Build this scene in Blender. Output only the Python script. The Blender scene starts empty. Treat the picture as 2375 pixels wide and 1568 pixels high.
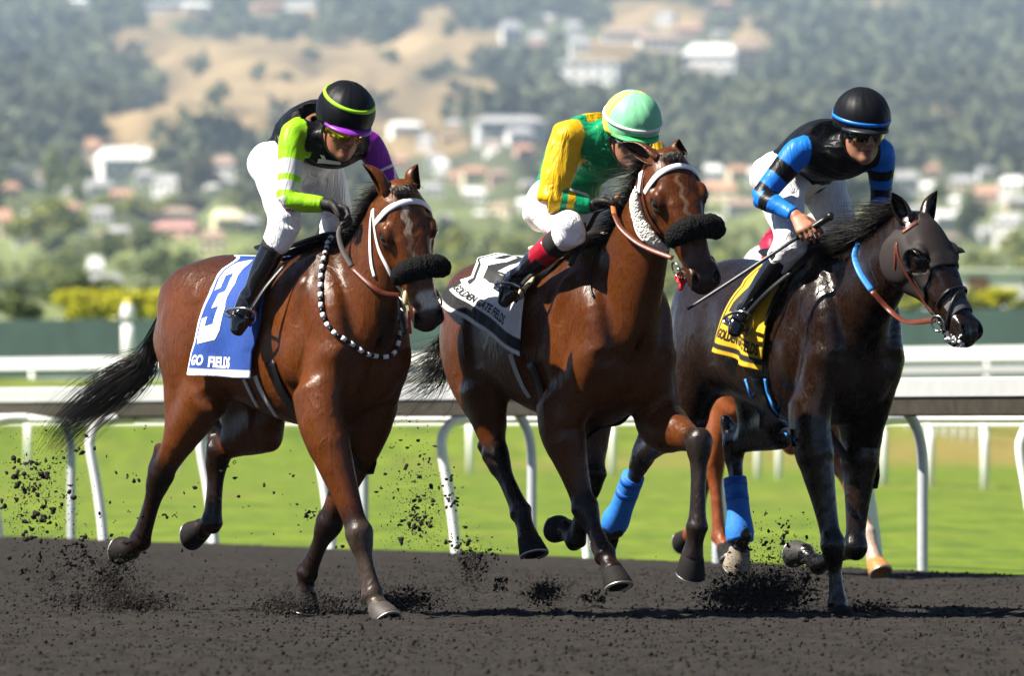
import bpy, math, random, time
import numpy as np
from mathutils import Vector, Matrix
from mathutils.bvhtree import BVHTree

C = bpy.context.scene.collection
R = math.radians
T0 = time.time()

# ------------------------------------------------------------------ camera, light, exposure
CAM_H = 0.85                      # metres above the track
KPX = 4.0754e-5                   # radians per unit of the 2375 x 1568 measuring grid
HORIZON = 976.0
cam_data = bpy.data.cameras.new("camera")
cam = bpy.data.objects.new("camera", cam_data)
C.objects.link(cam)
cam.location = (0, 0, CAM_H)
cam.rotation_euler = (R(90), 0, 0)
cam_data.sensor_width = 36.0
cam_data.lens = 36.0 / (2375 * KPX)
cam_data.shift_y = (HORIZON - 784.0) / 2375.0
cam_data.clip_start = 1.0
cam_data.clip_end = 20000.0
cam_data.dof.use_dof = True
cam_data.dof.focus_distance = 45.6
cam_data.dof.aperture_fstop = 7.2
bpy.context.scene.camera = cam

SUN_EL, SUN_AZ = 49.0, -108.0      # azimuth from +Y (away) towards +X; -90 is the left of the picture
sun_dir = Vector((math.sin(R(SUN_AZ)) * math.cos(R(SUN_EL)),
                  math.cos(R(SUN_AZ)) * math.cos(R(SUN_EL)), math.sin(R(SUN_EL))))
world = bpy.data.worlds.new("World")
bpy.context.scene.world = world
world.use_nodes = True
wn = world.node_tree
sky = wn.nodes.new("ShaderNodeTexSky")
sky.sky_type = 'NISHITA'
sky.sun_disc = False
sky.sun_elevation = R(SUN_EL)
sky.sun_rotation = R(SUN_AZ)
sky.air_density = 0.4
sky.dust_density = 0.1
wn.links.new(sky.outputs[0], wn.nodes["Background"].inputs[0])
wn.nodes["Background"].inputs[1].default_value = 0.05
sun_data = bpy.data.lights.new("sun", 'SUN')
sun_data.energy = 5.0
sun_data.angle = R(0.53)
sun_data.color = (1.0, 0.935, 0.82)
sun = bpy.data.objects.new("sun", sun_data)
C.objects.link(sun)
sun.rotation_euler = sun_dir.to_track_quat('Z', 'Y').to_euler()
sun.location = (0, 40, 60)

vs = bpy.context.scene.view_settings
vs.view_transform = 'Standard'
vs.look = 'None'
vs.gamma = 1.0
vs.use_curve_mapping = False
vs.exposure = 1.45
bpy.context.scene.cycles.use_denoising = True
bpy.context.scene.cycles.max_bounces = 6
bpy.context.scene.cycles.transparent_max_bounces = 12
bpy.context.scene.cycles.volume_bounces = 0


def wpt(x, y, Y):
    """A point of the place from its measuring-grid position and its distance from the camera."""
    return Vector(((x - 1187.5) * KPX * Y, Y, CAM_H - (y - HORIZON) * KPX * Y))
# ------------------------------------------------------------------ small helpers
def tag(o, label=None, cat=None, group=None, kind=None):
    if label: o["label"] = label
    if cat: o["category"] = cat
    if group: o["group"] = group
    if kind: o["kind"] = kind
    return o


def empty(name, matrix=None, loc=None):
    o = bpy.data.objects.new(name, None)
    o.empty_display_size = 0.2
    C.objects.link(o)
    if matrix is not None: o.matrix_world = matrix
    if loc is not None: o.location = loc
    return o


def mesh_obj(name, verts, faces, mat=None, parent=None, smooth=True, mats=None, midx=None):
    me = bpy.data.meshes.new(name)
    me.from_pydata([tuple(map(float, v)) for v in verts], [], [tuple(int(i) for i in f) for f in faces])
    return link_mesh(name, me, mat, parent, smooth, mats, midx)


def link_mesh(name, me, mat=None, parent=None, smooth=True, mats=None, midx=None):
    for m in (mats or ([mat] if mat else [])):
        me.materials.append(m)
    if midx is not None:
        me.polygons.foreach_set("material_index", np.asarray(midx, dtype=np.int32))
    if smooth and len(me.polygons):
        me.polygons.foreach_set("use_smooth", np.ones(len(me.polygons), dtype=bool))
    me.update()
    o = bpy.data.objects.new(name, me)
    C.objects.link(o)
    if parent is not None:
        o.parent = parent
    return o


def npmesh(name, V, F):
    """Mesh from an (n,3) array and an (m,3 or 4) index array."""
    me = bpy.data.meshes.new(name)
    V = np.asarray(V, dtype=np.float32); F = np.asarray(F, dtype=np.int32)
    n = F.shape[1]
    me.vertices.add(len(V)); me.vertices.foreach_set("co", V.ravel())
    me.loops.add(F.size); me.loops.foreach_set("vertex_index", F.ravel())
    me.polygons.add(len(F))
    me.polygons.foreach_set("loop_start", np.arange(0, F.size, n, dtype=np.int32))
    me.polygons.foreach_set("loop_total", np.full(len(F), n, dtype=np.int32))
    me.update(calc_edges=True)
    me.validate()
    return me


def nrm(v):
    v = np.asarray(v, dtype=float)
    return v / max(1e-9, np.linalg.norm(v))


# ------------------------------------------------------------------ solid modelling: a distance field, blended and skinned
def catmull(P, n):
    """Resample rows of P (any width) with a Catmull-Rom spline, n steps per span."""
    P = np.asarray(P, dtype=float)
    if len(P) == 2:
        t = np.linspace(0, 1, n + 1)[:, None]
        return P[0] * (1 - t) + P[1] * t
    Q = np.vstack([2 * P[0] - P[1], P, 2 * P[-1] - P[-2]])
    out = []
    for i in range(1, len(Q) - 2):
        p0, p1, p2, p3 = Q[i - 1], Q[i], Q[i + 1], Q[i + 2]
        for s in range(n):
            t = s / n
            out.append(0.5 * ((2 * p1) + (-p0 + p2) * t + (2 * p0 - 5 * p1 + 4 * p2 - p3) * t * t
                              + (-p0 + 3 * p1 - 3 * p2 + p3) * t ** 3))
    out.append(P[-1])
    return np.array(out)


class Field:
    def __init__(self, lo, hi, h):
        self.lo = np.array(lo, dtype=np.float32); self.h = np.float32(h)
        self.n = np.ceil((np.array(hi) - self.lo) / h).astype(int) + 1
        self.D = np.full(self.n, 1.0, dtype=np.float32)

    def box(self, lo, hi):
        a = np.clip(np.floor((np.asarray(lo) - self.lo) / self.h).astype(int), 0, self.n)
        b = np.clip(np.ceil((np.asarray(hi) - self.lo) / self.h).astype(int) + 1, 0, self.n)
        return a, b

    def coords(self, a, b):
        ax = [(self.lo[i] + self.h * np.arange(a[i], b[i], dtype=np.float32)) for i in range(3)]
        return ax[0][:, None, None], ax[1][None, :, None], ax[2][None, None, :]

    def merge(self, a, b, d, k, mode):
        s = (slice(a[0], b[0]), slice(a[1], b[1]), slice(a[2], b[2]))
        D = self.D[s]
        if mode == 'sub':
            d = -d
            if k > 0:
                hh = np.maximum(k - np.abs(D - d), 0) / k
                self.D[s] = np.maximum(D, d) + hh * hh * (k * 0.25)
            else:
                self.D[s] = np.maximum(D, d)
        elif mode == 'and':
            self.D[s] = np.maximum(D, d)
        else:
            if k > 0:
                hh = np.maximum(k - np.abs(D - d), 0) / k
                self.D[s] = np.minimum(D, d) - hh * hh * (k * 0.25)
            else:
                self.D[s] = np.minimum(D, d)

    def ellipsoid(self, c, r, axes=None, k=0.02, mode='add'):
        c = np.asarray(c, dtype=np.float32); r = np.asarray(r, dtype=np.float32)
        A = np.eye(3) if axes is None else np.array([nrm(v) for v in axes])
        m = k + 2.5 * self.h
        ext = np.sqrt(((A * r[:, None]) ** 2).sum(0)) + m
        a, b = self.box(c - ext, c + ext)
        if np.any(b - a <= 0): return
        X, Y, Z = self.coords(a, b)
        X = X - c[0]; Y = Y - c[1]; Z = Z - c[2]
        q0 = q1 = 0
        for i in range(3):
            e = (X * np.float32(A[i, 0]) + Y * np.float32(A[i, 1]) + Z * np.float32(A[i, 2])) / r[i]
            q0 = q0 + e * e
            q1 = q1 + (e / r[i]) ** 2
        k0 = np.sqrt(q0); k1 = np.sqrt(q1) + 1e-6
        self.merge(a, b, k0 * (k0 - 1) / k1, k, mode)

    def capsule(self, p, q, r1, r2=None, k=0.02, mode='add'):
        r2 = r1 if r2 is None else r2
        self.tube([(p, r1, r1), (q, r2, r2)], k=k, mode=mode, n=1, cap=1.0)

    def tube(self, nodes, side=(0, 1, 0), k=0.03, n=4, mode='add', cap=0.5, blur=0):
        """nodes: (position, half width along side, half depth[, side hint]); swept ellipse along a spline."""
        rows = []
        for nd in nodes:
            sd = nd[3] if len(nd) > 3 else side
            rows.append(list(nd[0]) + [nd[1], nd[2]] + list(sd))
        rows = catmull(rows, n)
        P = rows[:, :3]; ra = np.maximum(rows[:, 3], 0.002); rb = np.maximum(rows[:, 4], 0.002); S = rows[:, 5:8]
        m = k + 2.5 * self.h
        rm = np.maximum(ra, rb).max() + m
        a, b = self.box(P.min(0) - rm, P.max(0) + rm)
        if np.any(b - a <= 0): return
        big = np.full(b - a, 1.0, dtype=np.float32)
        best = np.full(b - a, 9e9, dtype=np.float32)
        f = np.float32
        last = len(P) - 2
        for i in range(len(P) - 1):
            d = P[i + 1] - P[i]; L = np.linalg.norm(d)
            if L < 1e-6: continue
            Tn = d / L
            B = S[i] + S[i + 1]; B = nrm(B - Tn * np.dot(B, Tn)); N = np.cross(Tn, B)
            ext = max(ra[i], ra[i + 1], rb[i], rb[i + 1]) * 1.1 + m
            la, lb = self.box(np.minimum(P[i], P[i + 1]) - ext, np.maximum(P[i], P[i + 1]) + ext)
            la = np.maximum(la, a); lb = np.minimum(lb, b)
            if np.any(lb - la <= 0): continue
            X, Y, Z = self.coords(la, lb)
            X = X - f(P[i, 0]); Y = Y - f(P[i, 1]); Z = Z - f(P[i, 2])
            t = X * f(Tn[0]) + Y * f(Tn[1]) + Z * f(Tn[2])
            tc = np.clip(t, 0, f(L))
            s = t - tc; tc = tc * f(1 / L)
            x = X * f(B[0]) + Y * f(B[1]) + Z * f(B[2])
            y = X * f(N[0]) + Y * f(N[1]) + Z * f(N[2])
            e2 = x * x + y * y + s * s
            A_ = f(ra[i]) + f(ra[i + 1] - ra[i]) * tc
            B_ = f(rb[i]) + f(rb[i + 1] - rb[i]) * tc
            Cc = np.sqrt(A_ * B_)
            if i == 0 or i == last:
                Cc = Cc * np.where((s < 0) if i == 0 else (s > 0), f(cap), f(1.0))
                if last == 0: Cc = np.sqrt(A_ * B_) * f(cap)
            x = x / A_; y = y / B_; s = s / Cc
            k0 = np.sqrt(x * x + y * y + s * s)
            k1 = np.sqrt((x / A_) ** 2 + (y / B_) ** 2 + (s / Cc) ** 2) + f(1e-6)
            dd = k0 * (k0 - 1) / k1
            sl = tuple(slice(la[j] - a[j], lb[j] - a[j]) for j in range(3))
            win = e2 < best[sl]
            big[sl] = np.where(win, dd, big[sl])
            best[sl] = np.where(win, e2, best[sl])
        for _ in range(blur):
            for ax in range(3):
                p = np.concatenate([np.take(big, [0, 0], ax), big, np.take(big, [-1, -1], ax)], ax)
                sl = [slice(None)] * 3; acc = 0
                for q in range(5):
                    sl[ax] = slice(q, q + big.shape[ax]); acc = acc + p[tuple(sl)]
                big = acc * f(.2)
        self.merge(a, b, big, k, mode)

    def barrel(self, table, org, ex, ez, k=0.0, p=2.25):
        """Body along ex through org: rows of (station, top, bottom, half width) measured along ex and ez; egg sections square to ex."""
        t = np.array(table, dtype=float)
        rows = catmull(t, 6)
        ey = np.cross(ez, ex)
        X, Y, Z = self.coords(np.zeros(3, int), self.n)
        f = np.float32
        X = X - f(org[0]); Y = Y - f(org[1]); Z = Z - f(org[2])
        u = X * f(ex[0]) + Y * f(ex[1]) + Z * f(ex[2])
        y = X * f(ey[0]) + Y * f(ey[1]) + Z * f(ey[2])
        z = X * f(ez[0]) + Y * f(ez[1]) + Z * f(ez[2])
        uu = np.clip(u, rows[0, 0], rows[-1, 0]); s = u - uu
        top = np.interp(uu, rows[:, 0], rows[:, 1]).astype(f); bot = np.interp(uu, rows[:, 0], rows[:, 2]).astype(f)
        a = np.interp(uu, rows[:, 0], rows[:, 3]).astype(f)
        c = (top + bot) * f(.5); b = (top - bot) * f(.5)
        q = (np.abs(y / a) ** f(p) + np.abs((z - c) / b) ** f(p)) ** f(1 / p)
        d = (q - 1) * np.minimum(a, b) * f(.92)
        d = np.where(np.abs(s) > 0, np.sqrt(np.maximum(d, 0) ** 2 + s * s), d)
        self.merge(np.zeros(3, int), self.n, d.astype(f), k, 'add')

    def halfspace(self, p, nvec, k=0.0):
        """Keep only the side of the plane that nvec points away from."""
        a = np.zeros(3, int); b = self.n
        X, Y, Z = self.coords(a, b)
        nvec = nrm(nvec)
        d = (X - np.float32(p[0])) * np.float32(nvec[0]) + (Y - np.float32(p[1])) * np.float32(nvec[1]) + (Z - np.float32(p[2])) * np.float32(nvec[2])
        self.D = np.maximum(self.D, d.astype(np.float32))

    def skin(self, relax=1):
        """Naive surface nets on the zero level; returns vertices and quads."""
        D = self.D
        D[0] = D[-1] = 1; D[:, 0] = D[:, -1] = 1; D[:, :, 0] = D[:, :, -1] = 1
        neg = D < 0
        nx, ny, nz = D.shape
        cnt = np.zeros((nx - 1, ny - 1, nz - 1), dtype=np.int8)
        for i in (0, 1):
            for j in (0, 1):
                for l in (0, 1):
                    cnt += neg[i:nx - 1 + i, j:ny - 1 + j, l:nz - 1 + l]
        act = (cnt > 0) & (cnt < 8)
        idx = np.argwhere(act)
        ids = np.full(act.shape, -1, dtype=np.int32)
        ids[act] = np.arange(len(idx), dtype=np.int32)
        corner = {}
        for i in (0, 1):
            for j in (0, 1):
                for l in (0, 1):
                    corner[(i, j, l)] = D[idx[:, 0] + i, idx[:, 1] + j, idx[:, 2] + l]
        acc = np.zeros((len(idx), 3), dtype=np.float64); num = np.zeros(len(idx))
        for ax in range(3):
            for u in (0, 1):
                for v in (0, 1):
                    c0 = [0, 0, 0]; o = [q for q in range(3) if q != ax]
                    c0[o[0]] = u; c0[o[1]] = v
                    c1 = list(c0); c1[ax] = 1
                    d0 = corner[tuple(c0)]; d1 = corner[tuple(c1)]
                    mk = (d0 < 0) != (d1 < 0)
                    t = np.where(mk, d0 / np.where(mk, d0 - d1, 1), 0)
                    p = np.tile(np.array(c0, dtype=float), (len(idx), 1)); p[:, ax] = t
                    acc += p * mk[:, None]; num += mk
        V = (idx + acc / num[:, None]) * float(self.h) + self.lo
        quads = []
        for ax in range(3):
            o = [(ax + 1) % 3, (ax + 2) % 3]
            sl0 = [slice(None)] * 3; sl1 = [slice(None)] * 3
            sl0[ax] = slice(0, -1); sl1[ax] = slice(1, None)
            n0 = neg[tuple(sl0)]; n1 = neg[tuple(sl1)]
            e = np.argwhere(n0 != n1)
            e = e[(e[:, o[0]] > 0) & (e[:, o[1]] > 0) & (e[:, o[0]] < D.shape[o[0]] - 1) & (e[:, o[1]] < D.shape[o[1]] - 1)]
            fl = n0[e[:, 0], e[:, 1], e[:, 2]]
            def cell(a, b):
                c = e.copy(); c[:, o[0]] -= a; c[:, o[1]] -= b
                return ids[c[:, 0], c[:, 1], c[:, 2]]
            q = np.stack([cell(1, 1), cell(0, 1), cell(0, 0), cell(1, 0)], 1)
            q[~fl] = q[~fl][:, ::-1]
            quads.append(q)
        Q = np.vstack(quads)
        Q = Q[(Q >= 0).all(1)]
        for _ in range(relax):
            V = self.relax(V, Q, 0.5)
        return V, Q

    @staticmethod
    def relax(V, Q, w):
        S = np.zeros_like(V); N = np.zeros(len(V))
        for a, b in ((0, 1), (1, 2), (2, 3), (3, 0)):
            for i, j in ((a, b), (b, a)):
                for c in range(3):
                    S[:, c] += np.bincount(Q[:, i], weights=V[Q[:, j], c], minlength=len(V))
                N += np.bincount(Q[:, i], minlength=len(V))
        return V * (1 - w) + w * S / np.maximum(N, 1)[:, None]


def sweep(name, pts, radii, mat=None, parent=None, seg=8, side=None, flat=None, n=6, closed=False):
    """A strap or tube along a spline. radii: a number or one per point; flat: half thickness across 'side' hints."""
    P = np.asarray(pts, dtype=float)
    r = np.full(len(P), radii, dtype=float) if np.isscalar(radii) else np.asarray(radii, dtype=float)
    V, F = sweep_arrays(P, r, seg, side, flat, n)
    return link_mesh(name, npmesh(name, V, F), mat, parent)


def sweep_arrays(P, r, seg=8, side=None, flat=None, n=6):
    cols = [P, r[:, None]]
    if side is not None:
        S = np.asarray(side, dtype=float)
        if S.ndim == 1: S = np.tile(S, (len(P), 1))
        cols.append(S)
    rows = catmull(np.hstack(cols), n) if n > 0 else np.hstack(cols)
    P = rows[:, :3]; r = rows[:, 3]
    Tn = np.gradient(P, axis=0); Tn /= np.linalg.norm(Tn, axis=1)[:, None] + 1e-9
    V = []; prev = None
    for i in range(len(P)):
        h = rows[i, 4:7] if side is not None else (prev if prev is not None else (np.array([0, 0, 1.0]) if abs(Tn[i, 2]) < .9 else np.array([1.0, 0, 0])))
        B = nrm(h - Tn[i] * np.dot(h, Tn[i])); N = np.cross(Tn[i], B); prev = B
        f = r[i] if flat is None else flat
        for s in range(seg):
            a = 2 * math.pi * s / seg
            ca, sa = math.cos(a), math.sin(a)
            if flat is not None:      # squarish strap section
                ca = math.copysign(abs(ca) ** 0.5, ca); sa = math.copysign(abs(sa) ** 0.5, sa)
            V.append(P[i] + N * (r[i] * ca) + B * (f * sa))
    m = len(P); F = []
    for i in range(m - 1):
        for s in range(seg):
            F.append((i * seg + s, i * seg + (s + 1) % seg, (i + 1) * seg + (s + 1) % seg, (i + 1) * seg + s))
    V.append(P[0]); V.append(P[-1]); c0 = m * seg; c1 = c0 + 1
    for s in range(0, seg, 2):
        F.append((c0, (s + 2) % seg, (s + 1) % seg, s))
        b = (m - 1) * seg
        F.append((c1, b + s, b + (s + 1) % seg, b + (s + 2) % seg))
    return np.array(V), np.array(F)


def join_arrays(parts):
    Vs, Fs, o = [], [], 0
    for V, F in parts:
        Vs.append(np.asarray(V)); Fs.append(np.asarray(F) + o); o += len(V)
    return np.vstack(Vs), np.vstack(Fs)


def smoothstep(a, b, x):
    t = np.clip((x - a) / (b - a), 0, 1)
    return t * t * (3 - 2 * t)
# ------------------------------------------------------------------ materials
class NT:
    def __init__(self, name):
        self.m = bpy.data.materials.new(name); self.m.use_nodes = True
        self.t = self.m.node_tree; self.b = self.t.nodes["Principled BSDF"]

    def n(self, kind, **kw):
        nd = self.t.nodes.new(kind)
        for k, v in kw.items():
            if k.startswith('i_'):
                nd.inputs[k[2:].replace('_', ' ')].default_value = v
            else: setattr(nd, k, v)
        return nd

    def l(self, a, b): self.t.links.new(a, b)

    def set(self, **kw):
        for k, v in kw.items():
            self.b.inputs[k.replace('_', ' ')].default_value = v
        return self

    def coords(self, scale=(1, 1, 1), kind='Object'):
        tc = self.n("ShaderNodeTexCoord"); mp = self.n("ShaderNodeMapping")
        mp.inputs['Scale'].default_value = scale
        self.l(tc.outputs[kind], mp.inputs['Vector'])
        return mp.outputs[0]

    def noise(self, scale, detail=4, rough=.55, vec=None, dist=0.0):
        nd = self.n("ShaderNodeTexNoise"); nd.inputs['Scale'].default_value = scale
        nd.inputs['Detail'].default_value = detail; nd.inputs['Roughness'].default_value = rough
        nd.inputs['Distortion'].default_value = dist
        if vec is not None: self.l(vec, nd.inputs['Vector'])
        return nd.outputs['Fac']

    def ramp(self, fac, stops):
        r = self.n("ShaderNodeValToRGB")
        e = r.color_ramp.elements
        while len(e) < len(stops): e.new(0.5)
        for el, (p, c) in zip(e, stops):
            el.position = p; el.color = tuple(c) + (1,) if len(c) == 3 else c
        self.l(fac, r.inputs[0])
        return r.outputs[0]

    def mix(self, fac, a, b, mode='MIX'):
        nd = self.n("ShaderNodeMix"); nd.data_type = 'RGBA'; nd.blend_type = mode
        for v, i in ((fac, 0), (a, 6), (b, 7)):
            if hasattr(v, 'is_linked'): self.l(v, nd.inputs[i])
            elif i == 0: nd.inputs[0].default_value = v
            else: nd.inputs[i].default_value = tuple(v) + ((1,) if len(v) == 3 else ())
        return nd.outputs[2]

    def bump(self, h, strength=.3, dist=.01, prev=None):
        nd = self.n("ShaderNodeBump"); nd.inputs['Strength'].default_value = strength; nd.inputs['Distance'].default_value = dist
        self.l(h, nd.inputs['Height'])
        if prev is not None: self.l(prev, nd.inputs['Normal'])
        self.l(nd.outputs[0], self.b.inputs['Normal'])
        return nd.outputs[0]

    def attr(self, name):
        nd = self.n("ShaderNodeAttribute"); nd.attribute_name = name
        return nd.outputs['Color']


def col(me, name, data):
    """Per-vertex colour of the thing itself (coat pattern, dyed panels)."""
    at = me.attributes.new(name, 'FLOAT_COLOR', 'POINT')
    d = np.ones((len(me.vertices), 4), dtype=np.float32); d[:, :3] = data
    at.data.foreach_set("color", d.ravel())


_M = {}


def plain(name, c, rough=.5, metal=0.0, var=.12, bump=0.0, scale=30, coat=0.0, spec=.35, sheen=0.0):
    if name in _M: return _M[name]
    t = NT(name); t.set(Roughness=rough, Metallic=metal, Specular_IOR_Level=spec, Coat_Weight=coat, Coat_Roughness=.08, Sheen_Weight=sheen)
    v = t.coords()
    f = t.noise(scale, 5, vec=v)
    a = tuple(x * (1 - var) for x in c); b = tuple(min(1, x * (1 + var)) for x in c)
    t.l(t.ramp(f, [(.3, a), (.7, b)]), t.b.inputs['Base Color'])
    if bump: t.bump(t.noise(scale * 3, 4, vec=v), bump, .004)
    _M[name] = t.m
    return t.m


def coat_material(name, rough=.27, spec=.32, hairy=.40):
    t = NT(name); t.set(Specular_IOR_Level=spec, Coat_Weight=.0)
    v = t.coords(); hv = t.coords((1.0, 1.0, .30))
    patch = t.noise(4, 3, vec=v)
    hair = t.noise(170, 4, .7, vec=hv)
    base = t.attr('coat')
    c = t.mix(t.ramp(patch, [(.3, (0, 0, 0)), (.7, (1, 1, 1))]), t.mix(1.0, base, (.70, .62, .52), 'MULTIPLY'), base)
    c = t.mix(t.ramp(hair, [(.38, (0, 0, 0)), (.62, (1, 1, 1))]), t.mix(1.0, c, (.66, .60, .52), 'MULTIPLY'), c)
    t.l(c, t.b.inputs['Base Color'])
    r = t.ramp(t.mix(.55, t.noise(20, 5, .7, vec=v), hair), [(.36, (rough - .10,) * 3), (.64, (rough + .20,) * 3)])
    t.l(r, t.b.inputs['Roughness'])
    veins = t.noise(6.5, 2.5, .5, vec=t.coords((1, 1, .55)), dist=1.1)
    b1 = t.bump(t.ramp(veins, [(.42, (0, 0, 0)), (.5, (1, 1, 1)), (.58, (0, 0, 0))]), .17, .010)
    b2 = t.bump(t.noise(9, 3, .5, vec=t.coords((1, 1, .6)), dist=.5), .36, .022, b1)
    t.bump(hair, hairy, .004, b2)
    return t.m


def cloth_attr(name, rough=.6, spec=.15, wr=9.0, wb=.5, sheen=.1, fold=(1, 1, .45), depth=.02):
    t = NT(name); t.set(Roughness=rough, Specular_IOR_Level=spec, Sheen_Weight=sheen)
    v = t.coords(); fv = t.coords(fold)
    f = t.noise(wr, 4, .55, vec=fv, dist=1.2)
    c = t.mix(t.ramp(t.noise(40, 4, vec=v), [(.3, (0, 0, 0)), (.7, (1, 1, 1))]), t.mix(1.0, t.attr('dye'), (.88, .88, .88), 'MULTIPLY'), t.attr('dye'))
    t.l(c, t.b.inputs['Base Color'])
    b = t.bump(t.ramp(f, [(.3, (0, 0, 0)), (.5, (.7, .7, .7)), (.62, (.25, .25, .25)), (.75, (1, 1, 1))]), wb, depth)
    t.bump(t.noise(700, 2, vec=v), .12, .002, b)
    return t.m


M_EYE = plain('dark_eye', (.012, .006, .004), .06, coat=.6, var=.1)
M_HAIR = plain('black_horse_hair', (.009, .007, .006), .40, var=.35, scale=60)
M_LEATHER_BLACK = plain('black_leather', (.005, .005, .0055), .35, bump=.2, scale=90)
M_PATENT = plain('polished_black_leather', (.006, .006, .008), .12, coat=.7, bump=.06, scale=14)
M_LEATHER_BROWN = plain('red_brown_leather', (.10, .024, .012), .38, bump=.2, scale=90)
M_WHITE_NYLON = plain('white_nylon', (.78, .78, .80), .42, var=.05, bump=.15, scale=120)
M_STEEL = plain('polished_steel', (.55, .55, .54), .22, 1.0, var=.1)
M_SHOE = plain('worn_aluminium', (.62, .61, .58), .42, .9, var=.15)
M_SKIN = plain('skin', (.42, .20, .115), .48, var=.12, bump=.12, scale=60)
M_LENS = plain('smoked_lens', (.010, .011, .012), .05, coat=.8, var=.05)
M_ELASTIC = plain('grey_elastic', (.45, .44, .42), .6, var=.12, bump=.2, scale=150)
M_BLUE_TAPE = plain('blue_rubber', (.03, .22, .62), .45, var=.12, bump=.2, scale=80)
M_RED_TAPE = plain('red_ribbon', (.55, .015, .02), .45, var=.15)
M_CREAM = plain('cream_leather', (.55, .44, .27), .5, var=.18, bump=.25, scale=30)
M_WRAP = plain('blue_bandage', (.02, .17, .60), .7, var=.18, bump=.4, scale=70)
M_FOAM = plain('white_foam', (.80, .80, .78), .4, var=.1)


def fleece(name, c):
    t = NT(name); t.set(Roughness=.95, Specular_IOR_Level=.15)
    v = t.coords()
    vo = t.n("ShaderNodeTexVoronoi"); vo.inputs['Scale'].default_value = 95
    t.l(v, vo.inputs['Vector'])
    t.l(t.ramp(vo.outputs['Distance'], [(.0, tuple(x * 1.15 for x in c)), (.7, tuple(x * .8 for x in c))]), t.b.inputs['Base Color'])
    t.bump(t.ramp(vo.outputs['Distance'], [(.0, (1, 1, 1)), (.7, (0, 0, 0))]), .7, .008)
    return t.m


M_FLEECE_BLACK = fleece('black_fleece', (.006, .006, .006))
M_FLEECE_WHITE = fleece('cream_fleece', (.86, .83, .74))
# ------------------------------------------------------------------ ground, track, turf, hills
_LAT = {}


def vnoise(x, y, seed, scale):
    """Smooth value noise on arrays, about -1..1."""
    if seed not in _LAT: _LAT[seed] = np.random.default_rng(seed).random((256, 256)) * 2 - 1
    T = _LAT[seed]
    u = np.asarray(x) / scale; v = np.asarray(y) / scale
    i = np.floor(u).astype(int); j = np.floor(v).astype(int); fu = u - i; fv = v - j
    fu = fu * fu * (3 - 2 * fu); fv = fv * fv * (3 - 2 * fv)
    g = lambda a, b: T[a & 255, b & 255]
    return (g(i, j) * (1 - fu) + g(i + 1, j) * fu) * (1 - fv) + (g(i, j + 1) * (1 - fu) + g(i + 1, j + 1) * fu) * fv


def grid_mesh(name, X, Y, Z):
    n, m = X.shape
    V = np.stack([X, Y, Z], -1).reshape(-1, 3)
    k = np.arange(n * m).reshape(n, m)
    F = np.stack([k[:-1, :-1], k[:-1, 1:], k[1:, 1:], k[1:, :-1]], -1).reshape(-1, 4)
    me = npmesh(name, V, F)
    return me


# the rail line: posts stand on it, running away to the left
RA = np.array([-3.17, 76.1]); RB = np.array([2.32, 59.76])
RD = (RB - RA) / np.linalg.norm(RB - RA)          # towards the right of the picture and the camera
RN = np.array([RD[1], -RD[0]])                    # towards the track
if RN[0] > 0: RN = -RN
RSP = np.linalg.norm(RB - RA) / 5


def rail_pt(s, off=0.0, w=0.0):
    p = RA + RD * s + RN * off
    return np.array([p[0], p[1], w])


def dirt_material():
    t = NT('dark_track_surface'); t.set(Roughness=.95, Specular_IOR_Level=.18)
    v = t.coords()
    a = t.noise(3, 5, .6, vec=v); b = t.noise(55, 4, .65, vec=v)
    c = t.ramp(a, [(.3, (.0175, .0150, .0130)), (.7, (.0300, .0260, .0228))])
    c = t.mix(t.ramp(b, [(.30, (0, 0, 0)), (.62, (1, 1, 1))]), t.mix(1.0, c, (.5, .5, .5), 'MULTIPLY'), c)
    wood = t.noise(190, 2, .5, vec=v)
    c = t.mix(t.ramp(wood, [(.735, (0, 0, 0)), (.76, (1, 1, 1))]), c, (.17, .14, .10))
    t.l(c, t.b.inputs['Base Color'])
    t.bump(b, .6, .012, t.bump(t.noise(18, 4, vec=v), .4, .02))
    return t.m


def grass_material(name, dark, light, dry=None, scale=.6):
    t = NT(name); t.set(Roughness=.85, Specular_IOR_Level=.2)
    v = t.coords()
    f = t.noise(scale, 5, .6, vec=v); g = t.noise(scale * 14, 4, .6, vec=v)
    c = t.ramp(f, [(.3, dark), (.7, light)])
    c = t.mix(t.ramp(g, [(.3, (0, 0, 0)), (.7, (1, 1, 1))]), t.mix(1.0, c, (.72, .78, .7), 'MULTIPLY'), c)
    c = t.mix(t.ramp(t.noise(1.0, 4, .65, vec=t.coords((2.6, .22, 1))), [(.36, (0, 0, 0)), (.66, (1, 1, 1))]), t.mix(1.0, c, (.66, .70, .8), 'MULTIPLY'), t.mix(1.0, c, (1.12, 1.08, 1.0), 'MULTIPLY'))
    if dry is not None: c = t.mix(t.attr('dry'), c, dry)
    t.l(c, t.b.inputs['Base Color'])
    t.bump(g, .5, .03)
    return t.m


DIRT = dirt_material()


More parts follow.
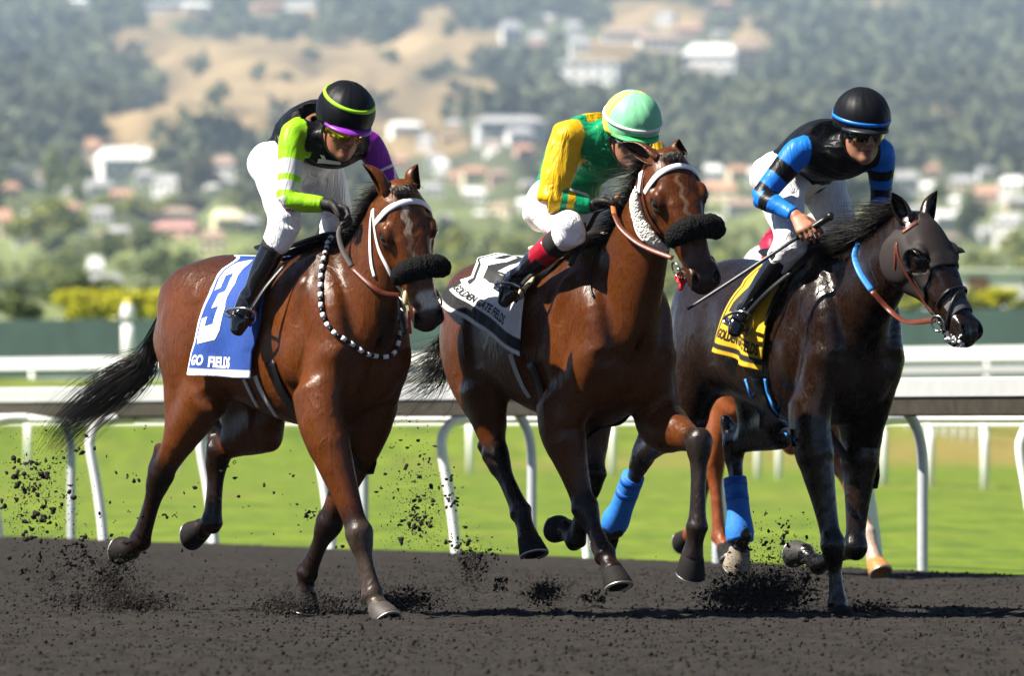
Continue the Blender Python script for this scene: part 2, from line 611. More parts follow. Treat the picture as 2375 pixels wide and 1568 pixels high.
def build_ground():
    # wide dirt sheet, then the worked surface the picture shows
    s0 = tag(mesh_obj('ground', [(-400, -60, -.12), (400, -60, -.12), (400, 70, -.12), (-400, 70, -.12)], [(0, 1, 2, 3)], DIRT), kind='structure')
    ny, nx = 1500, 420
    a = np.linspace(0, 1, ny)[:, None]; b = np.linspace(-1, 1, nx)[None, :]
    Yc = 33 + 47 * a
    X = b * 4.3 + 0 * Yc; Yv = Yc + 0 * X
    # distance from the rail line, positive on the track
    d = (X - RA[0]) * RN[0] + (Yv - RA[1]) * RN[1]
    edge = .10 + .05 * vnoise(X, Yv, 4, .8)
    Z = (.010 * vnoise(X, Yv, 1, .8) + .008 * vnoise(X, Yv, 2, .24) + .004 * vnoise(X + Yv * .13, Yv, 3, .10) + .005 * vnoise(X, Yv, 9, .05))
    lump = np.maximum(0, vnoise(X, Yv, 6, .12) - .6) * .03 + np.maximum(0, vnoise(X, Yv, 7, .065) - .5) * .03
    pits = np.maximum(0, vnoise(X, Yv * .8, 8, .30) - .42) * -.10
    Z = (Z + lump + pits) * (.35 + .65 * smoothstep(.4, 2.2, d))
    lip = np.exp(-((d - .40) / .25) ** 2) * .012
    Z = (Z + lip) * smoothstep(.0, .30, d - edge + .15) - .14 * smoothstep(.12, -.12, d - edge)
    o = link_mesh('track', grid_mesh('track', X, Yv, Z), DIRT)
    tag(o, kind='structure')
    # loose crumbs lying on the surface
    rng = np.random.default_rng(5)
    t = (1 + 5 ** .5) / 2
    ico = np.array([(0, 1, t), (0, -1, t), (t, 0, 1), (-t, 0, 1), (0, 1, -t), (0, -1, -t), (t, 0, -1), (-t, 0, -1)]) / 1.9
    fc = np.array([(0, 1, 2), (0, 3, 1), (4, 6, 5), (4, 5, 7), (0, 2, 4), (2, 6, 4), (0, 4, 3), (3, 4, 7), (1, 5, 2), (2, 5, 6), (1, 3, 5), (3, 7, 5)])
    n = 42000
    yy = 34.5 + 26 * rng.random(n) ** 1.1; xx = (rng.random(n) * 2 - 1) * (yy * .052)
    dd = (xx - RA[0]) * RN[0] + (yy - RA[1]) * RN[1]
    ok = dd > .25; xx, yy = xx[ok], yy[ok]; n = len(xx)
    iy = np.clip(((yy - 33) / 47 * (ny - 1)).round().astype(int), 0, ny - 1); ix = np.clip(((xx / 4.3 + 1) / 2 * (nx - 1)).round().astype(int), 0, nx - 1)
    zz = Z[iy, ix]
    r = .0020 + .0075 * rng.random(n) ** 5
    W = ico[None] * (r[:, None, None] * (.5 + .9 * rng.random((n, 8, 1)))) * (.6 + .8 * rng.random((n, 1, 3)))
    W = W + np.stack([xx, yy, zz + r * .35], 1)[:, None, :]
    F = (fc[None] + (np.arange(n) * 8)[:, None, None]).reshape(-1, 3)
    tag(link_mesh('dirt_crumbs', npmesh('dirt_crumbs', W.reshape(-1, 3), F), DIRT, smooth=False), 'loose crumbs of dirt lying all over the dark track', kind='stuff')
    # turf: flat beyond the rail, then a bank up to the infield
    ys = np.concatenate([np.linspace(50, 200, 120), np.linspace(203, 420, 60)])
    bx = np.linspace(-1, 1, 260)
    Yv = ys[:, None] + 0 * bx[None, :]; X = bx[None, :] * (Yv * .22 + 8)
    d = (X - RA[0]) * RN[0] + (Yv - RA[1]) * RN[1]
    Z = 1.85 * smoothstep(195, 245, Yv) + .35 * smoothstep(245, 400, Yv) + .012 * vnoise(X, Yv, 12, .7) - .035
    Z = np.where(d > -.05, -.16, Z)
    me = grid_mesh('turf', X, Yv, Z)
    dry = smoothstep(188, 202, Yv) * smoothstep(262, 232, Yv) * smoothstep(-.2, .6, vnoise(X, Yv, 61, 9) + X * .085 - .5)
    dry = np.clip(dry * .8 + .22 * smoothstep(.35, .8, vnoise(X, Yv, 62, 1.7)) * smoothstep(60, 90, Yv), 0, 1)
    col(me, 'dry', np.repeat(dry.ravel()[:, None], 3, 1))
    tag(link_mesh('turf', me, grass_material('turf_grass', (.085, .145, .008), (.175, .225, .020), (.20, .15, .045), .5)), kind='structure')


HILL_Y = np.array([380, 700, 1700, 2500, 3200, 3900, 4900, 6500, 8700, 10000.])
HILL_T = np.array([755, 715, 640, 560, 470, 380, 270, 140, -20, -120.])


def hill_z(X, Y):
    t = np.interp(Y, HILL_Y, HILL_T)
    z = CAM_H + (HORIZON - t) * KPX * Y
    az = X / Y
    z = z + (vnoise(az * 2000, Y * .05, 21, 16) * .9 + vnoise(az * 5200, Y * .12, 22, 18) * .35) * np.minimum((Y - 380) * .004, 14)
    return z


def cover_mask(px, py):
    """Woodland (1) or dry grass (0) as it lies over the hillside."""
    def blob(cx, cy, rx, ry): return np.exp(-(((px - cx) / rx) ** 2 + ((py - cy) / ry) ** 2) ** 1.5)
    dry = (blob(640, 150, 360, 66) + blob(930, 225, 290, 56) + blob(330, 110, 90, 50) + blob(560, 250, 200, 75) + blob(330, 300, 130, 50) + blob(1050, 110, 120, 50) + blob(850, 330, 260, 40)
           + blob(1780, 110, 60, 40) + blob(2050, 25, 130, 30) + blob(2180, 285, 70, 40) + blob(2320, 165, 70, 30) + blob(1500, 30, 150, 35) + blob(1060, 30, 90, 22) + blob(2020, 300, 60, 20) + blob(560, 30, 260, 16) * .6 + blob(1600, 150, 70, 30) * .9 + blob(1760, 70, 70, 36) + blob(1890, 345, 90, 24) * .8 + blob(2100, 310, 70, 22) + blob(1420, 120, 120, 30) * .7 + blob(2240, 60, 60, 24) * .8 + blob(1500, 260, 80, 24) * .7)
    n = vnoise(px, py, 31, 55) * .24 + vnoise(px, py, 32, 20) * .14
    return 1 - smoothstep(.26, .42, dry + n)


def build_hills():
    ys = np.concatenate([np.linspace(380, 2200, 90), np.linspace(2230, 10000, 190)])
    bx = np.linspace(-1, 1, 420)
    Yv = ys[:, None] + 0 * bx[None, :]; X = bx[None, :] * (Yv * .105)
    Z = hill_z(X, Yv)
    me = grid_mesh('hills', X, Yv, Z)
    px = 1187.5 + X / (KPX * Yv); py = HORIZON - (Z - CAM_H) / (KPX * Yv)
    w = cover_mask(px, py).ravel()[:, None]
    n = (vnoise(X, Yv * .3, 41, 60) * .3 + vnoise(X, Yv * .3, 42, 22) * .35 + .5).ravel()[:, None]
    dry = np.array((.27, .195, .105)) * (.62 + .7 * n); wood = np.array((.085, .095, .055)) * (.8 + .5 * n)
    low = smoothstep(3900, 2600, Yv).ravel()[:, None]
    wood = wood * (1 - low) + np.array((.16, .19, .075)) * (.7 + .5 * n) * low
    col(me, 'cover', dry * (1 - w) + wood * w)
    t = NT('hillside'); t.set(Roughness=.95, Specular_IOR_Level=.1)
    v = t.coords()
    t.l(t.mix(t.ramp(t.noise(.05, 5, .6, vec=v), [(.3, (0, 0, 0)), (.7, (1, 1, 1))]), t.mix(1.0, t.attr('cover'), (.75, .78, .75), 'MULTIPLY'), t.attr('cover')), t.b.inputs['Base Color'])
    tag(link_mesh('hills', me, t.m), kind='structure')
    return


def hill_at(px, py):
    """Place on the hillside that shows at a measuring-grid position."""
    ys = np.linspace(380, 9900, 2400)
    X = (px - 1187.5) * KPX * ys; z = hill_z(X, ys)
    t = HORIZON - (z - CAM_H) / (KPX * ys)
    k = int(np.argmax(t <= py)) if np.any(t <= py) else len(ys) - 1
    return np.array([X[k], ys[k], z[k]])
# ------------------------------------------------------------------ rails, fence, trees, houses
M_RAIL = plain('weathered_grey_rail', (.36, .37, .37), .45, var=.06, bump=.1, scale=8)
M_RAIL_UNDER = plain('shade_painted_rail_underside', (.045, .038, .028), .7, var=.3, scale=14)  # shadow under the overhang is put into this dark base colour
M_POST = plain('galvanised_post', (.50, .52, .55), .45, .25, var=.1, scale=20)
M_WHITE_RAIL = plain('bright_white_rail', (.82, .82, .82), .4, var=.04)


def prism(profile, a, b, ax_d, name, mat, parent=None, mats=None, midx=None):
    """Extrude a closed profile of (offset along ax_d, height) from a to b."""
    V = []; n = len(profile)
    for p in (a, b):
        for d, w in profile:
            V.append((p[0] + ax_d[0] * d, p[1] + ax_d[1] * d, w))
    F = [(i, (i + 1) % n, n + (i + 1) % n, n + i) for i in range(n)] + [tuple(range(n - 1, -1, -1)), tuple(range(n, 2 * n))]
    return mesh_obj(name, V, F, mat, parent, smooth=False, mats=mats, midx=midx)


def build_rails():
    # main rail: long overhanging cover on bent posts
    root = empty('track_rail', loc=(float(RA[0]), float(RA[1]), 0))
    tag(root, 'wide grey overhanging rail along the inside of the dirt track', 'rail')
    def L(o): o.parent = root; o.matrix_parent_inverse = root.matrix_world.inverted() if False else Matrix.Translation((-float(RA[0]), -float(RA[1]), 0)); return o
    prof = [(.06, 1.060), (.30, 1.092), (.335, 1.075), (.335, .985), (.325, .980), (.02, 1.035)]
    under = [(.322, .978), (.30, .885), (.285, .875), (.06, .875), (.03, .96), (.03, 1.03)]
    n0, n1 = -4, 8
    for i in range(n0, n1):
        a = rail_pt(i * RSP + .004); b = rail_pt((i + 1) * RSP - .004)
        L(prism(prof, a, b, RN, 'rail_cover', M_RAIL))
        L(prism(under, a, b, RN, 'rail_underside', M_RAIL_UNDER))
    post = None
    for i in range(n0, n1):
        p = rail_pt(i * RSP)
        if post is None:
            o = np.zeros(3); n3 = np.array([RN[0], RN[1], 0])
            post = sweep('rail_post', [o + (0, 0, -.3), o + (0, 0, .3), o + (0, 0, .60), o + n3 * .02 + (0, 0, .76), o + n3 * .075 + (0, 0, .875), o + n3 * .14 + (0, 0, .93)], .031, M_POST, None, seg=14, n=5)
            q = post
        else:
            q = post.copy(); C.objects.link(q)
        q.parent = root; q.location = Vector(p) - Vector((RA[0], RA[1], 0))
    # white turf rail with swan-neck posts leaning back over the grass
    wr = empty('turf_rail', loc=(float(RA[0]), float(RA[1]), 0))
    tag(wr, 'thin white rail on swan neck posts just behind the grey track rail', 'rail')
    A = wpt(240, 1258, .85 / ((1258 - 976) * KPX)); B = wpt(2035, 1313, .85 / ((1313 - 976) * KPX))
    A = np.array(A); B = np.array(B); st = (B - A) / 6
    n3 = np.array([-RN[0], -RN[1], 0])
    first = None
    for i in range(-3, 10):
        p = A + st * i; p[2] = 0
        if first is None:
            o = np.zeros(3)
            first = sweep('rail_post', [o + (0, 0, -.3), o + (0, 0, .02), o - n3 * .045 + (0, 0, .38), o - n3 * .095 + (0, 0, .66), o - n3 * .085 + (0, 0, .76), o - n3 * .03 + (0, 0, .835), o + n3 * .06 + (0, 0, .862), o + n3 * .22 + (0, 0, .868)], .034, M_WHITE_RAIL, None, seg=14, n=5)
            q = first
        else:
            q = first.copy(); C.objects.link(q)
        q.parent = wr; q.location = Vector(p) - Vector((RA[0], RA[1], 0))
        e = p + st
        r = sweep('rail_bar', [p + n3 * .24 + (0, 0, .868), e + n3 * .24 + (0, 0, .868) - st * .003], .030, M_WHITE_RAIL, None, seg=14, n=1)
        r.parent = wr; r.location = -Vector((RA[0], RA[1], 0))
    # inner turf rail, curving away
    ir = empty('inner_turf_rail', loc=(0, 150, 0))
    tag(ir, 'distant white post rail curving across the far side of the grass', 'rail')
    px = [(2420, 1134), (2285, 1130), (2158, 1124), (2050, 1118), (1905, 1112), (1807, 1107), (1758, 1104), (1420, 1098), (1090, 1094), (760, 1090), (415, 1087), (65, 1083), (-300, 1080)]
    P = []
    for x, y in px:
        Yd = .85 / ((y - 976) * KPX); P.append(np.array(wpt(x, y, Yd)))
    first = None
    for p in P:
        if first is None:
            first = sweep('rail_post', [(0, 0, -.2), (0, 0, .5), (0, 0, .80)], .055, M_WHITE_RAIL, None, seg=10, n=1); q = first
        else: q = first.copy(); C.objects.link(q)
        q.parent = ir; q.location = Vector(p) - Vector((0, 150, 0))
    r = sweep('rail_bar', [p + (0, 0, .82) for p in P], .05, M_WHITE_RAIL, None, seg=8, n=4); r.parent = ir; r.location = (0, -150, 0)
    # receding row of thin posts far down the course
    far = empty('far_post_row', loc=(0, 300, 0))
    tag(far, 'row of tiny white rail posts far down the course on the right', 'rail')
    first = None; bars = []
    for i in range(26):
        x = 1740 + i * 21.5; Yd = 230 - i * .8
        zb = CAM_H - (1026 - 976 - i * .35) * KPX * Yd
        p = Vector(((x - 1187.5) * KPX * Yd, Yd, max(zb, .0)))
        if first is None:
            first = sweep('rail_post', [(0, 0, -.2), (0, 0, .2), (0, 0, .46)], .035, M_WHITE_RAIL, None, seg=8, n=1); q = first
        else: q = first.copy(); C.objects.link(q)
        q.parent = far; q.location = p - Vector((0, 300, 0)); bars.append(np.array(p) + (0, 0, .47))
    r = sweep('rail_bar', bars[::5] + [bars[-1]], .03, M_WHITE_RAIL, None, seg=8, n=2); r.parent = far; r.location = (0, -300, 0)
    # far rail on the bank
    def bank_rail(name, label, yl, yr, th, Yl, Yr, mat, post_h):
        root = empty(name, loc=(0, 250, 1.8)); tag(root, label, 'rail')
        pl = np.array(wpt(-400, yl, Yl)); pr = np.array(wpt(2800, yr, Yr))
        n = 16
        d = nrm(pr - pl); nn = np.array([d[1], -d[0]])
        for i in range(n):
            a = pl + (pr - pl) * i / n; b = pl + (pr - pl) * (i + 1) / n - d * .01
            zt = a[2]
            V = []
            for p in (a, b):
                for dd, w in ((0, 0), (.12, -.03), (.12, -th), (0, -th - .02)):
                    V.append((p[0] + nn[0] * dd, p[1] + nn[1] * dd - 250, p[2] + w - 1.8))
            mesh_obj('rail_board', V, [(0, 1, 5, 4), (1, 2, 6, 5), (2, 3, 7, 6), (3, 0, 4, 7), (3, 2, 1, 0), (4, 5, 6, 7)], mat, root, smooth=False)
            sweep('rail_post', [(a[0], a[1] - 250, a[2] - 1.8 - th - post_h), (a[0], a[1] - 250, a[2] - 1.8 - th)], .07, M_WHITE_RAIL, root, seg=8, n=1)
    bank_rail('infield_rail', 'broad white rail running along the top of the far grass bank', 838, 799, .25, 283, 214, M_WHITE_RAIL, .9)
    bank_rail('lower_infield_rail', 'grey lower rail under the broad white rail on the far bank', 884, 841, .15, 270, 205, plain('grey_rail', (.30, .31, .32), .5, var=.1), .5)
    # green windscreen fence
    gf = empty('windscreen_fence', loc=(0, 310, 2)); tag(gf, 'long dark green windscreen fence below the hedges', 'fence')
    pl = np.array(wpt(-500, 748, 345)); pr = np.array(wpt(2900, 708, 270)); n = 22
    m = plain('green_windscreen', (.018, .040, .034), .8, var=.22, bump=.2, scale=.6)
    for i in range(n):
        a = pl + (pr - pl) * i / n; b = pl + (pr - pl) * (i + 1) / n
        V = []
        for p in (a, b):
            for dy, w in ((0, 0), (.05, 0), (.05, -2.4), (0, -2.4)):
                V.append((p[0], p[1] + dy - 310, p[2] + w - 2))
        mesh_obj('screen_panel', V, [(0, 1, 5, 4), (1, 2, 6, 5), (2, 3, 7, 6), (3, 0, 4, 7), (3, 2, 1, 0), (4, 5, 6, 7)], m, gf, smooth=False)
        sweep('fence_post', [(a[0], a[1] - 310 + .1, a[2] - 4.5), (a[0], a[1] - 310 + .1, a[2] - 1.95)], .04, M_POST, gf, seg=8, n=1)
    mp = empty('marker_post', loc=tuple(wpt(297, 820, 262))); tag(mp, 'white course marker post with a yellow cap before the green fence', 'marker post')
    sweep('shaft', [(0, 0, -.6), (0, 0, .25), (0, 0, .72)], .15, M_WHITE_RAIL, mp, seg=12, n=1)
    sweep('sign_box', [(0, 0, .84), (0, 0, 1.02), (0, 0, 1.20)], [.16, .175, .13], M_WHITE_RAIL, mp, seg=12, n=2)
    v, f = ball_arrays((0, 0, 1.24), .12, 12, 8); link_mesh('cap', npmesh('cap', v, f), plain('yellow_cap', (.7, .55, .1), .5), mp)


def leaf_mat(name, a, b, scale=.9):
    t = NT(name); t.set(Roughness=.8, Specular_IOR_Level=.2)
    v = t.coords()
    t.l(t.ramp(t.noise(scale, 5, .7, vec=v), [(.3, a), (.7, b)]), t.b.inputs['Base Color'])
    return t.m


def crown_arrays(rng, w, h, n, leaf, shape=1.0):
    """A crown of many leaf clumps scattered through an uneven volume; gaps stay open between them."""
    lobes = [(rng.normal(size=3) * (.30, .30, .24) + (0, 0, .5), .22 + .16 * rng.random()) for _ in range(11)]
    P = []
    while len(P) < n:
        c, r = lobes[rng.integers(len(lobes))]
        d = rng.normal(size=3); d /= np.linalg.norm(d)
        p = c + d * r * (.6 + .4 * rng.random())
        if shape < 1: p[:2] *= (1 - .8 * max(0, p[2]) ** 1.2) + .2
        P.append(p)
    P = np.array(P); lo, hi = P.min(0), P.max(0)
    P = (P - (lo + hi) / 2) / (hi - lo) * np.array([w, w, h]) + (0, 0, h / 2)
    N = len(P)
    a = rng.normal(size=(N, 3)); a /= np.linalg.norm(a, axis=1)[:, None]
    b = np.cross(a, rng.normal(size=(N, 3))); b /= np.linalg.norm(b, axis=1)[:, None]
    s = (leaf * (.6 + .9 * rng.random(N)))[:, None]
    V = np.stack([P + a * s, P + b * s * .8, P - a * s * .9, P - b * s * .8], 1).reshape(-1, 3)
    F = np.arange(N * 4).reshape(N, 4)
    return V, F


class TreeKind:
    def __init__(self, seed, w, h, n, leaf, mat, trunk=.25, shape=1.0):
        rng = np.random.default_rng(seed)
        V, F = crown_arrays(rng, w, h * (1 - trunk * .5), n, leaf, shape)
        V[:, 2] += h * trunk * .5
        self.crown = npmesh('crown', V, F); self.crown.materials.append(mat)
        parts = [sweep_arrays(np.array([(0, 0, -1.0), (0.02 * h, 0, h * .3), (0, .02 * h, h * .75)]), np.array([.05, .035, .012]) * h * .6, 8, n=3)]
        for i in range(5):
            a = rng.random() * 6.28; z = h * (.25 + .1 * i)
            parts.append(sweep_arrays(np.array([(0, 0, z), (math.cos(a) * w * .2, math.sin(a) * w * .2, z + h * .14), (math.cos(a) * w * .36, math.sin(a) * w * .36, z + h * .2)]), np.array([.016, .010, .004]) * h, 6, n=2))
        V, F = join_arrays(parts)
        self.trunk = npmesh('trunk', V, F); self.trunk.materials.append(plain('tree_bark', (.09, .07, .055), .9, scale=3))
        self.w, self.h = w, h

    def put(self, loc, w, h, rz, name, label, cat='tree', group=None):
        e = empty(name, loc=tuple(loc)); e.scale = (w / self.w, w / self.w, h / self.h); e.rotation_euler = (0, 0, rz)
        tag(e, label, cat, group)
        for nm, me in (('crown', self.crown), ('trunk', self.trunk)):
            o = bpy.data.objects.new(nm, me); C.objects.link(o); o.parent = e
        return e


def hides_house(px, py, wpx, hpx):
    return any(abs(px - b[0]) < b[2] * .5 + wpx * .45 and b[1] - b[3] * .5 < py < b[1] + b[3] * .45 + hpx for b in HOUSE_BOX)


HOUSE_MESH = {}
HOUSE_BOX = []


def house(px, py, wpx, hpx, wallc, roofc, label, rz=0.0, storeys=2, loc=None, name='house', flat=False):
    """A house whose foot shows at px, py + hpx/2: walls, pitched roof with eaves, windows, door, chimney."""
    p = hill_at(px, py + hpx * .5) if loc is None else np.asarray(loc, float)
    k = KPX * p[1]
    W, Hh = wpx * k, hpx * k
    D = W * .62
    e = empty(name, loc=tuple(p)); e.rotation_euler = (0, 0, rz)
    tag(e, label, 'house' if name == 'house' else 'building', 'houses on the hillside')
    wm = plain('wall_%.2f_%.2f_%.2f' % wallc, wallc, .8, var=.06, scale=.5); rm = plain('roof_%.2f_%.2f_%.2f' % roofc, roofc, .8, var=.15, scale=1)
    hw = Hh * (.92 if flat else .62)
    def box(nm, x0, x1, y0, y1, z0, z1, m, par):
        V = [(x, y, z) for x in (x0, x1) for y in (y0, y1) for z in (z0, z1)]
        return mesh_obj(nm, V, [(0, 1, 3, 2), (4, 6, 7, 5), (0, 4, 5, 1), (2, 3, 7, 6), (0, 2, 6, 4), (1, 5, 7, 3)], m, par, smooth=False)
    wa = box('wall', -W / 2, W / 2, -D / 2, D / 2, -Hh * .8, hw, wm, e)
    if flat:
        box('roof', -W * .52, W * .52, -D * .53, D * .53, hw + .003, Hh, rm, e)
    else:
        ov = W * .04
        V = [(-W / 2 - ov, -D / 2 - ov, hw - .1), (W / 2 + ov, -D / 2 - ov, hw - .1), (W / 2 + ov, D / 2 + ov, hw - .1), (-W / 2 - ov, D / 2 + ov, hw - .1), (-W * .38, 0, Hh), (W * .38, 0, Hh)]
        mesh_obj('roof', V, [(0, 1, 5, 4), (2, 3, 4, 5), (1, 2, 5), (3, 0, 4), (3, 2, 1, 0)], rm, e, smooth=False)
        box('chimney', W * .2, W * .26, -D * .1, D * .05, hw, Hh * 1.08, wm, e)
    gm = plain('window_glass', (.05, .06, .08), .15, var=.2)
    n = 3 if W < 18 else 5
    key = 'w'
    for s in range(storeys):
        z0 = hw * (s + .30) / storeys; z1 = hw * (s + .78) / storeys
        for i in range(n):
            x = -W / 2 + W * (i + .5) / n; q = W / n * .24
            if s == 0 and i == n // 2:
                box('door', x - q * .7, x + q * .7, -D / 2 - .05, -D / 2 + .02, 0, z1, plain('door_brown', (.15, .08, .05), .6), e); continue
            if key not in HOUSE_MESH:
                o = box('window', -.5, .5, -.06, .02, 0, 1, gm, e); HOUSE_MESH[key] = o
            else:
                o = HOUSE_MESH[key].copy(); C.objects.link(o)
            o.parent = e; o.location = (x, -D / 2, z0); o.scale = (q * 2, 1, z1 - z0)
    return e


def build_hedges_and_trees():
    G1 = TreeKind(1, 10, 9, 2400, .40, leaf_mat('olive_leaves', (.17, .20, .035), (.32, .33, .08)), .2)
    G2 = TreeKind(2, 10, 11, 2400, .40, leaf_mat('dark_green_leaves', (.055, .085, .026), (.13, .165, .045)), .2)
    G3 = TreeKind(3, 10, 10, 2400, .40, leaf_mat('grey_green_leaves', (.16, .20, .09), (.30, .34, .16)), .2)
    G4 = TreeKind(4, 4, 14, 1500, .36, leaf_mat('poplar_leaves', (.12, .16, .045), (.24, .29, .085)), .1)
    G5 = TreeKind(5, 7, 12, 1500, .42, leaf_mat('brown_green_leaves', (.07, .065, .035), (.13, .12, .06)), .15, shape=.5)
    G6 = TreeKind(6, 10, 8, 2400, .40, leaf_mat('yellow_green_leaves', (.36, .38, .016), (.60, .56, .035)), .1)
    rng = np.random.default_rng(77)
    def put(k, px, py, w, h, nm, lab, cat='tree', Y=None):
        p = hill_at(px, py) if Y is None else np.array(wpt(px, py, Y))
        s = KPX * p[1]
        return k.put(p, w * s, h * s, rng.random() * 6.28, nm, lab, cat)
    # px, foot y, width, height in grid units
    put(G1, 110, 575, 185, 118, 'round_tree', 'large round olive tree at the far left above the roofs')
    put(G4, 122, 485, 46, 150, 'poplar_tree', 'tall thin poplar left of the pale hillside villa')
    put(G3, 182, 485, 78, 130, 'poplar_tree', 'broad poplar standing right beside the thin poplar')
    put(G5, 455, 460, 82, 104, 'conifer_tree', 'brownish conical tree between white houses at left')
    for i, (x, w) in enumerate(((255, 90), (320, 95), (390, 100), (455, 95))):
        put((G1, G1, G1, G5)[i], x, 505, w, 52, 'hedge_tree', ('first olive tree of the row from the left', 'second olive tree of the row behind the roofs', 'third olive tree of the row behind the roofs', 'brown green tree at the right end of the row behind the roofs')[i])
    put(G3, 135, 622, 130, 92, 'broad_tree', 'pale olive tree on the left above the blue shed')
    put(G3, 245, 618, 110, 82, 'broad_tree', 'grey green tree left of the white tower house')
    put(G3, 330, 590, 130, 70, 'broad_tree', 'grey green tree above the dark bush at left')
    put(G2, 355, 672, 105, 100, 'dark_tree', 'dark green tree just left of the bright bay rump')
    put(G2, 440, 668, 120, 70, 'dark_tree', 'dark tree behind the bright bay croup')
    put(G2, 180, 725, 170, 100, 'dark_tree', 'dark brownish green tree over the yellow hedge')
    put(G2, 35, 762, 130, 92, 'dark_bush', 'dark bush at the far left edge above the green fence', 'bush', 350)
    for i, x in enumerate((175, 240, 305, 375)):
        put(G6, x, 772, 108, 104, 'yellow_hedge', ('first yellow green bush from the left above the fence', 'second yellow green bush above the fence', 'third yellow green bush above the fence near the marker post', 'yellow green bush beside the bay rump above the fence')[i], 'bush', 352)
    put(G1, 1050, 612, 95, 90, 'broad_tree', 'olive tree between the first two horses')
    put(G2, 1030, 560, 60, 60, 'dark_tree', 'small dark tree behind the striding pair at left centre')
    put(G2, 2250, 560, 72, 118, 'dark_tree', 'dark upright tree right of the hooded horse ears')
    put(G3, 2180, 470, 80, 50, 'broad_tree', 'pale tree among the white houses at right')
    put(G1, 2345, 600, 90, 70, 'broad_tree', 'olive tree at the right edge above the long white building')
    for i, x in enumerate((2090, 2165, 2240, 2315, 2390)):
        put(G6 if i % 2 else G1, x, 732, 110, 66, 'hedge_bush', ('olive bush at the left end of the right hand hedge', 'yellow green bush of the right hand hedge beside the hood', 'olive bush in the middle of the right hand hedge', 'yellow green bush near the right end of the hedge', 'olive bush at the right edge of the picture')[i], 'bush', 285)
    for x, y, w, h, lab in ((505, 255, 56, 70, 'lone dark pine on the dry slope left of the black helmet'), (425, 285, 40, 42, 'dark tree on the dry slope lower left of the lone pine'), (462, 320, 46, 50, 'dark tree in the gully under the lone pine'),
                            (905, 150, 52, 40, 'dark round tree on the dry slope above the black helmet'), (1045, 90, 46, 50, 'dark tree at the top of the central dry slope'), (660, 190, 50, 26, 'low dark scrub on the dry slope'), (1010, 190, 120, 36, 'wide green scrub on the central dry slope')):
        put(G2, x, y, w, h, 'hill_tree', lab)
    # the woods as one mass: a few thousand crowns
    tri = []
    base = [crown_arrays(np.random.default_rng(90 + i), 1, 1, 30, .22) for i in range(4)]
    n = 0; tries = 0
    while n < 11000 and tries < 90000:
        tries += 1
        px, py = rng.uniform(-350, 2750), rng.uniform(-40, 545)
        m = float(cover_mask(np.array([px]), np.array([py]))[0])
        if rng.random() > m * (.9 if py < 330 else .30) + .004: continue
        p = hill_at(px, py); s = rng.uniform(8, 17) * (.5 + p[1] / 10000)
        if hides_house(px, py, s / (KPX * p[1]), s / (KPX * p[1])): continue
        V, F = base[rng.integers(4)]
        a = rng.random() * 6.28; c, q = math.cos(a), math.sin(a)
        W = V * np.array([s, s, s * rng.uniform(.7, 1.15)])
        W = np.stack([W[:, 0] * c - W[:, 1] * q, W[:, 0] * q + W[:, 1] * c, W[:, 2]], 1) + p - (0, 0, s * .12)
        tri.append((W, F)); n += 1
    V, F = join_arrays(tri)
    o = link_mesh('hillside_wood', npmesh('hillside_wood', V, F), leaf_mat('wood_leaves', (.036, .050, .034), (.125, .135, .066), .012))
    tag(o, 'grey green woods covering the far hillside', kind='stuff')
    # street and garden trees of the flat town below the hills
    cols = (((.16, .19, .04), (.30, .31, .08)), ((.055, .082, .028), (.12, .15, .045)), ((.13, .16, .075), (.25, .28, .14)))
    sets = [[], [], []]; n = 0
    fine = [crown_arrays(np.random.default_rng(60 + i), 1, 1, 130, .095) for i in range(4)]
    for _ in range(20000):
        if n >= 1150: break
        px, py = rng.uniform(-350, 2750), rng.uniform(395, 700)
        p = hill_at(px, py); s = rng.uniform(4, 9.5) * min(1, p[1] / 2600)
        if hides_house(px, py, s / (KPX * p[1]), s / (KPX * p[1])): continue
        V, F = fine[rng.integers(4)]
        a = rng.random() * 6.28; c, q = math.cos(a), math.sin(a)
        W = V * np.array([s, s, s * rng.uniform(.6, 1.0)])
        W = np.stack([W[:, 0] * c - W[:, 1] * q, W[:, 0] * q + W[:, 1] * c, W[:, 2]], 1) + p - (0, 0, s * .1)
        sets[rng.integers(3)].append((W, F)); n += 1
    for (a, b), st, nm, lab in zip(cols, sets, ('olive_garden_trees', 'dark_garden_trees', 'grey_garden_trees'), ('olive garden trees scattered between the far houses', 'dark garden trees scattered between the far houses', 'grey green garden trees scattered between the far houses')):
        V, F = join_arrays(st)
        tag(link_mesh(nm, npmesh(nm, V, F), leaf_mat(nm.replace('trees', 'leaves'), a, b)), lab, kind='stuff')


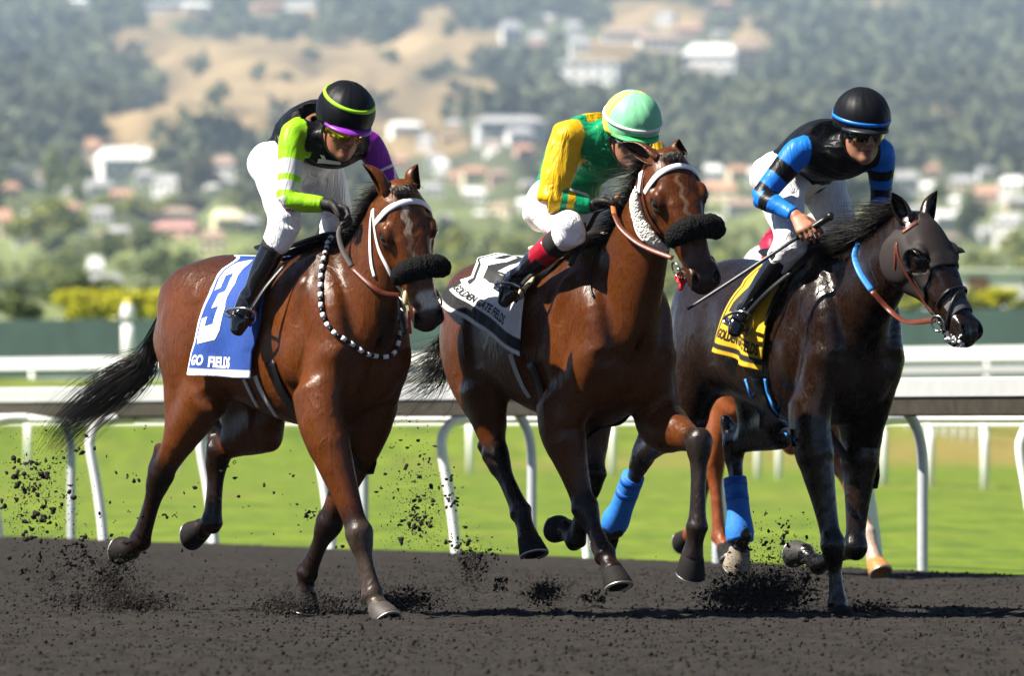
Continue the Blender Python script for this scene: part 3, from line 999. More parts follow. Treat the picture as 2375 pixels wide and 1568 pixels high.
def build_houses():
    Wt, Cr, Be, Pk, Gy = (.80, .79, .76), (.74, .66, .48), (.62, .50, .34), (.60, .40, .33), (.55, .55, .55)
    rT, rB, rG, rW, rP = (.42, .24, .16), (.30, .22, .17), (.34, .34, .35), (.72, .72, .70), (.40, .22, .20)
    L = [(292, 380, 130, 78, Wt, rW, 'big white hillside villa left of the black capped rider'), (215, 350, 40, 60, Be, rT, 'tan gabled house against the left end of the big white villa'),
         (228, 436, 62, 40, Wt, rG, 'white cottage below the big villa and right of the poplars'), (388, 428, 60, 42, Wt, rG, 'white house under the big villa left of the brownish conical tree'), (335, 410, 44, 30, Gy, rG, 'grey house between two white ones below the big villa'),
         (512, 388, 70, 52, Wt, rB, 'pale house just left of the white breeches'), (376, 500, 150, 38, Gy, rB, 'long house with a brown grey roof at left'), (410, 533, 105, 40, Pk, rP, 'pinkish house with a red brown roof left of the white breeches'),
         (527, 512, 66, 54, Cr, Cr, 'cream house with a tall gable left of the near knee'), (494, 560, 58, 54, Cr, rB, 'cream cottage below the gabled cream house'), (570, 520, 60, 40, Gy, rG, 'grey house behind the white breeches'),
         (222, 628, 38, 66, Wt, rW, 'narrow white tower house above the dark bushes at left'), (8, 520, 46, 70, Cr, rT, 'yellowish house at the left picture edge'), (188, 524, 36, 34, Wt, rG, 'small white house right of the big round olive tree'),
         (250, 655, 60, 40, Gy, rG, 'grey shed right of the white tower house'), (125, 445, 24, 22, Wt, rG, 'tiny white house between the poplars'), (20, 440, 50, 34, Be, rT, 'tan house at the left edge under the wooded slope'),
         (940, 296, 72, 30, Wt, rW, 'low white house right of the purple sleeve'), (988, 332, 36, 40, Wt, rG, 'white cube house right of the low white house'), (1010, 375, 40, 36, Gy, rG, 'grey house above the first horse ears'),
         (1180, 290, 150, 40, Gy, rG, 'long grey white terrace left of the green silks'), (1205, 315, 60, 40, Wt, rG, 'white house under the long terrace'), (1250, 304, 36, 34, Cr, rG, 'small cream house left of the green shoulder'),
         (1025, 388, 34, 34, Wt, rW, 'small round white house between the first two riders'), (1100, 452, 52, 34, Wt, rW, 'white house low between the first two riders'), (924, 375, 46, 30, Pk, rT, 'pink house behind the first horse ear'),
         (1002, 440, 52, 30, Gy, rG, 'grey house right of the first horse ear'), (1215, 352, 42, 40, Pk, rT, 'salmon house left of the green jersey'), (1055, 415, 30, 40, Be, rT, 'tan house between the riders'),
         (1370, 168, 140, 52, Wt, rW, 'long white hall on the hill above the green cap', True), (1450, 80, 110, 36, Wt, rB, 'white house high on the hill right of the green cap'), (1525, 95, 90, 40, Wt, rB, 'white house beside another high on the hill'),
         (1185, 74, 46, 56, Gy, rG, 'grey tower high above the green cap'), (1330, 66, 36, 36, Wt, rG, 'small white house high above the green cap'), (1650, 135, 120, 66, Wt, rW, 'bright white house left of the black cap on the right hill'),
         (1742, 120, 80, 60, Be, rB, 'tan roofed house right of the bright white house'), (1600, 70, 60, 30, Pk, rT, 'pinkish house high on the hill above the gap'), (1675, 8, 50, 24, Pk, rT, 'pink house at the top edge above the gap'),
         (1758, 408, 46, 40, Wt, rW, 'white house left of the blue sleeve'), (1668, 446, 90, 48, Cr, rT, 'cream house right of the middle horse head'), (1720, 480, 70, 40, Gy, rB, 'grey house between the second and third horse'),
         (2100, 420, 60, 46, Wt, rG, 'white house right of the blue far sleeve'), (2150, 440, 80, 36, Wt, rW, 'long low white house above the hooded horse'), (2232, 425, 60, 36, Cr, rG, 'cream house above the dark upright tree'),
         (2290, 455, 70, 44, Pk, rT, 'salmon house right of the dark upright tree'), (2350, 430, 60, 40, Wt, rW, 'white house at the right edge on the slope'), (2340, 520, 70, 50, Wt, rG, 'white house low at the right edge'),
         (2190, 510, 60, 46, Wt, rW, 'white house left of the dark upright tree'), (2300, 545, 60, 40, Gy, rG, 'grey house low on the right beside the olive tree'),
         (395, 12, 110, 22, Gy, rG, 'long grey house at the top left skyline'), (455, 16, 60, 22, Wt, rW, 'white house at the top left edge'), (700, 10, 80, 22, Wt, rG, 'white house at the top edge left of centre'), (620, 14, 70, 20, Pk, rT, 'pinkish house at the top edge left of centre'), (182, 4, 50, 20, Wt, rW, 'white house at the very top left')]
    rng = np.random.default_rng(4)
    for it in L:
        x, y, w, h, wc, rc, lab = it[:7]
        HOUSE_BOX.append((x, y, w, h))
        house(x, y, w, h, wc, rc, lab, rz=rng.uniform(-.35, .35), flat=len(it) > 7)
    gen = np.random.default_rng(19)
    k = 0
    for _ in range(4000):
        if k >= 118: break
        zone = ((10, 560, 395, 560), (900, 1230, 280, 520), (1640, 1800, 400, 520), (2080, 2375, 395, 560), (1150, 1700, 40, 110))[(0, 0, 1, 1, 2, 3, 3, 4)[k % 8]]
        x, y = gen.uniform(zone[0], zone[1]), gen.uniform(zone[2], zone[3])
        if any(abs(x - b[0]) < b[2] * .6 + 14 and abs(y - b[1]) < b[3] * .6 + 16 for b in HOUSE_BOX): continue
        w = gen.uniform(30, 58); h = w * gen.uniform(.5, .8)
        HOUSE_BOX.append((x, y, w, h))
        wc = (Wt, Cr, Wt, Be, Pk, Gy)[gen.integers(6)]; rc = (rT, rB, rG, rW, rG)[gen.integers(5)]
        cn = {Wt: 'white', Cr: 'cream', Be: 'tan', Pk: 'pink', Gy: 'grey'}[wc]; rn = {rT: 'red brown', rB: 'brown', rG: 'slate grey', rW: 'pale'}[rc]
        where = 'left of the bay rump' if x < 560 and y > 300 else 'between the first two riders' if x < 1240 and y > 250 else 'high up above the green cap' if y < 250 else 'between the second and third riders' if x < 1900 else 'right of the blue far sleeve'
        house(x, y, w, h, wc, rc, '%s %s house with %s roof %s %s' % ('tiny' if w < 38 else 'small' if w < 48 else 'wider', cn, rn, ('upper', 'middle', 'low')[min(2, int(3 * (y - zone[2]) / (zone[3] - zone[2])))] + ' row', where), rz=gen.uniform(-.5, .5))
        k += 1
    house(2260, 640, 430, 64, Wt, (.80, .80, .79), 'very long white barn behind the right hand hedge', 0.02, 1, loc=np.array(wpt(2260, 690, 345)), name='barn', flat=True)
    house(35, 655, 90, 24, (.16, .36, .48), (.25, .45, .55), 'low blue shed at the left edge above the dark bush', .1, 1, name='shed')


def build_haze():
    V = [(x, y, z) for x in (-1700, 1700) for y in (-100, 10300) for z in (-3, 480)]
    t = NT('thin_air'); nt = t.t
    nt.nodes.remove(t.b)
    v = nt.nodes.new("ShaderNodeVolumePrincipled")
    v.inputs['Color'].default_value = (.62, .80, 1.0, 1); v.inputs['Density'].default_value = .00006; v.inputs['Anisotropy'].default_value = .2
    nt.links.new(v.outputs[0], nt.nodes['Material Output'].inputs['Volume'])
    o = mesh_obj('haze', V, [(0, 1, 3, 2), (4, 6, 7, 5), (0, 4, 5, 1), (2, 3, 7, 6), (0, 2, 6, 4), (1, 5, 7, 3)], t.m, smooth=False)
    tag(o, kind='stuff')
# ------------------------------------------------------------------ horses
class Frame:
    """Local axes of an animal: u forward, y to its left, w up. Heading is measured from the picture's right towards the camera."""
    def __init__(self, heading, X, Y):
        self.s, self.c = math.sin(R(heading)), math.cos(R(heading))
        self.X, self.Y = X, Y
        self.M = Matrix(((self.c, self.s, 0, X), (-self.s, self.c, 0, Y), (0, 0, 1, 0), (0, 0, 0, 1)))
        self.Mi = self.M.inverted()

    def loc(self, p):
        return np.array(self.Mi @ Vector(p))

    def wor(self, p):
        return np.array(self.M @ Vector(p))

    def vec(self, d):
        return np.array(self.Mi.to_3x3() @ Vector(d))

    def at(self, px, py, y=None, u=None):
        kx = (px - 1187.5) * KPX
        s, c = self.s, self.c
        if u is None:
            v = -y
            u = (kx * (self.Y - v * c) - self.X + v * s) / (c + kx * s)
        else:
            v = (kx * (self.Y - u * s) - self.X - u * c) / (-s + kx * c)
        Yd = self.Y - u * s - v * c
        return np.array([u, -v, CAM_H - (py - HORIZON) * KPX * Yd])

    def depth(self, px, py, Y):
        return self.loc(wpt(px, py, Y))


class Head:
    def __init__(self, fr, poll, muzzle_px, yaw, scale=1.0, away=False, roll=0):
        self.s = scale
        pw = Vector(fr.wor(poll)); L = 0.60 * scale
        o = Vector((0, 0, CAM_H)); d = (wpt(muzzle_px[0], muzzle_px[1], 1.0) - o)
        A = d.dot(d); B = 2 * d.dot(o - pw); Cc = (o - pw).dot(o - pw) - L * L
        disc = B * B - 4 * A * Cc
        t = (-B - math.sqrt(max(disc, 0)) * (-1 if away else 1)) / (2 * A)
        mw = o + d * t
        ex = (mw - pw).normalized()
        hint = Vector((math.sin(R(yaw)), -math.cos(R(yaw)), 0.25))
        ey = (hint - ex * hint.dot(ex)).normalized()
        self.disc = disc
        self.p = np.array(poll); self.ex = fr.vec(ex); self.ey = fr.vec(ey)
        self.ez = np.cross(self.ex, self.ey)      # towards the horse's right
        if roll:
            cr, sr = math.cos(R(roll)), math.sin(R(roll))
            self.ey, self.ez = self.ey * cr + self.ez * sr, self.ez * cr - self.ey * sr
        self.axes = (self.ex, self.ey, self.ez)

    def __call__(self, x, y, z):
        return self.p + self.s * (x * self.ex + y * self.ey + z * self.ez)


TRUNK = [  # u, top, bottom, half width
    (-0.845, 1.26, 1.16, 0.03), (-0.83, 1.31, 1.11, 0.07), (-0.79, 1.385, 1.06, 0.12), (-0.70, 1.475, 1.01, 0.185), (-0.57, 1.545, 0.97, 0.235), (-0.40, 1.575, 0.955, 0.262),
    (-0.22, 1.555, 0.930, 0.268), (0.0, 1.535, 0.875, 0.282), (0.2, 1.555, 0.83, 0.275), (0.36, 1.60, 0.82, 0.245),
    (0.48, 1.60, 0.85, 0.20), (0.59, 1.50, 0.90, 0.165), (0.67, 1.36, 0.97, 0.12), (0.70, 1.26, 1.04, 0.07)]


def horse_body(spec, h=0.0085):
    fr = spec['fr']
    pitch, lift = spec.get('pitch', 0), spec.get('lift', 0)
    cp, sp = math.cos(R(pitch)), math.sin(R(pitch))

    def tr(u, y, w):      # trunk template point
        c = w - 1.2
        return np.array([u * cp - c * sp, y, u * sp + c * cp + 1.2 + lift])
    spec['tr'] = tr
    legs = {}
    for nm in ('rh', 'lh', 'rf', 'lf'):
        legs[nm] = [fr.at(p[0], p[1], y=p[2]) if len(p) == 3 else fr.at(p[0], p[1], u=p[3]) for p in spec[nm]]
    spec['legs'] = legs
    if 'poll_Y' in spec: poll = fr.depth(spec['poll'][0], spec['poll'][1], spec['poll_Y'])
    else: poll = fr.at(*spec['poll'][:2], y=spec['poll'][2])
    hd = Head(fr, poll, spec['muzzle'], spec['yaw'], spec.get('head_scale', 1.0), spec.get('away', False), spec.get('roll', 0))
    spec['head'] = hd
    allp = np.array([p for l in legs.values() for p in l] + [poll, hd(.6, -.05, 0), hd(.15, -.28, 0), tr(-.86, -.3, 1.6), tr(.7, .3, 1.6)])
    lo = allp.min(0) - 0.13; hi = allp.max(0) + 0.13
    lo[2] = max(lo[2], -0.05)
    F = Field(lo, hi, h)
    fat = spec.get('fat', 1.0)
    F.barrel([(u, t - 1.2, b - 1.2, a * fat) for u, t, b, a in TRUNK], (0, 0, 1.2 + lift), (cp, 0, sp), (-sp, 0, cp))
    # neck
    nb = [(tr(.28, 0, 1.26), .20, .27, (0, 1, 0)), (tr(.52, 0, 1.30), .165, .285, (0, 1, 0))]
    e = hd(.03, -.10, 0)
    es = hd.ez if hd.ez[1] > 0 else -hd.ez
    mid = spec.get('neck_mid')
    m = (tr(.60, 0, 1.36) * .42 + e * .58) if mid is None else np.array(mid, float)
    q = tr(.60, 0, 1.36) * .75 + m * .25
    F.tube(nb + [(q, .128, .225, (0, 1, 0)), (m, .092, .165, nrm(np.array([0, 1, 0]) + es * .6)), (e, .078, .128, es)], k=0.07, n=5, blur=3)
    # shoulder blades, arms, breast, haunches
    for sd, nm in ((-1, 'rf'), (1, 'lf')):
        L = legs[nm]
        F.tube([(tr(.42, sd * .10, 1.50), .055, .10), (tr(.54, sd * .155, 1.32), .070, .15), (tr(.63, sd * .150, 1.13), .070, .11)], k=0.05, n=5)
        el = L[0]
        F.tube([(tr(.62, sd * .150, 1.12), .078, .10), (el * .45 + tr(.57, sd * .16, 1.08) * .55, .080, .118), (el, .072, .100), (el * .8 + L[1] * .2, .066, .085)], k=0.06, n=5)
        F.ellipsoid(tr(.60, sd * .085, 1.06), (.11, .085, .14), k=0.04)
    for sd, nm in ((-1, 'rh'), (1, 'lh')):
        L = legs[nm]; st = L[0]
        hip = tr(-.50, sd * .145, 1.30)
        F.tube([(hip, .10, .17), (hip * .5 + st * .5, .11, .165), (st, .080, .105)], k=0.06, n=6)
        ho = L[1]
        g = st * .40 + ho * .60
        but = tr(-.70, sd * .105, 1.22)
        F.tube([(but, .075, .095), (tr(-.66, sd * .13, 1.12) * .6 + st * .4, .09, .13), (g, .055, .070)], k=0.05, n=6)
    # lower legs
    q = spec.get('leg_scale', 1.27)

    def LT(nodes, k, n=4, side=(0, 1, 0), **kw):
        F.tube([(p, a_ * q, b_ * q) for p, a_, b_ in nodes], side=side, k=k, n=n, **kw)
    for sd, nm in ((-1, 'rh'), (1, 'lh')):
        st, ho, fe, co, toe = legs[nm]
        ax = nrm(ho - st); cx = nrm(fe - ho)
        side = np.array(spec.get(nm + '_side', (0, 1, 0)), float)
        back = -nrm(np.cross(nrm(ax + cx), side))    # the hock points here
        LT([(st, .072, .100), (st * .7 + ho * .3, .062, .082), (st * .4 + ho * .6, .048, .060), (st * .15 + ho * .85, .040, .048), (ho, .044, .052)], .03, side=side)
        LT([(ho - ax * .015, .044, .052), (ho + cx * .06, .038, .044), (ho + cx * .11, .029, .036), (ho * .5 + fe * .5, .0255, .033), (fe - cx * .055, .028, .036), (fe, .0365, .042)], .012, side=side)
        tip = ho + back * .056 - cx * .090
        LT([(ho + cx * .07 + back * .028, .018, .020), (ho + back * .05 - cx * .02, .021, .023), (tip, .018, .020)], .022, 3, side)
        LT([(tip, .015, .014), (tip * .45 + (st * .35 + ho * .65 + back * .035) * .55, .012, .014), (st * .5 + ho * .5 + back * .03, .018, .018)], .03, 3, side)
        LT([(ho + cx * .07 + back * .030, .012, .014), (ho * .5 + fe * .5 + back * .022, .012, .013), (fe - cx * .03 + back * .02, .015, .015)], .010, 3, side)
        pastern(LT, F, fe, co, back, side)
    for sd, nm in ((-1, 'rf'), (1, 'lf')):
        el, kn, fe, co, toe = legs[nm]
        ax = nrm(kn - el); cx = nrm(fe - kn)
        side = np.array(spec.get(nm + '_side', (0, 1, 0)), float)
        fwd = nrm(np.cross(nrm(ax + cx), side))
        LT([(el * 1.25 - kn * .25, .056, .080), (el, .062, .086), (el * .7 + kn * .3, .060, .076), (el * .42 + kn * .58, .047, .055), (el * .15 + kn * .85, .038, .042), (kn, .044, .046)], .05, side=side)
        LT([(kn - ax * .01, .044, .046), (kn + cx * .05, .039, .042), (kn + cx * .09, .029, .034), (kn * .5 + fe * .5, .0245, .031), (fe - cx * .055, .027, .035), (fe, .0355, .041)], .012, side=side)
        F.ellipsoid(kn + fwd * .013, (.044, .047, .056), k=0.025)
        F.ellipsoid(kn - fwd * .050 - ax * .005, (.022, .022, .03), k=0.02)
        LT([(kn + cx * .06 - fwd * .032, .012, .014), (kn * .5 + fe * .5 - fwd * .023, .011, .012), (fe - cx * .03 - fwd * .018, .015, .015)], .010, 3, side)
        # forearm muscles
        F.tube([(el * 1.05 - kn * .05 + fwd * .05 + side * sd * .02, .035, .04), (el * .7 + kn * .3 + fwd * .035 + side * sd * .012, .032, .038), (el * .4 + kn * .6 + fwd * .02, .02, .024)], side=side, k=.03, n=3)
        F.tube([(el * .95 + kn * .05 - fwd * .03 + side * sd * .03, .03, .035), (el * .6 + kn * .4 - fwd * .03 + side * sd * .02, .028, .03), (el * .3 + kn * .7 - fwd * .02, .015, .018)], side=side, k=.02, n=3)
        pastern(LT, F, fe, co, -fwd, side)
    horse_head(F, hd)
    horse_muscles(F, spec, tr)
    return F


def pastern(LT, F, fe, co, back, side):
    F.ellipsoid(fe + back * .026, (.030, .030, .034), k=0.02)
    LT([(fe, .035, .040), (fe * .5 + co * .5, .029, .031), (co, .038, .040)], .012, 3, side)


def horse_head(F, H):
    s = H.s
    sd = H.ez

    W = 1.06

    def T(nodes, k, n=4, cap=.7, mode='add'): F.tube([(H(x, y, z * W), a * s * W, b * s) for x, y, z, a, b in nodes], side=sd, k=k, n=n, cap=cap, mode=mode)

    def E(x, y, z, rx, ry, rz, k, mode='add', tilt=0.0):
        c, t = math.cos(tilt), math.sin(tilt)
        F.ellipsoid(H(x, y, z * W), np.array((rx, ry, rz)) * s, (H.ex * c + H.ey * t, H.ey * c - H.ex * t, H.ez), k=k * s, mode=mode)
    # skull: broad flat forehead, narrow straight nose, square muzzle
    T([(-.005, -.070, 0, .074, .070), (.05, -.075, 0, .094, .085), (.12, -.075, 0, .112, .085), (.18, -.074, 0, .114, .080), (.24, -.074, 0, .094, .074), (.31, -.074, 0, .074, .066),
       (.38, -.076, 0, .064, .060), (.45, -.080, 0, .060, .054), (.51, -.086, 0, .062, .053), (.555, -.094, 0, .060, .050), (.585, -.102, 0, .042, .036)], 0.03, n=3)
    for z in (1, -1):
        # cheek and jaw
        T([(.05, -.16, z * .060, .030, .075), (.12, -.185, z * .064, .036, .088), (.20, -.172, z * .056, .032, .072), (.30, -.140, z * .038, .030, .045), (.42, -.128, z * .024, .028, .028)], 0.035)
        E(.115, -.160, z * .086, .085, .080, .024, .045)
        # brow ridge, temple hollow, cheek bone, nasal bones
        E(.175, -.030, z * .096, .050, .024, .020, .022)
        E(.105, -.030, z * .102, .030, .014, .014, .03, 'sub')
        T([(.215, -.090, z * .100, .011, .011), (.29, -.096, z * .080, .010, .011), (.37, -.102, z * .060, .008, .009)], .022, 3)
        T([(.22, -.020, z * .040, .020, .012), (.34, -.024, z * .030, .018, .010), (.44, -.040, z * .022, .014, .009), (.50, -.06, z * .018, .010, .009)], .03, 3)
        E(.29, -.060, z * .095, .06, .018, .016, .03, 'sub')
        # eye
        E(.190, -.050, z * .112, .027, .021, .013, .012, 'sub')
        T([(.158, -.052, z * .101, .005, .005), (.183, -.028, z * .104, .0075, .0075), (.224, -.050, z * .098, .005, .005)], .012)
        T([(.158, -.052, z * .101, .004, .004), (.192, -.074, z * .106, .0055, .0055), (.224, -.050, z * .098, .004, .004)], .012)
        # nostril: flared rim round a deep hollow that opens forward and outward
        T([(.500, -.056, z * .044, .014, .014), (.540, -.044, z * .050, .015, .015), (.574, -.058, z * .052, .015, .015), (.582, -.092, z * .046, .013, .013)], .016, 4)
        T([(.520, -.045, z * .024, .010, .010), (.555, -.044, z * .022, .011, .010), (.585, -.070, z * .020, .011, .010)], .016, 3)
        E(.560, -.046, z * .047, .024, .015, .0125, .005, 'sub', tilt=-.5)
        # corner of the mouth
        T([(.44, -.128, z * .060, .004, .005), (.50, -.134, z * .058, .005, .005), (.56, -.138, z * .048, .005, .005), (.59, -.138, z * .02, .005, .005)], .012, 3, mode='sub')
    # lower lip and chin
    T([(.38, -.142, 0, .036, .026), (.46, -.154, 0, .040, .024), (.525, -.163, 0, .040, .024), (.556, -.162, 0, .030, .018)], .014)


def horse_muscles(F, spec, tr):
    for sd in (-1, 1):
        # groove behind the shoulder, edge of the shoulder blade, flank fold, thigh lines
        F.tube([(tr(.33, sd * .285, 1.44), .010, .03), (tr(.30, sd * .315, 1.22), .012, .04), (tr(.33, sd * .300, 1.0), .010, .03)], side=(0, 1, 0), k=0.06, n=4, mode='sub')
        F.ellipsoid(tr(.42, sd * .205, 1.16), (.10, .060, .15), k=0.04)
        F.ellipsoid(tr(.44, sd * .20, 1.32), (.05, .045, .16), axes=((1, 0, -.35), (0, 1, 0), (.35, 0, 1)), k=0.03)
        F.ellipsoid(tr(.57, sd * .175, 1.30), (.045, .045, .15), axes=((1, 0, .5), (0, 1, 0), (-.5, 0, 1)), k=0.03)
        F.ellipsoid(tr(.60, sd * .185, 1.08), (.06, .045, .08), k=0.03)
        F.tube([(tr(-.26, sd * .285, 1.34), .012, .03), (tr(-.23, sd * .290, 1.12), .014, .035)], side=(0, 1, 0), k=0.07, n=3, mode='sub')
        F.ellipsoid(tr(-.50, sd * .135, 1.38), (.20, .095, .13), k=0.06)
        F.tube([(tr(-.60, sd * .265, 1.36), .006, .015), (tr(-.66, sd * .262, 1.18), .008, .02), (tr(-.64, sd * .25, 1.02), .006, .015)], side=(0, 1, 0), k=0.05, n=4, mode='sub')
        # neck strap muscle
    F.tube([(tr(.745, 0, 1.20), .008, .03), (tr(.745, 0, 1.08), .01, .035), (tr(.70, 0, .96), .008, .03)], side=(0, 1, 0), k=0.05, n=4, mode='sub')


def horse_ear(H, z, tip=None, opening=(0.0, 1.0, .35), base=(-.012, -.045, .062), length=.165):
    """A cupped ear as a closed shell; tip is a local point, opening is given along the head's own axes."""
    b = H(base[0], base[1], base[2] * z)
    if tip is None: tip = b + (-H.ex * .95 + H.ey * .15 + H.ez * .25 * z) * length * H.s
    ax = np.asarray(tip) - b; L = np.linalg.norm(ax); ax = ax / L
    op = H.ex * opening[0] + H.ey * opening[1] + H.ez * opening[2] * z
    op = nrm(op - ax * np.dot(op, ax)); sd = np.cross(ax, op)
    prof = [(-.12, .034, 1.0), (0, .036, 1.0), (.12, .037, .92), (.25, .038, .84), (.4, .037, .78), (.55, .034, .74), (.7, .027, .72), (.83, .018, .75), (.93, .009, .8), (1.0, .003, .9)]
    rows = catmull(np.array(prof), 2)
    na = 15; V = []
    for inner in (0, 1):
        for t, r, wrap in rows:
            r = r * H.s * (.84 if inner else 1.0)
            c = b + ax * (L * t) - op * (.010 * H.s * math.sin(max(t, 0) * 3.1)) + op * (0.0015 * inner)
            for i in range(na):
                th = (i / (na - 1) - .5) * 2 * math.pi * wrap * .86
                V.append(c - op * (math.cos(th) * r * .9) + sd * (math.sin(th) * r))
    n = len(rows); F = []
    o = n * na
    for i in range(n - 1):
        for j in range(na - 1):
            q = (i * na + j, i * na + j + 1, (i + 1) * na + j + 1, (i + 1) * na + j)
            F.append(q); F.append(tuple(o + x for x in q[::-1]))
        for j, fl in ((0, 0), (na - 1, 1)):
            q = (i * na + j, (i + 1) * na + j, o + (i + 1) * na + j, o + i * na + j)
            F.append(q if not fl else q[::-1])
    for j in range(na - 1):
        i = n - 1
        F.append((i * na + j, i * na + j + 1, o + i * na + j + 1, o + i * na + j))
    return np.array(V), np.array(F)


def hoof_arrays(co, sole, side, size=1.0):
    """Hoof wall, bulbs and hollow sole as one loft from the coronet down; also the shoe rim."""
    ax = sole - co; L = np.linalg.norm(ax); ax = ax / L
    L = 0.078 * size
    side = nrm(side - ax * np.dot(side, ax)); dor = np.cross(ax, side)
    V = []; m = 24
    prof = [(-.018, .040, .040, .000), (.0, .047, .047, .000), (.05, .0485, .049, .003), (.5, .055, .057, .012), (.95, .0615, .065, .021), (1.0, .061, .0645, .022), (1.0, .052, .055, .021), (.88, .030, .034, .015), (.84, .004, .004, .01)]
    for t, a, b, off in prof:
        c = co + ax * (t * L if abs(t) > .02 else t * size) + dor * off * size
        for i in range(m):
            th = 2 * math.pi * i / m
            x, y = math.cos(th), math.sin(th)
            k = 1.0 if x > 0 else (1 - .10 * x * x)
            V.append(c + dor * (x * b * k * size) + side * (y * a * size))
    F = []
    for r in range(len(prof) - 1):
        for i in range(m):
            F.append((r * m + i, r * m + (i + 1) % m, (r + 1) * m + (i + 1) % m, (r + 1) * m + i))
    shoe = []; SF = []
    seq = range(-9, 10)
    for i in seq:
        th = 2 * math.pi * i / 24 * 1.02
        x, y = math.cos(th), math.sin(th)
        for rr, hh in ((.99, .0), (.99, .006), (.70, .006), (.70, .0)):
            c = co + ax * (L + hh * size) + dor * .022 * size
            shoe.append(c + dor * (x * .0645 * rr * size) + side * (y * .061 * rr * size))
    for i in range(len(shoe) // 4 - 1):
        for q in range(4):
            SF.append((i * 4 + q, i * 4 + (q + 1) % 4, (i + 1) * 4 + (q + 1) % 4, (i + 1) * 4 + q))
    SF.append((0, 3, 2, 1)); e = len(shoe) - 4; SF.append((e, e + 1, e + 2, e + 3))
    return (np.array(V), np.array(F)), (np.array(shoe), np.array(SF)), dor, ax, side


def strands(n, root, path, length, r0, rng, seg=9, flutter=.1):
    """Tapered three-sided hairs; root(i) -> point and path(i, t, p) -> point along the lock."""
    V = []; F = []
    for i in range(n):
        pts = [np.asarray(path(i, t / (seg - 1))) for t in range(seg)]
        P = np.array(pts)
        T = np.gradient(P, axis=0); T /= np.linalg.norm(T, axis=1)[:, None] + 1e-9
        A = np.cross(T, np.array([.3, .5, .8])); A /= np.linalg.norm(A, axis=1)[:, None] + 1e-9
        B = np.cross(T, A)
        base = i * seg * 3
        rad = r0 * (1 - np.linspace(0, 1, seg) ** 1.5 * .92) * (0.7 + .6 * rng.random())
        ring = np.stack([P + A * rad[:, None], P - A * (rad * .5)[:, None] + B * (rad * .87)[:, None], P - A * (rad * .5)[:, None] - B * (rad * .87)[:, None]], 1).reshape(-1, 3)
        V.append(ring)
        for s in range(seg - 1):
            for q in range(3):
                F.append((base + s * 3 + q, base + s * 3 + (q + 1) % 3, base + (s + 1) * 3 + (q + 1) % 3, base + (s + 1) * 3 + q))
    return np.vstack(V), np.array(F)
# heading, place, then leg joints (stifle or elbow, hock or knee, fetlock, coronet, sole) as measuring-grid x, y and metres left of the spine
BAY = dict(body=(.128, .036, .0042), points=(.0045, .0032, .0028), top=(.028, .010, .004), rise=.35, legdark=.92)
HORSE_A = dict(fr=Frame(55, -1.0, 45.8), cloth_shift=10,
    rh=[(478, 915, -.17), (372, 1100, -.14), (326, 1255, -.13), (303, 1275, -.13), (275, 1262, -.13)],
    lh=[(615, 985, .16), (505, 1045, .12), (492, 1214, .11), (468, 1228, .11), (425, 1232, .11)],
    rf=[(744, 975, -.20), (833, 1240, -.13), (864, 1380, -.11), (878, 1411, -.11), (890, 1438, -.11)],
    lf=[(853, 985, .20), (763, 1213, .15), (712, 1330, .14), (706, 1372, .14), (702, 1404, .14)],
    poll=(932, 437, .0), muzzle=(1004, 752), yaw=12,
    palette=BAY, coat_name='bright_bay', dusty=('rf',), dust=(.075, .058, .047),
    marks=[(.08, .20, .012, .016, (.42, .36, .32)), (.20, .34, .018, .012, (.22, .15, .11)), (.455, .52, -.01, .042, (.72, .62, .57))],
    ears=[dict(px=(841, 379), dY=-.02, open=(0, .05, 1)), dict(px=(968, 380), dY=.0, open=(0, .6, .7))],
    mane=dict(n=1300, length=.055, lift=.1), forelock=.55,
    tail=dict(n=760, path_px=[(352, 800, 0.0), (335, 845, -.01), (290, 880, -.03), (230, 925, -.05), (165, 985, -.07), (120, 1040, -.08)], Y_off=0, spread=[.012, .024, .038, .046, .046, .036]),
    label='bright bay racehorse with black and white striped neck strap and number 3 cloth')
HORSE_B = dict(fr=Frame(62, 0.19, 45.95), cloth_shift=6,
    rh=[(1125, 905, -.17), (1149, 1056, -.14), (1208, 1188, -.13), (1226, 1250, -.13), (1236, 1303, -.13)],
    lh=[(1370, 960, .16), (1376, 1102, .13), (1335, 1255, .12), (1312, 1228, .12), (1275, 1202, .12)],
    rf=[(1300, 985, -.20), (1356, 1180, -.14), (1404, 1288, -.12), (1421, 1325, -.12), (1430, 1368, -.12)],
    lf=[(1535, 985, .20), (1622, 1028, .17), (1617, 1222, .15), (1606, 1290, .15), (1588, 1362, .15)],
    poll=(1554, 358, -.02), muzzle=(1650, 655), yaw=17, fat=1.06,
    palette=dict(BAY, body=(.106, .030, .0042), top=(.036, .012, .005)), coat_name='bay', dusty=('lf',), dust=(.024, .018, .015),
    marks=[(.10, .30, .004, .010, (.20, .13, .09))],
    ears=[dict(px=(1442, 329), dY=.05, open=(0, .3, .9)), dict(px=(1574, 322), dY=.0, open=(0, .7, .55))],
    mane=dict(n=1300, length=.075, lift=.1), forelock=.5,
    tail=dict(n=420, path_px=[(1032, 800, 0.0), (1025, 835, 0), (1000, 865, -.02), (965, 885, -.03), (930, 905, -.04)], Y_off=0, spread=[.015, .04, .06, .065, .05]),
    label='bay racehorse in the middle wearing white number 2 cloth and cream fleece cheek pieces')
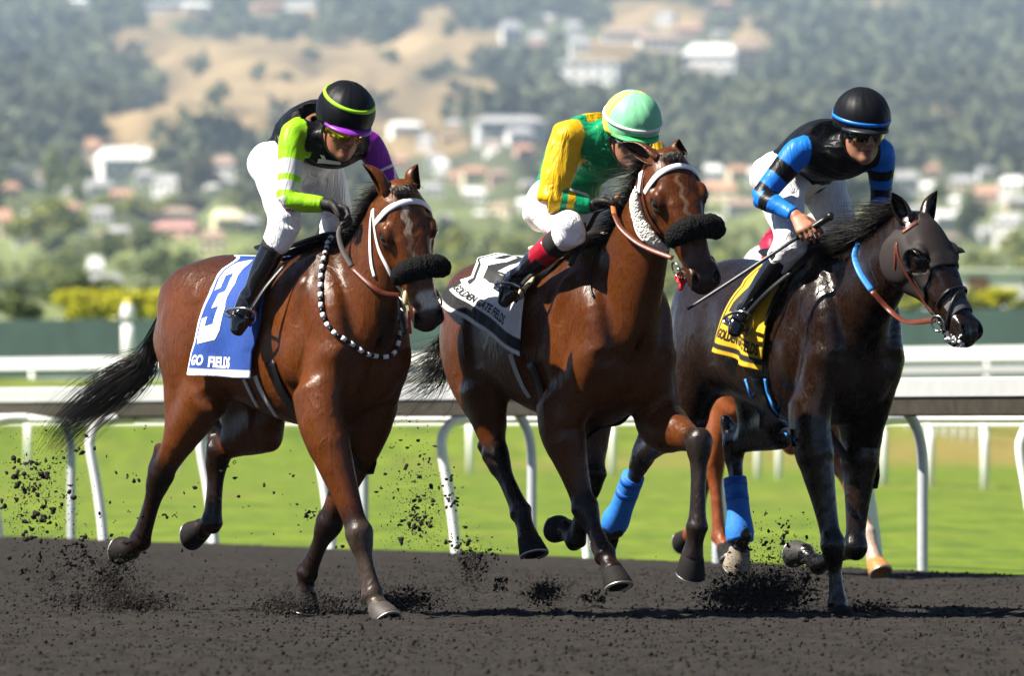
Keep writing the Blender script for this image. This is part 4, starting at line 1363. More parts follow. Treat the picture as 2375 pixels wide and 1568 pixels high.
HORSE_C = dict(fr=Frame(62, 1.21, 46.9),
    rh=[(1600, 960, -.17), (1490, 1057, -.14), (1427, 1228, -.13), (1413, 1242, -.13), (1390, 1262, -.13)],
    lh=[(1808, 985, .16), (1699, 1032, .12), (1722, 1243, .11), (1715, 1278, .11), (1700, 1322, .11)],
    rf=[(1880, 1002, -.19), (1931, 1265, -.14), (1943, 1400, -.12), (1949, 1424, -.12), (1957, 1447, -.12)],
    lf=[(1997, 1015, .19), (1983, 1268, .15), (1897, 1312, .14), (1865, 1283, .14), (1832, 1266, .14)],
    poll=(2142, 500, -.03), muzzle=(2276, 768), yaw=42,
    palette=dict(body=(.0165, .0070, .0036), points=(.0042, .0034, .0031), top=(.0070, .0046, .0038), rise=.3, legdark=.9, muzzle=(.014, .0105, .009)), coat_name='dark_brown', rough=.21, gloss=.46, hairy=.22, leg_scale=1.14,
    ears=[dict(px=(2069, 446), dY=-.02, open=(0, .5, .85)), dict(px=(2173, 442), dY=.05, open=(0, .8, .4))],
    mane=dict(n=2200, length=.14, lift=.25), forelock=.0001,
    label='dark brown racehorse on the right in a black hood with blue leg bandages')
HORSE_D = dict(fr=Frame(66, 1.36, 57.4),
    rh=[(1700, 930, -.17), (1656, 1075, -.14), (1668, 1245, -.13), (1682, 1272, -.13), (1690, 1302, -.13)],
    lh=[(1720, 930, .17), (1640, 1085, .13), (1610, 1230, .12), (1596, 1245, .12), (1580, 1250, .12)],
    rf=[(1810, 950, -.19), (1835, 1029, -.15), (1765, 965, -.13), (1745, 955, -.13), (1725, 945, -.13)],
    lf=[(1900, 950, .19), (1950, 1079, .15), (2013, 1238, .13), (2030, 1305, .13), (2040, 1336, .13)],
    poll=(1960, 560, 0), muzzle=(2040, 790), yaw=25,
    palette=dict(body=(.30, .085, .022), points=(.20, .06, .02), top=(.25, .07, .02), rise=.2, legdark=.4, muzzle=(.2, .08, .04)), coat_name='chestnut', socks=('lf',),
    ears=[dict(), dict()], mane=dict(n=200, length=.1, lift=.2), hoof_size=1.05,
    label='orange chestnut racehorse mostly hidden behind the dark brown horse beside the rail')
for S_ in (HORSE_A, HORSE_B, HORSE_C): S_['hoof_mats'] = {}
HORSE_C['hoof_mats'] = {'lh': plain('pale_hoof_horn', (.24, .20, .155), .6, var=.25, bump=.3, scale=24), 'lf': plain('grey_hoof_horn', (.035, .032, .030), .65, var=.25, bump=.3, scale=24)}
HORSE_A['hoof_mats'] = {'rf': plain('dusty_hoof_horn', (.050, .043, .038), .6, var=.3, bump=.3, scale=24)}
HORSE_D['hoof_mats'] = {'lf': plain('amber_hoof_horn', (.40, .17, .05), .45, var=.2)}
# ------------------------------------------------------------------ horses put together: coat, ears, eyes, hooves, mane, tail
def coat_colours(V, spec):
    H = spec['head']; pal = spec['palette']
    n = len(V)
    body = np.array(pal['body']); dark = np.array(pal['points']); top = np.array(pal['top'])
    c = np.tile(body, (n, 1))
    rng = np.random.default_rng(5)
    def blend(cc, w): 
        nonlocal c
        c = c * (1 - w[:, None]) + np.asarray(cc) * w[:, None]
    # darker along the back, paler on flank and inside the thigh
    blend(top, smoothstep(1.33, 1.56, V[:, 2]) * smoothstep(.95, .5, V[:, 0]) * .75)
    # black points: below knee and hock, fading up the limb
    for nm, L in spec['legs'].items():
        a, j, fe, co, so = L
        up = j * (1 - pal['rise']) + a * pal['rise']
        lower = np.array([up, j, fe, co, so])
        d = np.full(n, 9.0); tt = np.zeros(n)
        seg = 0
        for p, q in zip(lower[:-1], lower[1:]):
            e = q - p; LL = np.dot(e, e); t = np.clip(((V - p) @ e) / max(LL, 1e-9), 0, 1)
            dist = np.linalg.norm(V - p - t[:, None] * e, axis=1)
            m = dist < d
            tt = np.where(m, seg + t, tt); d = np.where(m, dist, d); seg += 1
        w = smoothstep(.15, .09, d) * smoothstep(.0, .8, tt) * pal['legdark']
        blend(dark, w)
        if nm in spec.get('dusty', ()):
            w = smoothstep(.12, .08, d) * smoothstep(.55, 1.0, tt)
            blend(spec.get('dust', (.17, .13, .11)), w * .75)
        if nm in spec.get('socks', ()):
            w = smoothstep(.12, .08, d) * smoothstep(1.8, 2.0, tt)
            blend((.55, .45, .40), w)
    # head: dark muzzle, eye rings, markings
    P = V - H.p; x = P @ H.ex / H.s; y = P @ H.ey / H.s; z = P @ H.ez / H.s
    inhead = (x > -.05) & (x < .7) & (np.abs(z) < .18) & (y > -.3) & (y < .08)
    w = smoothstep(.44, .56, x + .35 * np.maximum(0, -y - .08)) * inhead
    blend(pal.get('muzzle', (.028, .020, .017)), w * pal.get('muzzle_w', .85))
    for s in (1, -1):
        d = np.sqrt((x - .19) ** 2 + (y + .049) ** 2 + (z - s * .115) ** 2)
        blend(dark, smoothstep(.050, .024, d) * .7 * inhead)
        d = np.sqrt(((x - .557) / .026) ** 2 + ((y + .052) / .030) ** 2 + ((z - s * .050) / .0145) ** 2)
        blend((.012, .008, .007), smoothstep(1.25, .85, d) * inhead)
    for (x0, x1, z0, hw, cc) in spec.get('marks', ()):
        w = smoothstep(x0 - .02, x0 + .01, x) * smoothstep(x1 + .02, x1 - .01, x) * smoothstep(hw * 1.15, hw * .7, np.abs(z - z0 + .008 * np.sin(x * 90))) * (y > -.075) * inhead
        blend(cc, w)
    # patchiness of a sweating coat
    return np.clip(c, .002, .9)


def mane_strands(spec, rng, n, length, lift=.0, spread=.02, bunch=False, t0=.05, t1=.97):
    """Hair rooted along the crest from poll to withers."""
    H = spec['head']; tr = spec['tr']; bv = spec['bvh']
    a = H(-.02, -.03, 0); b = tr(.44, 0, 1.60)
    nd = H.p - tr(.62, 0, 1.36); nd = nrm(nd)
    crest = []
    for t in np.linspace(0, 1, 24):
        p = a * (1 - t) + b * t
        o = p + np.array([-.28, 0, .42])
        hit = bv.ray_cast(Vector(o), Vector(nrm(p - np.array([-.02, 0, .03]) - o + np.array([.12, 0, -.20]) * .6)))
        crest.append(np.array(hit[0]) if hit[0] is not None else p)
    crest = np.array(crest)
    roots = []; dirs = []
    for i in range(n):
        t = t0 + (t1 - t0) * rng.random()
        f = t * 23; k = min(int(f), 22); p = crest[k] * (1 - f + k) + crest[k + 1] * (f - k)
        roots.append(p + np.array([0, rng.normal() * .008, 0]))
        dirs.append(t)
    side = spec.get('mane_side', -1)
    wob = rng.normal(size=(n, 6)); ln = length * (.5 + .8 * rng.random(n))

    def path(i, t):
        p = roots[i]; w = wob[i]
        up = np.array([-.30 + .2 * w[0], side * (.25 + .5 * abs(w[1])), .55 + lift + .2 * w[2]])
        fall = np.array([-.55 + .25 * w[3], side * (.75 + .3 * w[4]), -.9])
        v = up * t + fall * t * t * (1 - lift)
        return p - np.array([.0, 0, .012]) + v * ln[i] * .8 + np.array([0.02 * math.sin(5 * t + w[5] * 3), .012 * math.sin(7 * t + w[5] * 5), 0]) * t
    return strands(n, None, path, length, .0017, rng, seg=7)


def tail_strands(spec, rng, n, path_px, Y_off, spread, wind=.05):
    fr = spec['fr']
    P = np.array([spec['tr'](-.79, 0, 1.375)] + [fr.at(px, py, y=yy) for px, py, yy in path_px])
    wd = np.array([.016] + list(spread))
    off = rng.normal(size=(n, 3)); ph = rng.random((n, 3)) * 6.3; ln = .55 + .5 * rng.random(n) ** .6
    C0 = catmull(P, 8)
    ww = np.interp(np.linspace(0, 1, len(C0)), np.linspace(0, 1, len(wd)), wd)

    def path(i, t):
        f = min(t * ln[i] * 1.0, 1.0) * (len(C0) - 1); k = min(int(f), len(C0) - 2); q = f - k
        c = C0[k] * (1 - q) + C0[k + 1] * q; w = ww[k] * (1 - q) + ww[k + 1] * q
        o = off[i] * w
        return c + o + np.array([math.sin(9 * t + ph[i, 0]), math.sin(7 * t + ph[i, 1]), math.sin(8 * t + ph[i, 2])]) * (wind * t * t * w * 2.0)
    return strands(n, None, path, 1, .0017, rng, seg=12)


def build_horse(spec, seed, h=.0075):
    fr = spec['fr']; rng = np.random.default_rng(seed)
    root = empty('horse', fr.M)
    tag(root, spec['label'], 'horse', 'galloping racehorses')
    F = horse_body(spec, h)
    V, Q = F.skin(3)
    spec['bvh'] = BVHTree.FromPolygons([tuple(v) for v in V], [tuple(q) for q in Q])
    me = npmesh('body', V, Q)
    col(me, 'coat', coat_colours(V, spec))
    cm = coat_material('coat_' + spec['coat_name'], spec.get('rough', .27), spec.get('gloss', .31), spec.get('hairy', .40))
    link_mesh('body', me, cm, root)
    H = spec['head']; spec['root'] = root; spec['cm'] = cm
    for z in (1, -1):
        e = spec['ears'][0 if z > 0 else 1]
        tip = None
        if e.get('px'):
            b = H(-.012, -.045, .062 * z)
            tip = fr.depth(e['px'][0], e['px'][1], fr.wor(b)[1] + e.get('dY', 0.0))
        EV, EF = horse_ear(H, z, tip, e.get('open', (0, 1, .35)))
        em = npmesh('ear', EV, EF); ec = np.tile(np.array(spec['palette']['body']) * .9, (len(EV), 1))
        half = len(EV) // 2
        ec[half:] = np.array(spec['palette']['body']) * .45 + .008
        tt = np.linalg.norm(EV - H(-.012, -.045, .062 * z), axis=1) / .165
        ec = ec * (1 - .6 * smoothstep(.55, 1, tt))[:, None]
        col(em, 'coat', ec)
        link_mesh('ear', em, cm, root)
        c = H(.190, -.048, z * .098 * 1.06)
        ev, ef = ball_arrays(c, .0265 * H.s)
        link_mesh('eye', npmesh('eye', ev, ef), M_EYE, root)
    for nm, L in spec['legs'].items():
        side = np.array(spec.get(nm + '_side', (0, 1, 0)), float)
        (hv, hf), (sv, sf), dor, ax, sd = hoof_arrays(L[3], L[4], side, spec.get('hoof_size', 1.04))
        hm = spec.get('hoof_mats', {}).get(nm, plain('dark_hoof_horn', (.012, .0105, .010), .75, var=.3, bump=.3, scale=24, spec=.15))
        ho = link_mesh('hoof', npmesh('hoof', hv, hf), hm, root)
        link_mesh('horseshoe', npmesh('horseshoe', sv, sf), M_SHOE, ho, smooth=False)
    if spec.get('mane'):
        mv, mf = mane_strands(spec, rng, **spec['mane'])
        link_mesh('mane', npmesh('mane', mv, mf), M_HAIR, root)
        # forelock
        n = 90; w = rng.normal(size=(n, 4))
        def fl(i, t):
            b = H(-.005 + .02 * w[i, 0] * .3, .002, .022 * w[i, 1])
            return b + (H.ex * (.09 * t * (1 + .3 * w[i, 2])) + H.ey * (.035 * math.sin(3.0 * t) ) + H.ez * (.03 * t * (w[i, 3] + spec.get('forelock_lean', -.6)))) * spec.get('forelock', .6)
        v, f = strands(n, None, fl, 1, .0022, rng, seg=6)
        link_mesh('forelock', npmesh('forelock', v, f), M_HAIR, root)
    if spec.get('tail'):
        v, f = tail_strands(spec, rng, **spec['tail'])
        link_mesh('tail', npmesh('tail', v, f), M_HAIR, root)
        d = spec['tail']['path_px'][:3]
        P = [spec['tr'](-.80, 0, 1.36)] + [fr.at(*q[:2], y=q[2]) for q in d[:2]]
        sweep('tail_dock', P, [.034, .024, .010], M_HAIR, root, seg=10)
    return root


def ball_arrays(c, r, seg=14, rings=9, ax=None):
    V = []; F = []
    for i in range(rings + 1):
        a = math.pi * i / rings
        for s in range(seg):
            b = 2 * math.pi * s / seg
            v = np.array([math.sin(a) * math.cos(b), math.sin(a) * math.sin(b), math.cos(a)])
            V.append(np.asarray(c) + v * r)
    for i in range(rings):
        for s in range(seg):
            F.append((i * seg + s, (i + 1) * seg + s, (i + 1) * seg + (s + 1) % seg, i * seg + (s + 1) % seg))
    return np.array(V), np.array(F)
# ------------------------------------------------------------------ riders
class Skull:
    """Head frame: x to the rider's left, y out of the face, z up; origin between the ears at eye height."""
    def __init__(self, fr, centre, yaw, pitch, roll=0.0):
        f = Vector((math.sin(R(yaw)) * math.cos(R(pitch)), -math.cos(R(yaw)) * math.cos(R(pitch)), -math.sin(R(pitch))))
        up = Vector((0, 0, 1)); up = (up - f * up.dot(f)).normalized()
        left = up.cross(f)                   # rider's left
        left, up = left * math.cos(R(roll)) + up * math.sin(R(roll)), up * math.cos(R(roll)) - left * math.sin(R(roll))
        self.y = fr.vec(f); self.z = fr.vec(up); self.x = fr.vec(left)
        self.c = np.asarray(centre, float); self.x = self.x * 1.10; self.y = self.y * 1.10; self.z = self.z * 1.10

    def __call__(self, x, y, z):
        return self.c + x * self.x + y * self.y + z * self.z

    def axes(self): return (self.x, self.y, self.z)


def face(F, K):
    A = K.axes()
    def E(x, y, z, r, k, mode='add'): F.ellipsoid(K(x, y, z), np.array(r) * 1.1, A, k=k, mode=mode)
    def T(nodes, k, mode='add', n=3): F.tube([(K(*p), a * 1.1, b * 1.1) for p, a, b in nodes], side=K.x, k=k, n=n, mode=mode, cap=.8)
    E(0, -.012, .035, (.074, .094, .098), .02)
    E(0, .022, -.035, (.062, .066, .075), .03)
    T([((0, .02, -.05), .056, .05), ((0, .045, -.085), .044, .036), ((0, .066, -.104), .026, .022)], .03)
    for s in (1, -1):
        T([((s * .058, -.005, -.055), .012, .02), ((s * .040, .045, -.092), .013, .014), ((0, .072, -.106), .016, .013)], .02)
        E(s * .045, .062, -.026, (.020, .018, .017), .022)
        E(s * .032, .086, .000, (.019, .016, .013), .014, 'sub')
        E(s * .032, .074, .000, (.0125, .0125, .0125), .002)
        T([((s * .012, .090, .020), .007, .007), ((s * .034, .090, .024), .007, .007), ((s * .054, .076, .016), .006, .006)], .012)
        E(s * .0125, .102, -.036, (.009, .010, .008), .008)
        E(s * .077, -.006, -.012, (.010, .020, .031), .008)
        E(s * .083, .000, -.008, (.006, .010, .016), .006, 'sub')
        T([((s * .020, .092, -.042), .004, .004), ((s * .030, .084, -.060), .004, .004)], .012, 'sub')
    T([((0, .090, .012), .010, .010), ((0, .104, -.010), .010, .010), ((0, .116, -.030), .0125, .012)], .012)
    T([((-.022, .085, -.063), .005, .005), ((0, .0965, -.060), .007, .006), ((.022, .085, -.063), .005, .005)], .008)
    T([((-.020, .084, -.074), .005, .006), ((0, .094, -.0755), .007, .007), ((.020, .084, -.074), .005, .006)], .008)
    T([((-.024, .090, -.0675), .003, .002), ((0, .102, -.0675), .003, .002), ((.024, .090, -.0675), .003, .002)], .004, 'sub')
    E(0, .080, -.098, (.018, .014, .014), .02)


def limb(a, b, ra, rm, rb, bulge=.35):
    a = np.asarray(a); b = np.asarray(b)
    return [(a, ra, ra), (a * (1 - bulge) + b * bulge, rm, rm), (b, rb, rb)]


def hand(F, wrist, knuckle_mid, side, palm_n, curl, size=1.0, spread=0.010, k=.006):
    """Palm, four jointed fingers and a thumb that leaves the side of the palm; curl in degrees per joint."""
    w = np.asarray(wrist); m = np.asarray(knuckle_mid)
    d = nrm(m - w); side = nrm(side - d * np.dot(side, d)); pn = nrm(np.cross(d, side))
    if np.dot(pn, palm_n) < 0: pn = -pn
    F.tube([(w - d * .02, .023 * size, .017 * size), (w + d * .02, .030 * size, .015 * size), (m - d * .01, .040 * size, .0135 * size), (m, .038 * size, .011 * size)], side=side, k=.012, n=3)
    lens = (.072, .082, .077, .060)
    for i in range(4):
        o = m + side * (1.5 - i) * .0195 * size - d * (0.006 if i in (0, 3) else 0) * size
        p = o - d * .02 * size; F.capsule(p, o, .0098 * size, .0098 * size, k=k)
        v = d + side * (1.5 - i) * spread * 8; v = nrm(v)
        ang = 0; cur = o
        for j, fr_ in enumerate((.46, .31, .23)):
            ang += R(curl[j] if np.isscalar(curl[j]) else curl[j][i])
            q = cur + (v * math.cos(ang) + pn * math.sin(ang)) * lens[i] * size * fr_
            r = (.0092, .0084, .0074)[j] * size
            F.capsule(cur, q, r, r * .93, k=.003)
            cur = q
    t0 = w + d * .028 * size + side * .026 * size + pn * .004
    t1 = t0 + (d * .55 + side * .55 + pn * .45) * .040 * size
    t2 = t1 + (d * .75 + side * .05 + pn * .55) * .030 * size
    t3 = t2 + (d * .70 - side * .25 + pn * .55) * .024 * size
    F.tube([(t0, .014 * size, .014 * size), (t1, .0115 * size, .0115 * size), (t2, .0105 * size, .0105 * size), (t3, .0085 * size, .0085 * size)], side=side, k=.008, n=2, cap=1)


def torso_nodes(J, inflate=0.0, scale=1.0, hump=0.0):
    hipm = (J['hip_r'] + J['hip_l']) / 2; shm = (J['sh_r'] + J['sh_l']) / 2
    lat_h = nrm(J['hip_l'] - J['hip_r']); lat_s = nrm(J['sh_l'] - J['sh_r'])
    ax = nrm(shm - hipm); back = nrm(np.cross(ax, lat_s))
    if back[2] < 0: back = -back
    hw = np.linalg.norm(J['sh_l'] - J['sh_r']) / 2
    rows = [(hipm - ax * .05 + back * .0, .150, .105, lat_h), (hipm + ax * .06 + back * (.01 + hump * .4), .145 + hump * .2, .108, lat_h),
            (hipm * .62 + shm * .38 + back * (.030 + hump), .125 + hump * .35, .095 + hump * .2, lat_h * .5 + lat_s * .5), (hipm * .28 + shm * .72 + back * (.022 + hump * .8), .155, .112 + hump * .2, lat_s),
            (shm - ax * .03 + back * .004, hw * .86, .098, lat_s), (shm + ax * .035, hw * .55, .070, lat_s), (J['neck'], .058, .056, lat_s)]
    return [(p, a * scale + inflate, b * scale + inflate, s) for p, a, b, s in rows], ax, back, lat_s


def rider(spec, h=.006):
    fr = spec['fr']; J = {}
    for k, v in spec['joints'].items():
        J[k] = fr.at(v[0], v[1], y=v[2])
    K = Skull(fr, J['head'], spec['yaw'], spec['pitch'], spec.get('roll', 0))
    J['neck'] = J['neck'] if 'neck' in J else (J['sh_r'] + J['sh_l']) / 2
    spec['J'] = J; spec['K'] = K
    root = empty('person', fr.M)
    tag(root, spec['label'], 'jockey', 'jockeys riding in the race')
    spec['root'] = root
    P = np.array(list(J.values()))
    lo = P.min(0) - .2; hi = P.max(0) + .22
    tn, ax, back, lat = torso_nodes(J, -.026, hump=spec.get('hump', 0))
    # the body itself, one continuous figure
    F = Field(lo, hi, h)
    F.tube(tn, k=0, n=4)
    F.tube([(J['neck'], .056, .056), (K(0, -.03, -.06), .054, .056)], side=lat, k=.03, n=3)
    for s in 'rl':
        sh, el, wr = J['sh_' + s], J['el_' + s], J['wr_' + s]
        F.tube([(sh, .044, .044), (sh * .55 + el * .45, .038, .038), (el, .031, .031)], k=.02)
        F.tube([(el, .034, .034), (el * .65 + wr * .35, .036, .036), (wr, .024, .021)], k=.015)
        hp, kn, an, toe = J['hip_' + s], J['kn_' + s], J['an_' + s], J['toe_' + s]
        F.tube([(hp, .085, .085), (hp * .55 + kn * .45, .072, .072), (kn, .050, .050)], k=.04)
        F.tube([(kn, .048, .048), (kn * .65 + an * .35, .048, .050), (an, .032, .032)], k=.02)
        F.tube([(an, .026, .026), (an * .75 + toe * .25, .022, .018)], k=.02)
    face(F, K)
    for s in 'rl':
        hd = spec['hands'].get(s)
        if hd:
            km = fr.at(*hd['knuckles'][:2], y=hd['knuckles'][2])
            hand(F, J['wr_' + s], km, fr.vec(hd['side']), fr.vec(hd['palm']), hd['curl'], hd.get('size', 1.0), hd.get('spread', .004))
    V, Q = F.skin(2)
    me = npmesh('body', V, Q)
    tone = np.tile(np.array(spec.get('skin', (.33, .155, .09))), (len(V), 1))
    q = V - K.c; kx, ky, kz = [q @ a_ / np.dot(a_, a_) for a_ in K.axes()]
    def tint(c, d, a=1.0):
        w = (smoothstep(1.25, .75, d) * a)[:, None]
        return tone * (1 - w) + np.array(c) * w
    tone = tint((.30, .085, .06), np.sqrt((kx / .024) ** 2 + ((ky - .095) / .025) ** 2 + ((kz + .068) / .0095) ** 2), .8)
    tone = tint((.10, .03, .02), np.sqrt((kx / .024) ** 2 + ((ky - .10) / .025) ** 2 + ((kz + .0675) / .0022) ** 2), .9)
    for s in (1, -1): tone = tint((.05, .015, .01), np.sqrt(((kx - s * .008) / .0055) ** 2 + ((ky - .112) / .012) ** 2 + ((kz + .042) / .005) ** 2), .9)
    tone = tint((.24, .12, .08), np.sqrt((kx / .062) ** 2 + ((ky - .06) / .06) ** 2 + ((kz + .100) / .035) ** 2), .28)     # stubble
    tone = tint((.018, .013, .010), np.sqrt((kx / .10) ** 2 + ((ky + .075) / .068) ** 2 + ((kz + .02) / .10) ** 2))         # hair under the helmet
    tone = tint((.008, .008, .009), np.sqrt((kx / .16) ** 2 + ((ky + .10) / .11) ** 2 + ((kz + .115) / .085) ** 2))                # black neck gaiter
    col(me, 'dye', tone)
    link_mesh('body', me, SKIN, root)
    # gloves: the same hands a little larger
    for s in 'rl':
        hd = spec['hands'].get(s)
        if hd and hd.get('glove'):
            km = fr.at(*hd['knuckles'][:2], y=hd['knuckles'][2]); wr = J['wr_' + s]
            G = Field(np.minimum(wr, km) - .16, np.maximum(wr, km) + .16, .0045)
            hand(G, wr, km, fr.vec(hd['side']), fr.vec(hd['palm']), hd['curl'], hd.get('size', 1.0) * 1.13, hd.get('spread', .004) )
            d = nrm(J['el_' + s] - wr)
            G.tube([(wr + d * .035, .034, .030), (wr, .031, .027), (wr - d * .03, .034, .024)], k=.01, n=2)
            V, Q = G.skin(1)
            link_mesh('glove', npmesh('glove', V, Q), spec['glove_mat'], root)
    # jersey with sleeves
    G = Field(lo, hi, h)
    b = spec.get('baggy', .008)
    tn, ax, back, lat = torso_nodes(J, .019 + b * .6, hump=spec.get('hump', 0))
    G.tube(tn, k=0, n=4)
    for s in 'rl':
        sh, el, wr = J['sh_' + s], J['el_' + s], J['wr_' + s]
        sm = (J['sh_r'] + J['sh_l']) / 2
        sl = spec.get('sleeve', 1.0)
        a0, a1, a2, a3, a4 = (.067 + b) * sl, (.056 + b * 2.2) * sl, (.047 + b * 1.6) * sl, (.046 + b * 1.3) * sl, (.0335 + b * .4)
        G.tube([(sm * .35 + sh * .65, .075 * sl, .075 * sl), (sh, a0, a0), (sh * .55 + el * .45, a1, a1), (el, a2, a2)], k=.03)
        G.tube([(el, a2, a2), (el * .62 + wr * .38, a3, a3), (wr * .93 + el * .07, a4, a4 - .0025)], k=.012, cap=.2)
    G.tube([(J['neck'], .066, .064), (J['neck'] * (1 - spec.get('collar', .55)) + K(0, -.03, -.07) * spec.get('collar', .55), .062, .062)], side=lat, k=.03, n=2, cap=.2)
    wrinkle(G, J, spec.get('wrinkle', .0035), spec['seed'])
    hem = (J['hip_r'] + J['hip_l']) / 2 + ax * spec.get('hem', .03)
    V, Q = G.skin(2)
    keep = ((V - hem) @ (ax + back * spec.get('hem_tilt', .6))) > 0
    V, Q = trim(V, Q, keep)
    me = npmesh('jersey', V, Q); col(me, 'dye', spec['dye'](V, J, K, ax, back, lat))
    jo = link_mesh('jersey', me, spec['jersey_mat'], root)
    spec['jersey_bvh'] = BVHTree.FromPolygons([tuple(v) for v in V], [tuple(q) for q in Q])
    spec['jersey'] = jo
    for pr in spec.get('prints', ()):
        jersey_print(spec, pr, root, jo)
    # breeches
    be = spec.get('breech_end', .38)
    G = Field(lo, hi, h)
    tn, ax, back, lat = torso_nodes(J, .014)
    hipm = (J['hip_r'] + J['hip_l']) / 2
    G.tube([tn[0], tn[1], (tn[2][0] * .5 + tn[1][0] * .5, .138, .110, tn[1][3])], k=0, n=3)
    for s in 'rl':
        hp, kn, an = J['hip_' + s], J['kn_' + s], J['an_' + s]
        G.ellipsoid(hp - ax * .06 + back * .01, (.09, .085, .09), k=.05)
        G.tube([(hp, .108, .108), (hp * .55 + kn * .45, .092, .094), (kn, .067, .070)], k=.05)
        G.tube([(kn, .067, .070), (kn * (1 - be * .7) + an * be * .7, .060, .064), (kn * (1 - be) + an * be, .050, .052)], k=.02, cap=.2)
    wrinkle(G, J, .005, spec['seed'] + 7, 15)
    V, Q = G.skin(2)
    me = npmesh('breeches', V, Q); col(me, 'dye', np.tile((.80, .80, .83), (len(V), 1)))
    spec['breeches'] = link_mesh('breeches', me, M_BREECHES, root)
    # boots
    for s in 'rl':
        kn, an, toe = J['kn_' + s], J['an_' + s], J['toe_' + s]
        sh = an - kn; L = np.linalg.norm(sh); shn = sh / L
        top = kn + sh * spec.get('boot_top', .30)
        fd = nrm(toe - an); sd = nrm(np.cross(fd, shn))
        G = Field(np.minimum(np.minimum(kn, an), toe) - .12, np.maximum(np.maximum(kn, an), toe) + .12, .005)
        G.tube([(top, .054, .060), (top * .5 + an * .5, .050, .054), (an - sh * .12, .037, .041), (an, .036, .042)], side=sd, k=0, n=3, cap=.2)
        heel = an + shn * .055 - fd * .035
        sole = nrm(shn - fd * np.dot(shn, fd))
        G.tube([(an + shn * .01, .036, .040), (an + shn * .030 + fd * .05, .038, .036), (toe - fd * .05 + sole * .012, .043, .030), (toe + sole * .016, .030, .018)], side=sd, k=.02, n=3, cap=.9)
        G.tube([(heel, .033, .030), (an + shn * .05 + fd * .03, .036, .028)], side=sd, k=.02, n=2, cap=.8)
        V, Q = G.skin(2)
        bo = link_mesh('boot', npmesh('boot', V, Q), M_PATENT, root)
        sv, sf = sweep_arrays(np.array([heel + shn * .030 - fd * .02, heel + shn * .028 + fd * .03, toe - fd * .06 + sole * .043, toe + sole * .036]), np.array([.030, .033, .040, .024]), 10, side=sole, flat=.006, n=3)
        link_mesh('boot_sole', npmesh('boot_sole', sv, sf), plain('boot_sole_rubber', (.02, .018, .017), .7), bo)
        t0 = top - shn * .006
        for nm, a0, a1, m, r in spec['cuffs']:
            r *= spec.get('cuff_fit', 1.0)
            p0, p1 = kn + sh * a0, kn + sh * a1
            CV, CF = sweep_arrays(np.array([p0, p0 * .5 + p1 * .5, p1]), np.array([r, r * .985, r * .96]), 18, n=3)
            link_mesh(nm, npmesh(nm, CV, CF), m, root)
    helmet(spec, K)
    return root


def jersey_print(spec, pr, root, parent):
    """Small printed shape lying on the jersey, from its outline (four corners or a line with a width)."""
    fr = spec['fr']; bv = spec['jersey_bvh']; o = fr.Mi @ Vector((0, 0, CAM_H))
    def at(x, y):
        d = fr.Mi.to_3x3() @ (wpt(x, y, 1.0) - Vector((0, 0, CAM_H)))
        h, n, _, _ = bv.ray_cast(o, d.normalized())
        return None if h is None else (np.array(h), np.array(n) * (1 if Vector(n).dot(d) < 0 else -1))
    if pr['kind'] == 'quad':
        c = [np.array(q, float) for q in pr['px']]; n = 6; V = []; F = []
        for i in range(n + 1):
            for j in range(n + 1):
                p = (c[0] * (1 - j / n) + c[1] * j / n) * (1 - i / n) + (c[3] * (1 - j / n) + c[2] * j / n) * i / n
                h = at(*p)
                if h is None: return
                V.append(h[0] + h[1] * .004)
        F = [(i * (n + 1) + j, i * (n + 1) + j + 1, (i + 1) * (n + 1) + j + 1, (i + 1) * (n + 1) + j) for i in range(n) for j in range(n)]
        link_mesh('print', npmesh('print', np.array(V), np.array(F)), pr['mat'], parent)
    else:
        H_ = [at(*q) for q in pr['px']]; H_ = [h for h in H_ if h is not None]
        if len(H_) > 1: sweep('print', [h[0] + h[1] * .003 for h in H_], pr['w'] / 2, pr['mat'], parent, seg=6, side=[h[1] for h in H_], flat=.0012, n=4)


def trim(V, Q, keep):
    Q = Q[keep[Q].all(1)]
    used = np.zeros(len(V), bool); used[Q.ravel()] = True
    m = np.cumsum(used) - 1
    return V[used], m[Q]


def wrinkle(G, J, amp, seed, nw=26):
    """Cloth folds: ridges of displaced field running across elbows, knees and waist."""
    rng = np.random.default_rng(seed)
    n = G.n
    X, Y, Z = G.coords(np.zeros(3, int), n)
    d = np.zeros(n, dtype=np.float32)
    for i in range(7):
        k = rng.normal(size=3) * (18 if i < 3 else 42); ph = rng.random() * 6.28
        k2 = rng.normal(size=3) * 11; p2 = rng.random() * 6.28
        d += np.sin(X * np.float32(k[0]) + Y * np.float32(k[1]) + Z * np.float32(k[2]) + ph + 1.6 * np.sin(X * np.float32(k2[0]) + Y * np.float32(k2[1]) + Z * np.float32(k2[2]) + p2)).astype(np.float32) * np.float32(1.0 if i < 3 else .55)
    G.D = np.where(G.D < .2, G.D + d * np.float32(amp * .42), G.D)


